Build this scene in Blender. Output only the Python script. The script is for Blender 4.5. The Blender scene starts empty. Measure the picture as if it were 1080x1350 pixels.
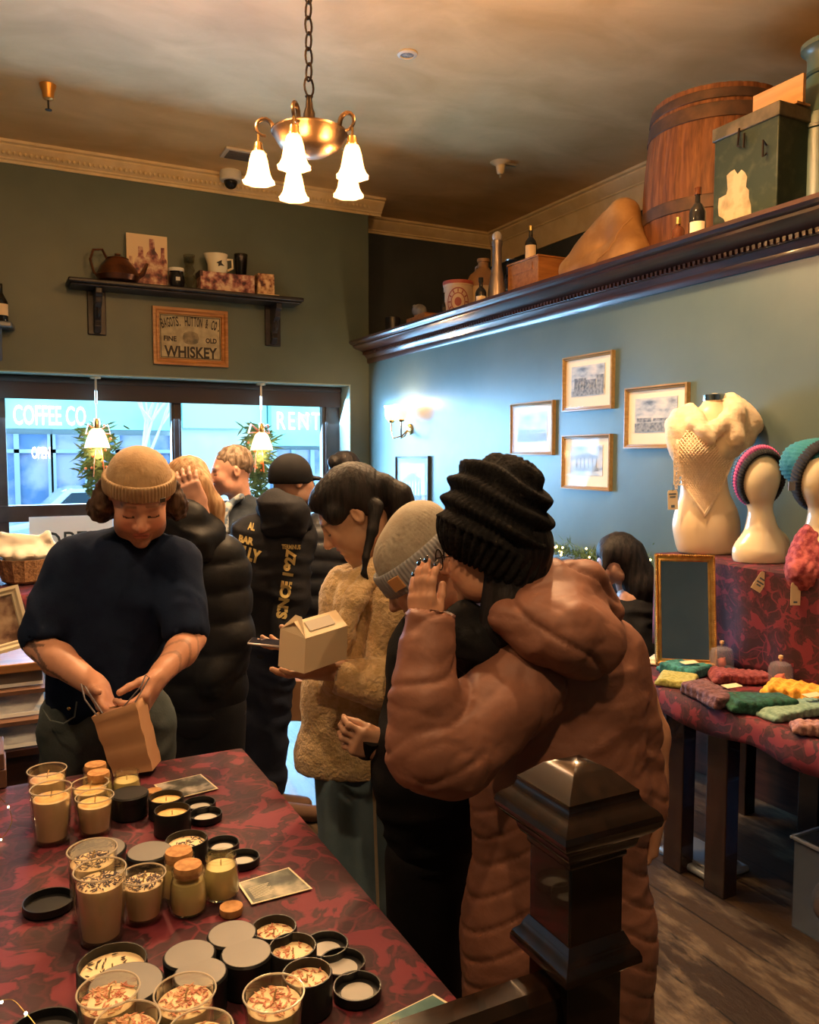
import bpy, math, random
import numpy as np
from mathutils import Vector, Matrix, Euler, noise as mnoise
random.seed(7)
PI = math.pi
SC = bpy.context.scene
COL = SC.collection
# ---------------------------------------------------------------- camera
CAMZ = 1.70; FPX = 1080.0; YAW = math.radians(27); PITCH = math.atan(75/1080)
cam = bpy.data.cameras.new('camera'); camo = bpy.data.objects.new('camera', cam); COL.objects.link(camo)
camo.location = (0, 0, CAMZ); camo.rotation_euler = (PI/2-PITCH, 0, -YAW)
cam.sensor_fit = 'HORIZONTAL'; cam.sensor_width = 36; cam.lens = 36; cam.clip_start = .05
SC.camera = camo
FW = Vector((math.sin(YAW), math.cos(YAW), 0)); RT = Vector((math.cos(YAW), -math.sin(YAW), 0)); UP = Vector((0, 0, 1))
ORG = Vector((0, 0, CAMZ))
_f = FW*math.cos(PITCH) - UP*math.sin(PITCH); _u = UP*math.cos(PITCH) + FW*math.sin(PITCH)
def ray(px, py): return _f + RT*((px-540)/FPX) - _u*((py-675)/FPX)
def W(px, py, d):
    r = ray(px, py); return ORG + r*(d/r.dot(FW))
def onZ(px, py, z): r = ray(px, py); return ORG + r*((z-CAMZ)/r.z)
def onX(px, py, x): r = ray(px, py); return ORG + r*(x/r.x)
def onY(px, py, y): r = ray(px, py); return ORG + r*(y/r.y)
V = Vector
# ---------------------------------------------------------------- materials
def _n(nt, t, **kw):
    n = nt.nodes.new(t)
    for k, v in kw.items():
        if k in n.inputs: n.inputs[k].default_value = v
        else: setattr(n, k, v)
    return n
def rgb(c): return (c[0], c[1], c[2], 1)
MC = {}
def mat(name, col, rough=.6, metal=0, col2=None, scale=8, detail=4, lo=.4, hi=.6, bump=0, bscale=None, bdist=.01, stretch=None,
        trans=0, sheen=0, coat=0, emit=None, estr=0, ior=1.45, tex='noise', distort=0, attr=None, spec=.5, sss=0, coords='Object', alpha=1):
    if name in MC: return MC[name]
    m = bpy.data.materials.new(name); m.use_nodes = True; nt = m.node_tree
    b = nt.nodes['Principled BSDF']; L = nt.links.new
    b.inputs['Base Color'].default_value = rgb(col); b.inputs['Roughness'].default_value = rough
    b.inputs['Metallic'].default_value = metal; b.inputs['Transmission Weight'].default_value = trans
    b.inputs['IOR'].default_value = ior; b.inputs['Sheen Weight'].default_value = sheen; b.inputs['Coat Weight'].default_value = coat
    b.inputs['Specular IOR Level'].default_value = spec; b.inputs['Alpha'].default_value = alpha
    if sss: b.inputs['Subsurface Weight'].default_value = sss; b.inputs['Subsurface Radius'].default_value = (.012, .005, .003); b.inputs['Subsurface Scale'].default_value = 1
    if emit: b.inputs['Emission Color'].default_value = rgb(emit); b.inputs['Emission Strength'].default_value = estr
    if col2 or bump:
        tc = _n(nt, 'ShaderNodeTexCoord'); mp = _n(nt, 'ShaderNodeMapping'); L(tc.outputs[coords], mp.inputs[0])
        if stretch: mp.inputs['Scale'].default_value = stretch
    def texn(sc):
        if tex == 'wave':
            t = _n(nt, 'ShaderNodeTexWave'); t.inputs['Scale'].default_value = sc; t.inputs['Distortion'].default_value = distort; t.inputs['Detail'].default_value = detail
            L(mp.outputs[0], t.inputs[0]); return t.outputs['Fac']
        if tex == 'voronoi':
            t = _n(nt, 'ShaderNodeTexVoronoi'); t.inputs['Scale'].default_value = sc; L(mp.outputs[0], t.inputs[0]); return t.outputs['Distance']
        t = _n(nt, 'ShaderNodeTexNoise'); t.inputs['Scale'].default_value = sc; t.inputs['Detail'].default_value = detail; t.inputs['Distortion'].default_value = distort
        L(mp.outputs[0], t.inputs[0]); return t.outputs['Fac']
    if col2:
        r = _n(nt, 'ShaderNodeValToRGB'); L(texn(scale), r.inputs[0])
        r.color_ramp.elements[0].position = lo; r.color_ramp.elements[1].position = hi
        r.color_ramp.elements[0].color = rgb(col); r.color_ramp.elements[1].color = rgb(col2); L(r.outputs[0], b.inputs['Base Color'])
    if attr:
        a = _n(nt, 'ShaderNodeVertexColor', layer_name=attr)
        L(a.outputs[0], b.inputs['Base Color'])
    if bump:
        bp = _n(nt, 'ShaderNodeBump'); bp.inputs['Strength'].default_value = bump; bp.inputs['Distance'].default_value = bdist
        L(texn(bscale or scale), bp.inputs['Height']); L(bp.outputs[0], b.inputs['Normal'])
    MC[name] = m; return m
def glass(name, col=(1, 1, 1), rough=.0, f0=.035, f1=.6, pw=4.5):
    # thin clear glass: mix of transparent and sharp gloss by Fresnel (physical thin-wall approximation)
    if name in MC: return MC[name]
    m = bpy.data.materials.new(name); m.use_nodes = True; nt = m.node_tree; nt.nodes.clear(); L = nt.links.new
    o = _n(nt, 'ShaderNodeOutputMaterial'); mx = _n(nt, 'ShaderNodeMixShader'); t = _n(nt, 'ShaderNodeBsdfTransparent'); g = _n(nt, 'ShaderNodeBsdfGlossy')
    t.inputs[0].default_value = rgb(col); g.inputs['Roughness'].default_value = rough+.03
    lw = _n(nt, 'ShaderNodeLayerWeight'); lw.inputs['Blend'].default_value = .5
    pw_ = _n(nt, 'ShaderNodeMath', operation='POWER'); pw_.inputs[1].default_value = pw; L(lw.outputs['Facing'], pw_.inputs[0])
    ma = _n(nt, 'ShaderNodeMath', operation='MULTIPLY_ADD'); ma.inputs[1].default_value = f1; ma.inputs[2].default_value = f0; L(pw_.outputs[0], ma.inputs[0])
    L(ma.outputs[0], mx.inputs[0]); L(t.outputs[0], mx.inputs[1]); L(g.outputs[0], mx.inputs[2]); L(mx.outputs[0], o.inputs[0])
    MC[name] = m; return m
def shade(name, e, s, t=.45):
    # frosted glass lamp shade: glows, and lets part of the bulb's light through in every direction
    m = bpy.data.materials.new(name); m.use_nodes = True; nt = m.node_tree; L = nt.links.new; b = nt.nodes['Principled BSDF']; o = nt.nodes['Material Output']
    b.inputs['Base Color'].default_value = (1, .85, .6, 1); b.inputs['Emission Color'].default_value = rgb(e); b.inputs['Emission Strength'].default_value = s
    tr = _n(nt, 'ShaderNodeBsdfTransparent'); tr.inputs[0].default_value = (1, .9, .75, 1); mx = _n(nt, 'ShaderNodeMixShader'); mx.inputs[0].default_value = t
    L(b.outputs[0], mx.inputs[1]); L(tr.outputs[0], mx.inputs[2]); L(mx.outputs[0], o.inputs[0]); MC[name] = m; return m
def wood(name, c1, c2, rough=.45, axis='X', scale=3, coat=0, bump=.15):
    st = {'X': (1, 9, 9), 'Y': (9, 1, 9), 'Z': (9, 9, 1)}[axis]
    return mat(name, c1, rough, col2=c2, scale=scale, detail=6, lo=.35, hi=.7, stretch=st, bump=bump, bdist=.004, coat=coat, distort=.4)
def velvet(name):
    # burgundy damask: brighter leafy figure on a dark pile ground
    m = bpy.data.materials.new(name); m.use_nodes = True; nt = m.node_tree; L = nt.links.new; b = nt.nodes['Principled BSDF']
    tc = _n(nt, 'ShaderNodeTexCoord')
    n1 = _n(nt, 'ShaderNodeTexNoise'); n1.inputs['Scale'].default_value = 9; n1.inputs['Detail'].default_value = 6; n1.inputs['Distortion'].default_value = 2.2
    n2 = _n(nt, 'ShaderNodeTexNoise'); n2.inputs['Scale'].default_value = 5; n2.inputs['Detail'].default_value = 2
    va = _n(nt, 'ShaderNodeVectorMath', operation='MULTIPLY_ADD'); va.inputs[1].default_value = (.20, .20, .20)
    L(tc.outputs['Object'], n1.inputs[0]); L(tc.outputs['Object'], n2.inputs[0]); L(n2.outputs['Color'], va.inputs[0]); L(tc.outputs['Object'], va.inputs[2])
    vo = _n(nt, 'ShaderNodeTexVoronoi', feature='SMOOTH_F1'); vo.inputs['Scale'].default_value = 19; vo.inputs['Smoothness'].default_value = .35; L(va.outputs[0], vo.inputs[0])
    ad = _n(nt, 'ShaderNodeMath', operation='MULTIPLY_ADD'); ad.inputs[1].default_value = .62; L(vo.outputs['Distance'], ad.inputs[0]); L(n1.outputs['Fac'], ad.inputs[2])
    r = _n(nt, 'ShaderNodeValToRGB'); L(ad.outputs[0], r.inputs[0]); e = r.color_ramp.elements
    e[0].position = .86; e[0].color = (.024, .002, .006, 1); e[1].position = .92; e[1].color = (.14, .010, .022, 1); e2_ = e.new(.70); e2_.color = (.024, .002, .006, 1); e3_ = e.new(.76); e3_.color = (.055, .004, .011, 1)
    ve = _n(nt, 'ShaderNodeTexVoronoi', feature='DISTANCE_TO_EDGE'); ve.inputs['Scale'].default_value = 15; L(va.outputs[0], ve.inputs[0])
    re_ = _n(nt, 'ShaderNodeValToRGB'); L(ve.outputs['Distance'], re_.inputs[0]); re_.color_ramp.elements[0].position = .02; re_.color_ramp.elements[0].color = (1, 1, 1, 1); re_.color_ramp.elements[1].position = .055; re_.color_ramp.elements[1].color = (0, 0, 0, 1)
    n3 = _n(nt, 'ShaderNodeTexNoise'); n3.inputs['Scale'].default_value = 7; L(tc.outputs['Object'], n3.inputs[0]); rn = _n(nt, 'ShaderNodeValToRGB'); L(n3.outputs['Fac'], rn.inputs[0]); rn.color_ramp.elements[0].position = .46; rn.color_ramp.elements[1].position = .60
    mu = _n(nt, 'ShaderNodeMath', operation='MULTIPLY'); L(re_.outputs[0], mu.inputs[0]); L(rn.outputs[0], mu.inputs[1]); mg_ = _n(nt, 'ShaderNodeMixRGB'); mg_.inputs[2].default_value = (.13, .010, .022, 1); L(mu.outputs[0], mg_.inputs[0]); L(r.outputs[0], mg_.inputs[1])
    L(mg_.outputs[0], b.inputs['Base Color']); b.inputs['Roughness'].default_value = .75
    b.inputs['Sheen Weight'].default_value = .06; b.inputs['Sheen Tint'].default_value = (.8, .12, .2, 1)
    bp = _n(nt, 'ShaderNodeBump'); bp.inputs['Strength'].default_value = .35; bp.inputs['Distance'].default_value = .003; L(ad.outputs[0], bp.inputs['Height']); L(bp.outputs[0], b.inputs['Normal'])
    MC[name] = m; return m
# ---------------------------------------------------------------- objects
def tag(o, label=None, cat=None, group=None, kind=None):
    if label: o['label'] = label
    if cat: o['category'] = cat
    if group: o['group'] = group
    if kind: o['kind'] = kind
    return o
def thing(name, label, cat, loc=(0, 0, 0), rotz=0, group=None, kind=None):
    o = bpy.data.objects.new(name, None); COL.objects.link(o); o.empty_display_size = .05
    o.location = loc; o.rotation_euler = (0, 0, rotz); return tag(o, label, cat, group, kind)
def wmat(o):
    m = Matrix.LocRotScale(o.location, o.rotation_euler, o.scale)
    return wmat(o.parent) @ m if o.parent else m
def copy_tree(o, parent=None):
    c = o.copy(); COL.objects.link(c); c.parent = parent
    for ch in list(o.children): copy_tree(ch, c)
    return c
def place(o, loc, rotz=None, label=None, group=None, scale=None):
    o.location = loc
    if rotz is not None: o.rotation_euler = (0, 0, rotz)
    if label: o['label'] = label
    if group: o['group'] = group
    if scale: o.scale = scale if hasattr(scale, '__len__') else (scale,)*3
    return o
def make(name, verts, faces, m, parent=None, smooth=40, bevel=0, cols=None, base=True, solid=0, sub=0):
    verts = np.asarray([tuple(v) for v in verts] if not isinstance(verts, np.ndarray) else verts, dtype=float)
    if parent is not None:
        inv = np.array(wmat(parent).inverted()); verts = verts @ inv[:3, :3].T + inv[:3, 3]; loc = None
    elif base:
        mn = verts.min(0); mx = verts.max(0); loc = np.array([(mn[0]+mx[0])/2, (mn[1]+mx[1])/2, mn[2]]); verts = verts-loc
    else: loc = None
    me = bpy.data.meshes.new(name)
    me.from_pydata(verts.tolist(), [], [list(map(int, f)) for f in faces] if not isinstance(faces, np.ndarray) else faces.tolist())
    me.update()
    if smooth:
        me.shade_smooth()
        if smooth < 180: me.set_sharp_from_angle(angle=math.radians(smooth))
    if m is not None: me.materials.append(m)
    if cols is not None:
        a = me.color_attributes.new('Col', 'FLOAT_COLOR', 'POINT')
        c = np.ones((len(verts), 4)); c[:, :3] = cols; a.data.foreach_set('color', c.ravel())
    o = bpy.data.objects.new(name, me); COL.objects.link(o)
    if parent is not None: o.parent = parent
    elif loc is not None: o.location = loc
    if solid:
        s = o.modifiers.new('solid', 'SOLIDIFY'); s.thickness = solid; s.offset = 0
    if bevel:
        b = o.modifiers.new('bevel', 'BEVEL'); b.width = bevel; b.segments = 2; b.limit_method = 'ANGLE'; b.angle_limit = .6
    if sub:
        s = o.modifiers.new('sub', 'SUBSURF'); s.levels = s.render_levels = sub
    return o
def frame_of(d, up=None):
    d = V(d).normalized(); up = V(up) if up is not None else (V((0, 0, 1)) if abs(d.z) < .95 else V((1, 0, 0)))
    x = up.cross(d)
    if x.length < 1e-5: x = V((1, 0, 0)).cross(d)
    x.normalize(); return x, d.cross(x), d
class MB:
    def __init__(s): s.v = []; s.f = []
    def add(s, vs, fs, M=None):
        b = len(s.v)
        s.v += [tuple(M @ V(v)) if M else tuple(v) for v in vs]; s.f += [[b+i for i in f] for f in fs]; return s
    def box(s, c, size, R=None, taper=1):
        hx, hy, hz = size[0]/2, size[1]/2, size[2]/2; c = V(c)
        vs = [V((sx*hx*(taper if sz > 0 else 1), sy*hy*(taper if sz > 0 else 1), sz*hz)) for sz in (-1, 1) for sy in (-1, 1) for sx in (-1, 1)]
        if R is not None: vs = [R @ v for v in vs]
        return s.add([v+c for v in vs], [(0, 2, 3, 1), (4, 5, 7, 6), (0, 1, 5, 4), (2, 6, 7, 3), (0, 4, 6, 2), (1, 3, 7, 5)])
    def bx(s, p, q):
        p, q = V(p), V(q); d = q-p
        return s.box((p+q)/2, (abs(d.x), abs(d.y), abs(d.z)))
    def lathe(s, prof, c=(0, 0, 0), n=32, axis=(0, 0, 1), sx=1, sy=1, rot=0, close=False, fn=None):
        x, y, z = frame_of(axis) if tuple(axis) != (0, 0, 1) else (V((1, 0, 0)), V((0, 1, 0)), V((0, 0, 1)))
        c = V(c); vs = []; fs = []
        for (r, h) in prof:
            for i in range(n):
                a = 2*PI*i/n+rot; rr = r*(fn(a, h) if fn else 1)
                vs.append(c+x*(rr*math.cos(a)*sx)+y*(rr*math.sin(a)*sy)+z*h)
        for j in range(len(prof)-1):
            for i in range(n):
                k = (i+1) % n; fs.append((j*n+i, j*n+k, (j+1)*n+k, (j+1)*n+i))
        if prof[0][0] > 1e-6 and not close: fs.append(list(range(n))[::-1])
        if prof[-1][0] > 1e-6 and not close: fs.append([(len(prof)-1)*n+i for i in range(n)])
        return s.add(vs, fs)
    def cyl(s, a, b, r, r2=None, n=16):
        a, b = V(a), V(b); r2 = r if r2 is None else r2; L = (b-a).length
        return s.lathe([(r, 0), (r2, L)], a, n, (b-a))
    def tube(s, pts, r, n=8, closed=False, flat=1):
        pts = [V(p) for p in pts]; N = len(pts); vs = []; fs = []; rs = r if hasattr(r, '__len__') else [r]*N
        up = None
        for i, p in enumerate(pts):
            if closed: d = pts[(i+1) % N]-pts[i-1]
            else: d = pts[min(i+1, N-1)]-pts[max(i-1, 0)]
            d.normalize()
            if up is None: x, y, _ = frame_of(d)
            else:
                x = up-d*up.dot(d)
                if x.length < 1e-6: x, y, _ = frame_of(d)
                x.normalize(); y = d.cross(x)
            up = x.copy()
            for k in range(n):
                a = 2*PI*k/n; vs.append(p+x*(rs[i]*math.cos(a))+y*(rs[i]*flat*math.sin(a)))
        for i in range(N if closed else N-1):
            j = (i+1) % N
            for k in range(n):
                l = (k+1) % n; fs.append((i*n+k, i*n+l, j*n+l, j*n+k))
        if not closed: fs += [list(range(n))[::-1], [(N-1)*n+k for k in range(n)]]
        return s.add(vs, fs)
    def prism(s, pts, d):
        pts = [V(p) for p in pts]; d = V(d); n = len(pts)
        return s.add(pts+[p+d for p in pts], [list(range(n))[::-1], [n+i for i in range(n)]]+[(i, (i+1) % n, n+(i+1) % n, n+i) for i in range(n)])
    def sph(s, c, r, n=12, R=None):
        r = r if hasattr(r, '__len__') else (r, r, r); c = V(c); vs = []; fs = []; m = n
        for j in range(1, n):
            for i in range(m):
                t = PI*j/n; a = 2*PI*i/m; p = V((r[0]*math.sin(t)*math.cos(a), r[1]*math.sin(t)*math.sin(a), r[2]*math.cos(t)))
                vs.append((R @ p if R else p)+c)
        t0 = V((0, 0, r[2])); t1 = V((0, 0, -r[2])); vs += [(R @ t0 if R else t0)+c, (R @ t1 if R else t1)+c]
        for j in range(n-2):
            for i in range(m): fs.append((j*m+i, (j+1)*m+i, (j+1)*m+(i+1) % m, j*m+(i+1) % m))
        a = (n-1)*m
        for i in range(m): fs += [(a, i, (i+1) % m), (a+1, (n-2)*m+(i+1) % m, (n-2)*m+i)]
        return s.add(vs, fs)
    def grid(s, fn, nu, nv, closed_u=False):
        vs = [fn(i/(nu if closed_u else nu-1), j/(nv-1)) for j in range(nv) for i in range(nu)]; fs = []
        for j in range(nv-1):
            for i in range(nu if closed_u else nu-1):
                k = (i+1) % nu; fs.append((j*nu+i, j*nu+k, (j+1)*nu+k, (j+1)*nu+i))
        return s.add(vs, fs)
    def build(s, name, m, parent=None, **kw): return make(name, s.v, s.f, m, parent, **kw)
def S_(o, kind='structure'): o['kind'] = kind; return o
def text(name, body, m, origin, xdir, ydir, h, parent, depth=.002, width=None, bold=0, align='CENTER', space=1):
    cu = bpy.data.curves.new(name, 'FONT'); cu.body = body; cu.size = 1; cu.extrude = 0; cu.align_x = align; cu.align_y = 'CENTER'; cu.offset = bold; cu.resolution_u = 3; cu.space_character = space
    to = bpy.data.objects.new(name+'_tmp', cu); COL.objects.link(to)
    dg = bpy.context.evaluated_depsgraph_get(); dg.update()
    me = bpy.data.meshes.new_from_object(to.evaluated_get(dg)); vs = [v.co.copy() for v in me.vertices]; fs = [list(p.vertices) for p in me.polygons]
    bpy.data.objects.remove(to); bpy.data.meshes.remove(me)
    if not vs: return None
    x, y = V(xdir).normalized(), V(ydir).normalized(); z = x.cross(y)
    xs = [v.x for v in vs]; ys = [v.y for v in vs]; sy = h/(max(ys)-min(ys)); sx = sy if width is None else width/(max(xs)-min(xs)); cy = (max(ys)+min(ys))/2
    cx = (max(xs)+min(xs))/2 if align == 'CENTER' else min(xs)
    o = V(origin); n = len(vs); P = [o+x*((v.x-cx)*sx)+y*((v.y-cy)*sy)+z*depth for v in vs]
    return make(name, P, fs, m, parent, smooth=0)
# ---------------------------------------------------------------- signed-distance sculpting
class Sdf:
    def __init__(s, k=.02): s.P = []; s.k = k
    def _add(s, typ, lo, hi, fn, k, op): s.P.append((np.minimum(lo, hi), np.maximum(lo, hi), fn, s.k if k is None else k, op))
    def cap(s, a, b, ra, rb=None, k=None, sq=None, op='u'):
        rb = ra if rb is None else rb; a = np.array(a, float); b = np.array(b, float)
        n = q = None
        if sq is not None: n = np.array(V(sq[0]).normalized()); q = sq[1]
        def fn(p):
            A, B = a, b; pp = p
            if n is not None:
                t = (p-A)@n; pp = p+np.multiply.outer(t, n)*(1/q-1); B = A+(B-A)+n*(((B-A)@n)*(1/q-1))
            ba = B-A; L = max(ba@ba, 1e-9); h = np.clip(((pp-A)@ba)/L, 0, 1)
            d = np.linalg.norm(pp-A-np.multiply.outer(h, ba), axis=-1)-(ra+(rb-ra)*h)
            return d*min(1, q) if q else d
        m = max(ra, rb)*max(1, q or 1); s._add('c', np.minimum(a, b)-m, np.maximum(a, b)+m, fn, k, op); return s
    def chain(s, pts, rs, k=None, sq=None):
        for i in range(len(pts)-1): s.cap(pts[i], pts[i+1], rs[i], rs[i+1], k, sq)
        return s
    def ell(s, c, r, R=None, k=None, op='u'):
        c = np.array(c, float); r = np.array(r if hasattr(r, '__len__') else (r,)*3, float); M = np.array(R.to_3x3()) if R is not None else np.eye(3)
        def fn(p):
            q = (p-c)@M; k0 = np.linalg.norm(q/r, axis=-1); k1 = np.linalg.norm(q/(r*r), axis=-1); return k0*(k0-1)/np.maximum(k1, 1e-6)
        m = r.max(); s._add('e', c-m, c+m, fn, k, op); return s
    def box(s, c, h, R=None, rnd=.01, k=None, op='u'):
        c = np.array(c, float); h = np.array(h, float)-rnd; M = np.array(R.to_3x3()) if R is not None else np.eye(3)
        def fn(p):
            q = np.abs((p-c)@M)-h; return np.linalg.norm(np.maximum(q, 0), axis=-1)+np.minimum(q.max(-1), 0)-rnd
        m = np.linalg.norm(h)+rnd; s._add('b', c-m, c+m, fn, k, op); return s
    def mesh(s, h, disp=None):
        lo = np.min([p[0] for p in s.P if p[4] == 'u'], 0)-3*h-.01; hi = np.max([p[1] for p in s.P if p[4] == 'u'], 0)+3*h+.01
        n = np.ceil((hi-lo)/h).astype(int)+1; F = np.full(n, 1.0, dtype=np.float32)
        ax = [lo[i]+h*np.arange(n[i]) for i in range(3)]
        for (a, b, fn, k, op) in s.P:
            mg = max(k, .0)*1.0+2*h
            i0 = np.maximum(np.floor((a-mg-lo)/h).astype(int), 0); i1 = np.minimum(np.ceil((b+mg-lo)/h).astype(int)+1, n)
            if (i1 <= i0).any(): continue
            sl = tuple(slice(i0[i], i1[i]) for i in range(3))
            G = np.stack(np.meshgrid(ax[0][sl[0]], ax[1][sl[1]], ax[2][sl[2]], indexing='ij'), -1)
            d = fn(G); f = F[sl]
            if op == 'u':
                if k > 0:
                    t = np.maximum(k-np.abs(f-d), 0)/k; F[sl] = np.minimum(f, d)-t*t*k*.25
                else: F[sl] = np.minimum(f, d)
            else:
                d = -d; t = np.maximum(k-np.abs(f-d), 0)/max(k, 1e-6); F[sl] = np.maximum(f, d)+t*t*k*.25
        F = F.astype(float); F[F == 0] = 1e-7; sg = F < 0
        c = np.zeros(np.array(F.shape)-1, np.int8)
        for i in (0, 1):
            for j in (0, 1):
                for l in (0, 1): c += sg[i:F.shape[0]-1+i, j:F.shape[1]-1+j, l:F.shape[2]-1+l]
        act = (c > 0) & (c < 8); idx = np.argwhere(act); vid = np.full(c.shape, -1, int); vid[act] = np.arange(len(idx))
        acc = np.zeros((len(idx), 3)); cnt = np.zeros(len(idx))
        for ax_ in range(3):
            o1, o2 = [q for q in range(3) if q != ax_]
            for i in (0, 1):
                for j in (0, 1):
                    A = np.zeros(3, int); A[o1] = i; A[o2] = j; B = A.copy(); B[ax_] = 1
                    fa = F[tuple((idx+A).T)]; fb = F[tuple((idx+B).T)]; m = (fa < 0) != (fb < 0)
                    t = np.where(m, fa/np.where(m, fa-fb, 1), 0); acc += np.where(m[:, None], A+np.multiply.outer(t, B-A), 0); cnt += m
        v = lo+h*(idx+acc/cnt[:, None]); faces = []
        for ax_ in range(3):
            o1, o2 = [(1, 2), (2, 0), (0, 1)][ax_]
            s0 = np.moveaxis(sg, ax_, 0); ch = s0[:-1] != s0[1:]; ch = np.moveaxis(ch, 0, ax_)
            e = np.argwhere(ch); e = e[(e[:, o1] > 0) & (e[:, o2] > 0) & (e[:, o1] < F.shape[o1]-1) & (e[:, o2] < F.shape[o2]-1)]
            d1 = np.zeros(3, int); d1[o1] = 1; d2 = np.zeros(3, int); d2[o2] = 1
            q = np.stack([vid[tuple((e-d1-d2).T)], vid[tuple((e-d2).T)], vid[tuple(e.T)], vid[tuple((e-d1).T)]], 1)
            inn = sg[tuple(e.T)]; q[~inn] = q[~inn][:, ::-1]; faces.append(q)
        return v, np.concatenate(faces)
def normals(v, f):
    n = np.cross(v[f[:, 2]]-v[f[:, 0]], v[f[:, 3]]-v[f[:, 1]]); N = np.zeros_like(v)
    for i in range(4): np.add.at(N, f[:, i], n)
    return N/np.maximum(np.linalg.norm(N, axis=1), 1e-12)[:, None]
def relax(v, f, it=2, lam=.5):
    for _ in range(it):
        A = np.zeros_like(v); c = np.zeros(len(v))
        for i in range(4):
            for j in ((i+1) % 4, (i+3) % 4): np.add.at(A, f[:, i], v[f[:, j]]); np.add.at(c, f[:, i], 1)
        v = v+(A/c[:, None]-v)*lam
    return v
_rs = np.random.RandomState(3); _tab = _rs.rand(32, 32, 32)
def vnoise(p):
    i = np.floor(p).astype(int); f = p-i; f = f*f*(3-2*f); r = 0
    for a in (0, 1):
        for b in (0, 1):
            for c in (0, 1):
                w = (f[:, 0] if a else 1-f[:, 0])*(f[:, 1] if b else 1-f[:, 1])*(f[:, 2] if c else 1-f[:, 2])
                r = r+w*_tab[(i[:, 0]+a) % 32, (i[:, 1]+b) % 32, (i[:, 2]+c) % 32]
    return r
def join(parts):
    vs = []; fs = []; cs = []; b = 0
    for p in parts:
        vs.append(p[0]); fs.append(p[1]+b); b += len(p[0])
        if len(p) > 2: cs.append(p[2])
    return np.concatenate(vs), np.concatenate(fs), (np.concatenate(cs) if cs else None)
# ================================================================ THE ROOM
WX, WY, RY, UX, CH = 3.35, 7.46, 8.04, 5.15, 4.18
LX, BY = -2.3, -2.8
paint = mat('green grey wall paint', (.080, .108, .086), .42, col2=(.118, .146, .112), scale=1.6, detail=6, lo=.3, hi=.75, bump=.06, bscale=14, bdist=.01)
paintR = mat('slate green wall paint', (.072, .108, .100), .33, col2=(.108, .145, .130), scale=1.8, detail=6, lo=.3, hi=.75, bump=.10, bscale=9, bdist=.012)
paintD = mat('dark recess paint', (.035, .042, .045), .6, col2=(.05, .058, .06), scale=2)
ceilm = mat('mottled gold plaster', (.66, .42, .17), .6, col2=(.88, .61, .29), scale=1.5, detail=7, lo=.28, hi=.72, bump=.25, bscale=5, bdist=.02, distort=.6, stretch=(1, 1.7, 1))
cream = mat('cream moulding paint', (.72, .54, .28), .5, col2=(.80, .62, .35), scale=6)
darkw = wood('dark stained wood', (.030, .011, .008), (.075, .026, .016), .28, 'Y', 3, coat=.4)
darkwX = wood('dark stained wood across', (.018, .008, .006), (.05, .019, .011), .28, 'X', 3, coat=.4)
darkwZ = wood('dark stained wood upright', (.016, .007, .005), (.04, .016, .010), .25, 'Z', 3, coat=.5)
blackw = mat('black painted wood', (.016, .013, .015), .4, col2=(.03, .025, .028), scale=9)
winfr = mat('dark brown window frame', (.035, .022, .018), .4, col2=(.05, .032, .026), scale=8)
clearg = glass('clear glass'); 
def prof_run(name, prof, a, b, out, m, up=(0, 0, 1), **kw):
    # extrude a 2-D profile (distance out from the wall, height) from a to b
    a, b, out, up = V(a), V(b), V(out), V(up); mb = MB()
    vs = [a+out*o+up*h for o, h in prof]+[b+out*o+up*h for o, h in prof]; n = len(prof)
    fs = [(i, (i+1) % n, n+(i+1) % n, n+i) for i in range(n)]+[list(range(n))[::-1], [n+i for i in range(n)]]
    mb.add(vs, fs); return mb.build(name, m, smooth=25, **kw)
# floor: worn planks running away from the camera
fm = bpy.data.materials.new('worn plank floor'); fm.use_nodes = True; nt = fm.node_tree; L = nt.links.new; b = nt.nodes['Principled BSDF']
tc = _n(nt, 'ShaderNodeTexCoord'); mp = _n(nt, 'ShaderNodeMapping'); mp.inputs['Rotation'].default_value = (0, 0, PI/2); L(tc.outputs['Object'], mp.inputs[0])
br = _n(nt, 'ShaderNodeTexBrick'); br.inputs['Scale'].default_value = 1; br.inputs['Brick Width'].default_value = 2.4; br.inputs['Row Height'].default_value = .17; br.inputs['Mortar Size'].default_value = .004
br.inputs['Color1'].default_value = (.022, .012, .007, 1); br.inputs['Color2'].default_value = (.048, .028, .015, 1); br.inputs['Mortar'].default_value = (.006, .004, .003, 1)
L(mp.outputs[0], br.inputs[0])
nz = _n(nt, 'ShaderNodeTexNoise'); nz.inputs['Scale'].default_value = 3.2; nz.inputs['Detail'].default_value = 9; nz.inputs['Roughness'].default_value = .7; mp2 = _n(nt, 'ShaderNodeMapping'); mp2.inputs['Scale'].default_value = (2.2, .7, 1)
L(tc.outputs['Object'], mp2.inputs[0]); L(mp2.outputs[0], nz.inputs[0]); cr = _n(nt, 'ShaderNodeValToRGB'); cr.color_ramp.elements[0].position = .5; cr.color_ramp.elements[1].position = .66; L(nz.outputs['Fac'], cr.inputs[0])
mxn = _n(nt, 'ShaderNodeMixRGB'); mxn.inputs[2].default_value = (.17, .12, .07, 1); L(cr.outputs[0], mxn.inputs[0]); L(br.outputs['Color'], mxn.inputs[1]); L(mxn.outputs[0], b.inputs['Base Color'])
rr = _n(nt, 'ShaderNodeMapRange'); rr.inputs[3].default_value = .28; rr.inputs[4].default_value = .55; L(nz.outputs['Fac'], rr.inputs[0]); L(rr.outputs[0], b.inputs['Roughness'])
bp = _n(nt, 'ShaderNodeBump'); bp.inputs['Strength'].default_value = .5; bp.inputs['Distance'].default_value = .01; L(nz.outputs['Fac'], bp.inputs['Height']); L(bp.outputs[0], b.inputs['Normal'])
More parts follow.
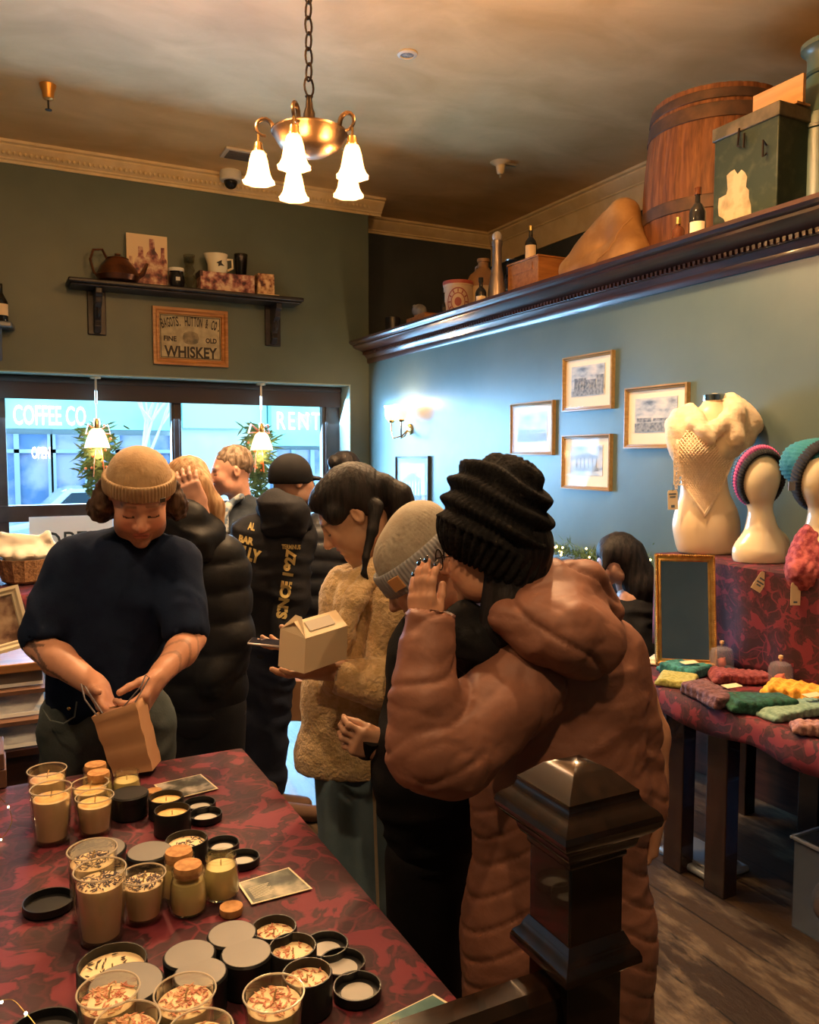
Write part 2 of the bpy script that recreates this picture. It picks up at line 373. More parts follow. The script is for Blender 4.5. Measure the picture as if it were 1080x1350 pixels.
S_(MB().bx((LX-.2, BY-.2, -.1), (UX+.2, RY+.2, 0)).build('floor', fm, smooth=0))
S_(MB().bx((LX-.2, BY-.2, CH), (UX+.2, RY+.2, CH+.1)).build('ceiling', ceilm, smooth=0))
S_(MB().bx((LX-.15, BY-.2, 0), (LX, RY+.2, CH)).build('wall_left', paint, smooth=0))
S_(MB().bx((LX, BY-.15, 0), (UX, BY, CH)).build('wall_back', paint, smooth=0))
# window opening
wl = onY(-14, 600, WY).x; wr = onY(463, 600, WY).x; wt = onY(463, 507, WY).z; wb = .82; GY = WY+.30
wallf = MB().bx((LX, WY, 0), (wl, RY, CH)).bx((wr, WY, 0), (WX+.0, RY+.12, CH)).bx((wl, WY, wt), (wr, RY, CH)).bx((wl, WY, 0), (wr, RY, wb))
S_(wallf.build('wall_front', paint, smooth=0))
S_(MB().bx((WX, BY, 0), (WX+.14, RY, 2.60)).build('wall_right', paintR, smooth=0))
S_(MB().bx((WX, BY, 2.60), (UX, RY, 2.8045))  .build('trim_4', darkw, smooth=0))
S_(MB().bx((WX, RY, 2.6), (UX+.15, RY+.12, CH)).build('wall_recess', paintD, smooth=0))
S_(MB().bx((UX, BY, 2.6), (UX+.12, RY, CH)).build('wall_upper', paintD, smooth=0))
# window reveal lining and sill
S_(MB().bx((wl, WY+.001, wt-.012), (wr, GY, wt-.001)).bx((wr-.012, WY+.001, wb), (wr-.001, GY, wt-.012)).bx((wl+.001, WY+.001, wb), (wl+.012, GY, wt-.012)).build('trim_7', mat('pale green reveal paint', (.30, .36, .30), .45), smooth=0))
S_(MB().bx((wl-.0, WY-.10, wb-.03), (wr, GY-.04, wb+.012)).build('window_2_sill' if 0 else 'trim_5', winfr, smooth=0))
# cornices
corn = [(0, -.15), (.012, -.15), (.016, -.13), (.03, -.122), (.03, -.112), (.055, -.09), (.085, -.06), (.10, -.04), (.10, -.028), (.125, -.02), (.13, 0), (0, 0)]
S_(prof_run('trim_1', corn, (LX, WY, CH), (WX+.13, WY, CH), (0, -1, 0), cream))
S_(prof_run('trim_2', corn, (WX, RY, CH), (UX, RY, CH), (0, -1, 0), cream))
S_(prof_run('trim_3', [(0, -.34), (.015, -.34), (.015, -.17)]+[(o+.015, h) for o, h in corn[2:]], (UX, BY, CH), (UX, RY, CH), (-1, 0, 0), cream))
S_(prof_run('trim_8', corn, (WX, RY, CH), (WX, WY-.02, CH), (1, 0, 0), cream))
egg = MB()
for i in range(150):
    x = LX+.3+i*.04
    if x < WX: egg.sph((x, WY-.068, CH-.088), (.013, .013, .017), 6)
S_(egg.build('trim_9', cream))
# ledge cornice with a dentil row
lm = [(0, 0), (.012, 0), (.02, .02), (.02, .045), (.035, .06), (.045, .075), (.06, .078), (.06, .105), (.075, .112), (.11, .125), (.15, .135), (.17, .15), (.17, .165), (.195, .172), (.21, .185), (.21, .205), (0, .205)]
S_(prof_run('trim_6', lm, (WX, BY, 2.60), (WX, WY, 2.60), (-1, 0, 0), darkw))
dn = MB(); y = BY+.1
while y < WY-.02:
    dn.box((WX-.068, y, 2.692), (.016, .017, .022)); y += .034
S_(dn.build('trim_10', darkw, smooth=0))
S_(MB().bx((WX-.02, BY, 0), (WX, WY, .16)).build('baseboard_right', darkw, smooth=0, bevel=.004))
S_(MB().bx((wl, WY-.02, 0), (WX-.02, WY, .16)).build('baseboard_front', darkwX, smooth=0, bevel=.004))
S_(MB().bx((WX-.025, BY, .16), (WX, WY, .98)).bx((WX-.05, BY, .98), (WX, WY, 1.02)).build('trim_11', darkw, smooth=0))  # added dark wall panel, put in for the blackness under the table
# ---- window
zt0 = onY(232, 532, GY).z; zb1 = onY(232, 661, GY).z; zb0 = onY(232, 681, GY).z
xm0, xm1 = onY(226, 600, GY).x, onY(239, 600, GY).x; xr0 = onY(424, 600, GY).x; xl1 = onY(9, 600, GY).x
win = thing('window_1', 'wide shop window in dark brown frame looking onto the street', 'window', ((wl+wr)/2, GY, wb)); win['kind'] = 'structure'
del win['label']; del win['category']
f = MB()
f.bx((wl, GY-.03, wb), (xl1, GY+.05, wt)).bx((xr0, GY-.03, wb), (wr, GY+.05, wt)).bx((xm0, GY-.035, zb1), (xm1, GY+.05, wt))
f.bx((wl, GY-.04, zb0), (wr, GY+.05, zb1)).bx((wl, GY-.03, wb), (wr, GY+.05, wb+.06)).bx((wl, GY-.06, zt0+.12), (wr, GY+.05, wt))
f.bx((xm0+.02, GY-.045, zb1), (xm1-.02, GY-.035, wt)).bx((xr0+.03, GY-.045, wb), (xr0+.05, GY-.03, wt))
f.build('window_frame', winfr, win, bevel=.006)
MB().bx((wl+.02, GY-.09, zt0), (wr-.02, GY-.075, zt0+.16)).cyl((wl+.02, GY-.08, zt0+.17), (wr-.02, GY-.08, zt0+.17), .028).build('roller_blind', mat('brown blind fabric', (.055, .038, .034), .8), win)
MB().bx((wl, GY, wb), (wr, GY+.006, wt)).build('window_pane', glass('shop window glass', f0=.008, f1=.3), win, smooth=0)
# white notice standing in the lower pane, its lettering half hidden
nt0 = onY(38, 682, GY-.05); nt1 = onY(150, 735, GY-.05)
no = MB().bx((nt0.x, GY-.05, nt1.z-.1), (nt1.x, GY-.035, nt0.z)).build('window_notice', mat('white card', (.85, .88, .85), .6)); tag(no, 'white notice card with dark lettering in lower window pane', 'notice')
text('lettering', 'OPEN', mat('dark lettering', (.02, .03, .03), .6), onY(98, 713, GY-.052), (1, 0, 0), (0, 0, 1), .17, no, width=.52)
# ---- the street outside
ground = S_(MB().bx((-14, RY+.3, -.35), (24, 30, -.2)).build('ground', mat('pale pavement', (.35, .38, .42), .8, col2=(.45, .48, .5), scale=3), smooth=0))
SY = 17.0
fac = thing('shop_building', 'row of street shops with teal fascia seen through the window', 'building', (4, SY, -.2)); 
teal = mat('teal fascia board', (.25, .62, .64), .6, col2=(.33, .72, .74), scale=1); pale = mat('pale blue grey render', (.50, .62, .70), .8, col2=(.62, .72, .78), scale=.8)
dkshop = mat('dim shop front', (.10, .20, .42), .35, col2=(.36, .40, .62), scale=1.3, detail=8, lo=.42, hi=.58)
def sx(px, y=SY): return onY(px, 600, y).x
def szv(px, py, y=SY): return onY(px, py, y).z
MB().bx((-9, SY, -.2), (20, SY+6, 9)).build('wall', pale, fac, smooth=0)
z0 = szv(68, 566); z1 = szv(68, 520)
MB().bx((sx(-60), SY-.3, z0), (sx(228), SY, z0+1.6)).build('fascia', teal, fac, smooth=0)
MB().bx((sx(352), SY-.34, szv(385, 588)), (sx(520), SY, szv(385, 588)+2.3)).build('fascia', teal, fac, smooth=0)
MB().bx((sx(240), SY-.12, szv(290, 565)), (sx(350), SY, szv(290, 565)+1.0)).build('fascia', mat('pale green fascia', (.42, .68, .68), .6), fac, smooth=0)
MB().bx((sx(-60), SY-.15, -.2), (sx(226), SY, z0-.1)).build('shop_front', dkshop, fac, smooth=0)
MB().bx((sx(356), SY-.15, -.2), (sx(520), SY, szv(385, 590)-.05)).build('shop_front', dkshop, fac, smooth=0)
fr = MB()
for px in (18, 62, 66, 110, 150, 190, 222): fr.bx((sx(px), SY-.22, -.2), (sx(px)+.09, SY-.15, z0-.1))
for px in (356, 380, 405, 430): fr.bx((sx(px), SY-.22, -.2), (sx(px)+.09, SY-.15, szv(385, 590)-.05))
fr.bx((sx(-60), SY-.22, z0-.45), (sx(226), SY-.15, z0-.38)).bx((sx(356), SY-.22, 1.0), (sx(520), SY-.15, 1.1))
fr.build('mullions', mat('blue grey mullion', (.30, .42, .5), .5), fac, smooth=0)
wh = mat('white sign letters', (1, 1, 1), .6, emit=(1, 1, 1), estr=2.2)
text('sign_lettering', 'COFFEE CO', wh, (sx(66), SY-.36, szv(66, 549)), (1, 0, 0), (0, 0, 1), .36, fac, width=sx(113)-sx(20), bold=.008, depth=.03)
text('sign_lettering', 'RENT', wh, (sx(386), SY-.40, szv(386, 556)), (1, 0, 0), (0, 0, 1), .36, fac, width=sx(414)-sx(358), bold=0, depth=.03, space=1.25)
text('neon_sign', 'OPEN', mat('white neon', (1, .8, .8), .6, emit=(1, .85, .9), estr=5), (sx(53), SY-.3, szv(53, 597)), (1, 0, 0), (0, 0, 1), .22, fac, width=sx(66)-sx(42), bold=.02, depth=.02)
# parked car and a bare street tree
car = thing('car', 'pale parked car outside the window', 'car', (sx(170), SY-2.4, -.2))
cxx = sx(170, SY-3); cp = [(-2.1, .25), (-2.15, .7), (-1.5, .82), (-.95, 1.32), (.75, 1.36), (1.35, .88), (2.1, .78), (2.15, .3)]
MB().prism([(cxx+a, SY-3.2, b-.15) for a, b in cp], (0, 1.6, 0)).build('body', mat('blue grey car paint', (.35, .45, .6), .25, coat=1), car, bevel=.08)
MB().prism([(cxx+a, SY-3.21, b-.15) for a, b in [(-1.3, .86), (-.9, 1.26), (.7, 1.28), (1.15, .9)]], (0, 1.62, 0)).build('side_glass', mat('dark car glass', (.03, .05, .08), .1), car)
for dx in (-1.35, 1.35): MB().cyl((cxx+dx, SY-3.22, .12), (cxx+dx, SY-3.0, .12), .33, n=24).build('wheel', mat('tyre', (.02, .02, .02), .7), car)
tr = MB(); random.seed(5)
def branch(p, d, L_, r, lv):
    q = p+d*L_; tr.tube([p, p+d*(L_*.5)+V((random.uniform(-.05, .05),)*3), q], [r, r*.85, r*.6], 5)
    if lv:
        for _ in range(4 if lv > 1 else 5):
            nd = (d+V((random.uniform(-.9, .9), random.uniform(-.5, .5), random.uniform(-.3, .8)))).normalized(); branch(q, nd, L_*.62, r*.6, lv-1)
branch(V((sx(178, 12.5), 12.5, -.2)), V((0, 0, 1)), 1.5, .05, 5)
tag(tr.build('street_tree', mat('frosted bark', (.72, .78, .80), .8)), 'pale bare branched tree on pavement outside the left pane', 'tree')
# ---- light: overcast daylight through the window, warm lamps in the room
w = bpy.data.worlds.new('sky'); SC.world = w; w.use_nodes = True; wn = w.node_tree; bg = wn.nodes['Background']
bg.inputs[0].default_value = (.50, .82, 1, 1); bg.inputs[1].default_value = 4.2
def area(name, loc, rot, sx_, sy_, e, col, portal=False):
    l = bpy.data.lights.new(name, 'AREA'); l.shape = 'RECTANGLE'; l.size = sx_; l.size_y = sy_; l.energy = e; l.color = col
    if portal: l.cycles.is_portal = True
    o = bpy.data.objects.new(name, l); COL.objects.link(o); o.location = loc; o.rotation_euler = rot; return o
def point(name, loc, e, col, r=.05):
    l = bpy.data.lights.new(name, 'POINT'); l.energy = e; l.color = col; l.shadow_soft_size = r; o = bpy.data.objects.new(name, l); COL.objects.link(o); o.location = loc; return o
area('window_portal', ((wl+wr)/2, GY+.2, (wb+wt)/2), (PI/2, 0, PI), wr-wl, wt-wb, 1, (1, 1, 1), True)
area('daylight', ((wl+wr)/2, GY+.25, (wb+wt)/2), (-PI/2+.60, 0, 0), wr-wl, wt-wb, 560, (.27, .60, 1.0))
WARM = (1.0, .64, .33)
SC.view_settings.view_transform = 'Standard'; SC.view_settings.look = 'None'; SC.view_settings.exposure = .18; SC.view_settings.gamma = 1
# ================================================================ CEILING FITTINGS
bronze = mat('aged bronze', (.32, .20, .11), .32, metal=1, col2=(.20, .13, .08), scale=12)
iron = mat('dark iron', (.05, .035, .025), .45, metal=.8)
brass = mat('brass', (.75, .50, .20), .25, metal=1)
lampg = shade('lit frosted glass shade', (1.0, .56, .17), 3.2)
cd = 4.1; cb = W(408, 186, cd)                        # centre of the bowl
chand = thing('chandelier', 'bronze bowl chandelier on a chain with five lit bell glass shades', 'chandelier', (cb.x, cb.y, cb.z))
bz = cb.z
MB().lathe([(.0, -.075), (.02, -.072), (.09, -.058), (.15, -.02), (.178, .028), (.185, .034), (.185, .04), (.15, .042), (.06, .055), (.03, .07)], cb, 40).build('bowl', bronze, chand)
MB().lathe([(.045, .05), (.045, .06), (.03, .08), (.028, .13), (.018, .16), (.014, .2), (.02, .21), (.0, .22)], cb, 16).build('stem', iron, chand)
ch = MB(); zc = bz+.21; k = 0
while zc < CH-.06:
    # alternate links
    a = math.radians(20+90*(k % 2)); ax = V((math.cos(a), math.sin(a), 0)); pts = []
    hw, hh = (.02, .042) if k else (.028, .045)
    for i in range(14):
        t = 2*PI*i/14; pts.append(V((cb.x, cb.y, zc+hh))+ax*(hw*math.cos(t))+UP*(hh*math.sin(t)))
    ch.tube(pts, .0055, 6, True); zc += .072; k += 1
ch.build('chain', iron, chand)
MB().lathe([(.07, 0), (.07, -.01), (.05, -.03), (.015, -.05), (0, -.055)], (cb.x, cb.y, CH), 24).build('ceiling_rose', bronze, chand)
for th in (-10, 62, 134, 206, 278):
    a = math.radians(th); o = RT*math.sin(a)-FW*math.cos(a)
    pts = []
    for t in np.linspace(0, 1, 7): pts.append(cb+o*(.10+.07*t)+UP*(-.03+.06*t))
    for t in np.linspace(0, 1, 12):
        g = PI*1.0-t*PI*1.55; pts.append(cb+o*(.215+.040*math.cos(g))+UP*(.052+.040*math.sin(g)))
    arm = MB().tube(pts, [.012]*7+[.012-.005*i/11 for i in range(12)], 8)
    arm.tube([cb+o*.03+UP*-.06, cb+o*.09+UP*-.045, cb+o*.16+UP*0.01], .009, 6)
    arm.build('arm', bronze, chand)
    c = cb+o*.245; top = c+UP*.035
    MB().tube([top, top+UP*-.05], .006, 6).lathe([(.006, -.05), (.022, -.058), (.026, -.085), (.030, -.092), (.030, -.10), (.0, -.10)], top, 14).build('lamp_holder', brass, chand)
    prof = [(.028, -.095), (.036, -.11), (.044, -.14), (.050, -.175), (.056, -.205), (.068, -.232), (.078, -.243)]
    MB().lathe(prof+[(r-.003, h+.001) for r, h in prof[::-1]], top, 28, close=True, fn=lambda a_, h_: 1+.05*max(0, (-.2-h_)/.04)*math.cos(8*a_)).build('lamp_shade', lampg, chand)
    MB().sph(top+UP*-.17, (.022, .022, .032), 10).build('bulb', mat('bulb', (1, .9, .7), .5, emit=(1, .68, .30), estr=45), chand)
    point('chandelier_light', top+UP*-.20, 36, WARM, .04)
# added lamps out of view, put in to brighten ceiling, people and table
for (x, y, z, e) in ((.3, .2, 3.0, 62), (2.22, 2.8, 3.76, 330), (.47, 3.69, 3.76, 230), (1.7, 1.3, 3.6, 70), (-.8, 1.8, 3.45, 75)):
    pl = thing('pendant_lamp', 'added brass pendant lamp with lit glass bell hanging out of view', 'lamp', (x, y, z))
    if y == .2: pl['label'] = 'added unseen brass pendant lamp hanging just over the newel post stair'
    elif x > 2: pl['label'] = 'added unseen short brass ceiling lamp in front of the barrel ledge'
    elif x > 1: pl['label'] = 'added unseen brass pendant lamp hanging over the knitwear table'
    elif x > 0: pl['label'] = 'added unseen short brass ceiling lamp before the chandelier'
    else: pl['label'] = 'added unseen brass pendant lamp hanging left of the candle table'
    MB().cyl((x, y, z+.12), (x, y, CH), .006, n=8).lathe([(.05, CH-z), (.05, CH-z-.02), (.01, CH-z-.04)], (x, y, z), 16).lathe([(.006, .2), (.03, .15), (.03, .10), (0, .10)], (x, y, z), 14).build('rod', brass, pl)
    prof = [(.028, .10), (.044, .06), (.056, 0), (.078, -.04)]
    MB().lathe(prof+[(r-.003, h) for r, h in prof[::-1]], (x, y, z), 28, close=True).build('lamp_shade', lampg, pl)
    point('pendant_light', (x, y, z+.02), e, WARM, .04)
# sprinklers, speaker, vent, camera
def onC(px, py): return onZ(px, py, CH)
p = onC(63, 112)
sp = thing('sprinkler', 'orange brass ceiling sprinkler at top left of the ceiling', 'sprinkler', p)
MB().lathe([(.055, 0), (.05, -.02), (.04, -.05), (.035, -.09), (.02, -.10), (0, -.10)], p, 16).build('cup', mat('orange brass', (.6, .28, .06), .35, metal=.6), sp)
MB().cyl(p+UP*-.10, p+UP*-.16, .006, n=8).lathe([(.022, -.16), (.022, -.165), (0, -.17)], p, 10).build('deflector', iron, sp)
p = onC(660, 214)
sp = thing('sprinkler', 'cream conical ceiling sprinkler above the ledge bottles', 'sprinkler', p)
MB().lathe([(.09, 0), (.07, -.01), (.04, -.03), (.03, -.09), (.02, -.10), (0, -.10)], p, 16).build('cup', cream, sp)
MB().cyl(p+UP*-.10, p+UP*-.13, .008, n=8).box(p+UP*-.02+RT*.08, (.12, .03, .015)).build('deflector', mat('cream moulding grey', (.3, .25, .17), .5), sp)
p = onC(537, 71)
sp = thing('ceiling_speaker', 'small round white grille in the ceiling', 'speaker', p)
MB().lathe([(.062, 0), (.062, -.008), (.045, -.014), (.043, -.006)], p, 28, close=True).build('rim', mat('off white plastic', (.7, .62, .5), .5), sp)
MB().lathe([(.045, -.004), (.02, -.009), (0, -.009)], p, 20).build('grille', mat('grey grille', (.2, .18, .16), .6, col2=(.5, .45, .38), scale=60), sp)
p = onC(321, 203)
sp = thing('ceiling_vent', 'rectangular white vent in ceiling beside the chandelier', 'vent', p)
MB().box(p+UP*-.01, (.34, .22, .02)).build('frame', mat('off white plastic', (.7, .62, .5), .5), sp, bevel=.004)
v_ = MB()
for i in range(6): v_.box(p+V((0, -.075+.03*i, -.024)), (.28, .012, .01))
v_.build('slats', mat('vent shadow grey', (.12, .11, .10), .6), sp)
p = W(304, 231, (onC(304, 215)-ORG).dot(FW)); p = onC(304, 226)
sp = thing('security_camera', 'white dome security camera on ceiling by the cornice', 'camera', p)
MB().lathe([(.09, 0), (.095, -.02), (.095, -.075), (.085, -.085), (0, -.085)], p, 28).build('housing', mat('white plastic', (.8, .78, .72), .4), sp)
MB().sph(p+UP*-.09, (.06, .06, .062), 14).build('lens_dome', mat('black gloss', (.01, .01, .012), .08), sp)
# ================================================================ WINDOW WALL: shelf, sign
sh0 = onY(88, 369, WY-.13); sh1 = onY(395, 395, WY-.13); sz = (sh0.z+sh1.z)/2
print('shelf z', sh0.z, sh1.z)
shelf = thing('wall_shelf', 'long black wall shelf on two scroll brackets above the window', 'shelf', ((sh0.x+sh1.x)/2, WY, sz))
MB().bx((sh0.x, WY-.26, sz-.035), (sh1.x, WY, sz)).bx((sh0.x+.02, WY-.24, sz-.055), (sh1.x-.02, WY, sz-.035)).build('board', blackw, shelf, bevel=.012)
for px in (128, 361):
    x = onY(px, 400, WY-.05).x; br_ = MB()
    br_.bx((x-.075, WY-.02, sz-.42), (x+.075, WY, sz-.055))
    pts = [(0, 0), (-.20, 0), (-.20, -.05), (-.16, -.07), (-.15, -.12), (-.10, -.15), (-.09, -.21), (-.05, -.25), (-.07, -.30), (-.03, -.35), (0, -.35)]
    br_.prism([(x-.028, WY-.015+a, sz-.055+b_) for a, b_ in pts], (.056, 0, 0)).build('bracket', blackw, shelf, bevel=.008)
    MB().sph((x, WY-.1, sz-.24), (.02, .03, .05), 8).build('scroll', blackw, shelf)
SYY = WY-.13
def on_shelf(px): return V((onY(px, 380, SYY).x, SYY, sz))
copperm = mat('tarnished copper', (.25, .10, .045), .3, metal=.85, col2=(.12, .05, .03), scale=7)
p = on_shelf(156)
k_ = thing('copper_kettle', 'round tarnished copper kettle at left end of wall shelf', 'kettle', p)
MB().lathe([(.10, 0), (.155, .02), (.175, .06), (.15, .12), (.11, .17), (.085, .20), (.09, .205), (.04, .225), (.02, .23), (.025, .245), (0, .25)], p, 28).build('body', copperm, k_)
MB().tube([p+V((.13, 0, .06)), p+V((.2, 0, .1)), p+V((.24, 0, .19))], [.03, .02, .012], 8).build('spout', copperm, k_)
MB().tube([p+V((-.08, 0, .19)), p+V((-.12, 0, .27)), p+V((-.19, 0, .26)), p+V((-.215, 0, .18)), p+V((-.19, 0, .08)), p+V((-.14, 0, .03))], .011, 8).build('handle', copperm, k_)
# print of bottles standing on the shelf
def art(name, c1, c2, c3, c4, sc=(1, 1, 1), thr=(.35, .5, .62), scale=6):
    m = bpy.data.materials.new(name); m.use_nodes = True; nt = m.node_tree; L = nt.links.new; b = nt.nodes['Principled BSDF']; b.inputs['Roughness'].default_value = .5
    tc = _n(nt, 'ShaderNodeTexCoord'); mp = _n(nt, 'ShaderNodeMapping'); mp.inputs['Scale'].default_value = sc; nz = _n(nt, 'ShaderNodeTexNoise'); nz.inputs['Scale'].default_value = scale; nz.inputs['Detail'].default_value = 6
    L(tc.outputs['Object'], mp.inputs[0]); L(mp.outputs[0], nz.inputs[0]); r = _n(nt, 'ShaderNodeValToRGB'); L(nz.outputs['Fac'], r.inputs[0]); e = r.color_ramp.elements
    e[0].position = thr[0]; e[0].color = rgb(c1); e[1].position = thr[2]; e[1].color = rgb(c4); x = e.new(thr[1]); x.color = rgb(c3 if c3 else c2); x = e.new((thr[0]+thr[1])/2); x.color = rgb(c2)
    L(r.outputs[0], b.inputs['Base Color']); MC[name] = m; return m
artm = art('maroon and cream print', (.06, .01, .015), (.22, .05, .05), (.42, .16, .12), (.75, .55, .38), (1, 1, 1), (.38, .5, .62), 14)
creamp = mat('cream paper', (.85, .66, .42), .7)
a0 = onY(166, 310, WY-.06); a1 = onY(221, 371, WY-.06)
pic = thing('art_print', 'unframed print of maroon bottles leaning behind the copper kettle', 'picture', ((a0.x+a1.x)/2, WY-.06, sz))
MB().bx((a0.x, WY-.075, sz), (a1.x, WY-.055, a0.z+.02)).build('canvas', creamp, pic, smooth=0)
pb = MB(); random.seed(3); w_ = a1.x-a0.x; h_ = a0.z+.02-sz
for (u, wd, hh) in ((.10, .22, .58), (.34, .34, .78), (.62, .36, .95), (.88, .25, .80)):
    cx = a0.x+w_*u; ww = w_*wd/2
    o = [(-1, 0), (1, 0), (1, hh*.55), (.75, hh*.68), (.4, hh*.74), (.35, hh*.97), (-.35, hh*.97), (-.4, hh*.74), (-.75, hh*.68), (-1, hh*.55)]
    pb.prism([(min(max(cx+a*ww, a0.x+.003), a1.x-.003), WY-.0755-.0006*u, sz+h_*b_+.003) for a, b_ in o], (0, -.001, 0))
pb.build('bottle_motif', artm, pic, smooth=0)
p = on_shelf(232)+V((0, -.03, 0))
g_ = thing('black_jar', 'small black jar with white rim on wall shelf', 'jar', p)
MB().lathe([(.045, 0), (.06, .01), (.07, .05), (.065, .10), (.055, .13), (.062, .145), (0, .145)], p, 22).build('body', mat('black glaze', (.012, .012, .014), .12), g_)
MB().lathe([(.064, .14), (.068, .15), (.066, .168), (.05, .17), (.0, .172)], p, 22).build('rim', mat('white glaze', (.8, .76, .65), .3), g_)
MB().box(p+V((0, -.068, .07)), (.035, .006, .03)).build('crest', mat('white crest', (.6, .6, .55), .4), g_)
dglass = mat('shiny old glass', (.28, .26, .22), .06, col2=(.5, .48, .42), scale=10, spec=.8)
p = on_shelf(250)
o = MB().lathe([(.05, 0), (.05, .01), (.02, .03), (.04, .06), (.055, .10), (.03, .14), (.05, .17), (.03, .21), (.045, .235), (.05, .30), (.048, .30), (.04, .24), (0, .235)], p, 18).build('glass_goblet', glass('old glass', (.75, .73, .66))); tag(o, 'tall clear twisted goblet on wall shelf beside black jar', 'glass')
p = on_shelf(283)
bt = thing('patterned_box', 'long maroon patterned box under the white jug', 'box', p); bx0 = onY(262, 370, SYY).x; bx1 = onY(333, 370, SYY).x
MB().bx((bx0, SYY-.07, sz), (bx1, SYY+.09, sz+.165)).build('box_body', artm, bt, bevel=.004)
MB().bx((bx0-.005, SYY-.076, sz+.12), (bx0+.02, SYY+.095, sz+.170)).build('edging', mat('dark maroon', (.05, .01, .012), .5), bt)
bx0 = onY(335, 370, SYY).x; bx1 = onY(358, 370, SYY).x
bt = thing('patterned_box', 'upright maroon and gold box at right end of shelf', 'box', (bx0, SYY, sz))
MB().bx((bx0+.01, SYY-.09, sz+.012), (bx1, SYY+.07, sz+.19)).build('box_body', art('gold and maroon print', (.08, .02, .015), (.3, .1, .05), (.5, .26, .12), (.8, .55, .3), (1, 1, 1), (.4, .5, .6), 18), bt, bevel=.004)
MB().bx((bx0, SYY-.10, sz), (bx1+.04, SYY+.07, sz+.010)).build('base_card', creamp, bt)
jp = V((onY(287, 360, SYY).x, SYY, sz+.1652))
jg = thing('jug', 'white jug with a small bird motif standing on patterned box', 'jug', jp); wg = mat('cream glaze', (.82, .76, .55), .25)
MB().lathe([(.075, 0), (.085, .02), (.088, .08), (.082, .13), (.09, .165), (.085, .165), (.075, .12), (0, .1)], jp, 24, fn=lambda a, h: 1+(.35*max(0, math.cos(a-PI))**6 if h > .12 else 0)).build('body', wg, jg)
MB().tube([jp+V((.08, 0, .13)), jp+V((.13, 0, .135)), jp+V((.135, 0, .06)), jp+V((.08, 0, .03))], .011, 8).build('handle', wg, jg)
MB().prism([jp+V((a*.028, -.0905, .07+b_*.028)) for a, b_ in [(-1.2, .2), (-.2, .8), (.6, 1.2), (.5, .2), (1.4, -.6), (.2, -.5), (-.6, -.9), (-.5, 0)]], (0, -.002, 0)).build('bird_motif', mat('black ink', (.02, .02, .02), .5), jg, smooth=0)
p = V((onY(318, 360, SYY).x, SYY, sz+.1652))
o = MB().lathe([(.045, 0), (.055, .12), (.06, .19), (.056, .19), (.045, .02), (0, .02)], p, 20).build('beer_glass', glass('dark glass', (.25, .22, .2))); tag(o, 'dark empty beer glass standing on the patterned box', 'glass')
# framed whiskey sign
q0 = onY(201, 403, WY-.03); q1 = onY(301, 482, WY-.03); cx = (q0.x+q1.x)/2; cz = (onY(251, 407, WY-.03).z+onY(251, 482, WY-.03).z)/2; hw = (q1.x-q0.x)/2; hh = (onY(251, 407, WY-.03).z-onY(251, 482, WY-.03).z)/2
sg = thing('framed_sign', 'gilt framed old whiskey sign with barrel picture below the shelf', 'sign', (cx, WY, cz-hh))
def frame(mb, c, hw, hh, w, d, nrm, xd, zd=UP, n=4):
    # mitred picture frame: nested profile
    prof = [(0, 0), (0, d), (w*.35, d*1.05), (w*.6, d*.7), (w*.85, d*.75), (w, d*.35), (w, 0)]
    c, nrm, xd = V(c), V(nrm), V(xd); vs = []; fs = []; k = len(prof)
    for sx_, sz_ in ((-1, -1), (1, -1), (1, 1), (-1, 1)):
        for (i, o) in prof: vs.append(c+xd*(sx_*(hw-i))+zd*(sz_*(hh-i))+nrm*o)
    for a in range(4):
        b_ = (a+1) % 4
        for i in range(k): j = (i+1) % k; fs.append((a*k+i, b_*k+i, b_*k+j, a*k+j))
    mb.add(vs, fs)
gilt = wood('gilt orange wood', (.34, .13, .035), (.55, .26, .08), .35, 'X', 5)
m_ = MB(); frame(m_, (cx, WY, cz), hw, hh, .06, .04, (0, -1, 0), (1, 0, 0)); m_.build('frame', gilt, sg, smooth=20)
MB().bx((cx-hw+.05, WY-.012, cz-hh+.05), (cx+hw-.05, WY-.002, cz+hh-.05)).build('panel', mat('aged tin panel', (.50, .42, .25), .5, col2=(.36, .30, .18), scale=14), sg, smooth=0)
ink = mat('brown black ink', (.03, .022, .016), .6)
yy = WY-.0135
s1 = 'BAGOTS, HUTTON & Co.'; n = len(s1); R_ = 1.0
for i, chh in enumerate(s1):
    if chh == ' ': continue
    t = (i-(n-1)/2)*.0262; a = t/R_; o = V((cx+R_*math.sin(a), yy, cz+hh*.48+R_*(math.cos(a)-1)+.02-(.035 if chh in ',.' else 0)))
    text('lettering', chh, ink, o, (math.cos(a), 0, -math.sin(a)), (math.sin(a), 0, math.cos(a)), .085 if chh not in ',.' else .02, sg, width=.024 if chh not in ',.I' else .01, bold=.02)
text('lettering', 'FINE', ink, (cx-hw*.55, yy, cz-hh*.08), (1, 0, 0), (0, 0, 1), .045, sg, width=.11, bold=.04)
text('lettering', 'OLD', ink, (cx+hw*.55, yy, cz-hh*.08), (1, 0, 0), (0, 0, 1), .045, sg, width=.10, bold=.04)
text('lettering', 'WHISKEY', ink, (cx, yy, cz-hh*.52), (1, 0, 0), (0, 0, 1), .10, sg, width=hw*1.42, bold=.03)
MB().prism([(cx+.082*math.cos(t)*(1-.12*(abs(math.cos(t)) > .85)), yy, cz+.058*math.sin(t)-.005) for t in np.linspace(0, 2*PI, 29)[:-1]], (0, -.001, 0)).build('barrel_picture', mat('barrel ink', (.14, .12, .08), .6, col2=(.30, .24, .14), scale=20), sg)
m_ = MB(); frame(m_, (cx, WY-.012, cz), hw-.065, hh-.065, .006, .002, (0, -1, 0), (1, 0, 0)); m_.build('border_line', ink, sg, smooth=0)
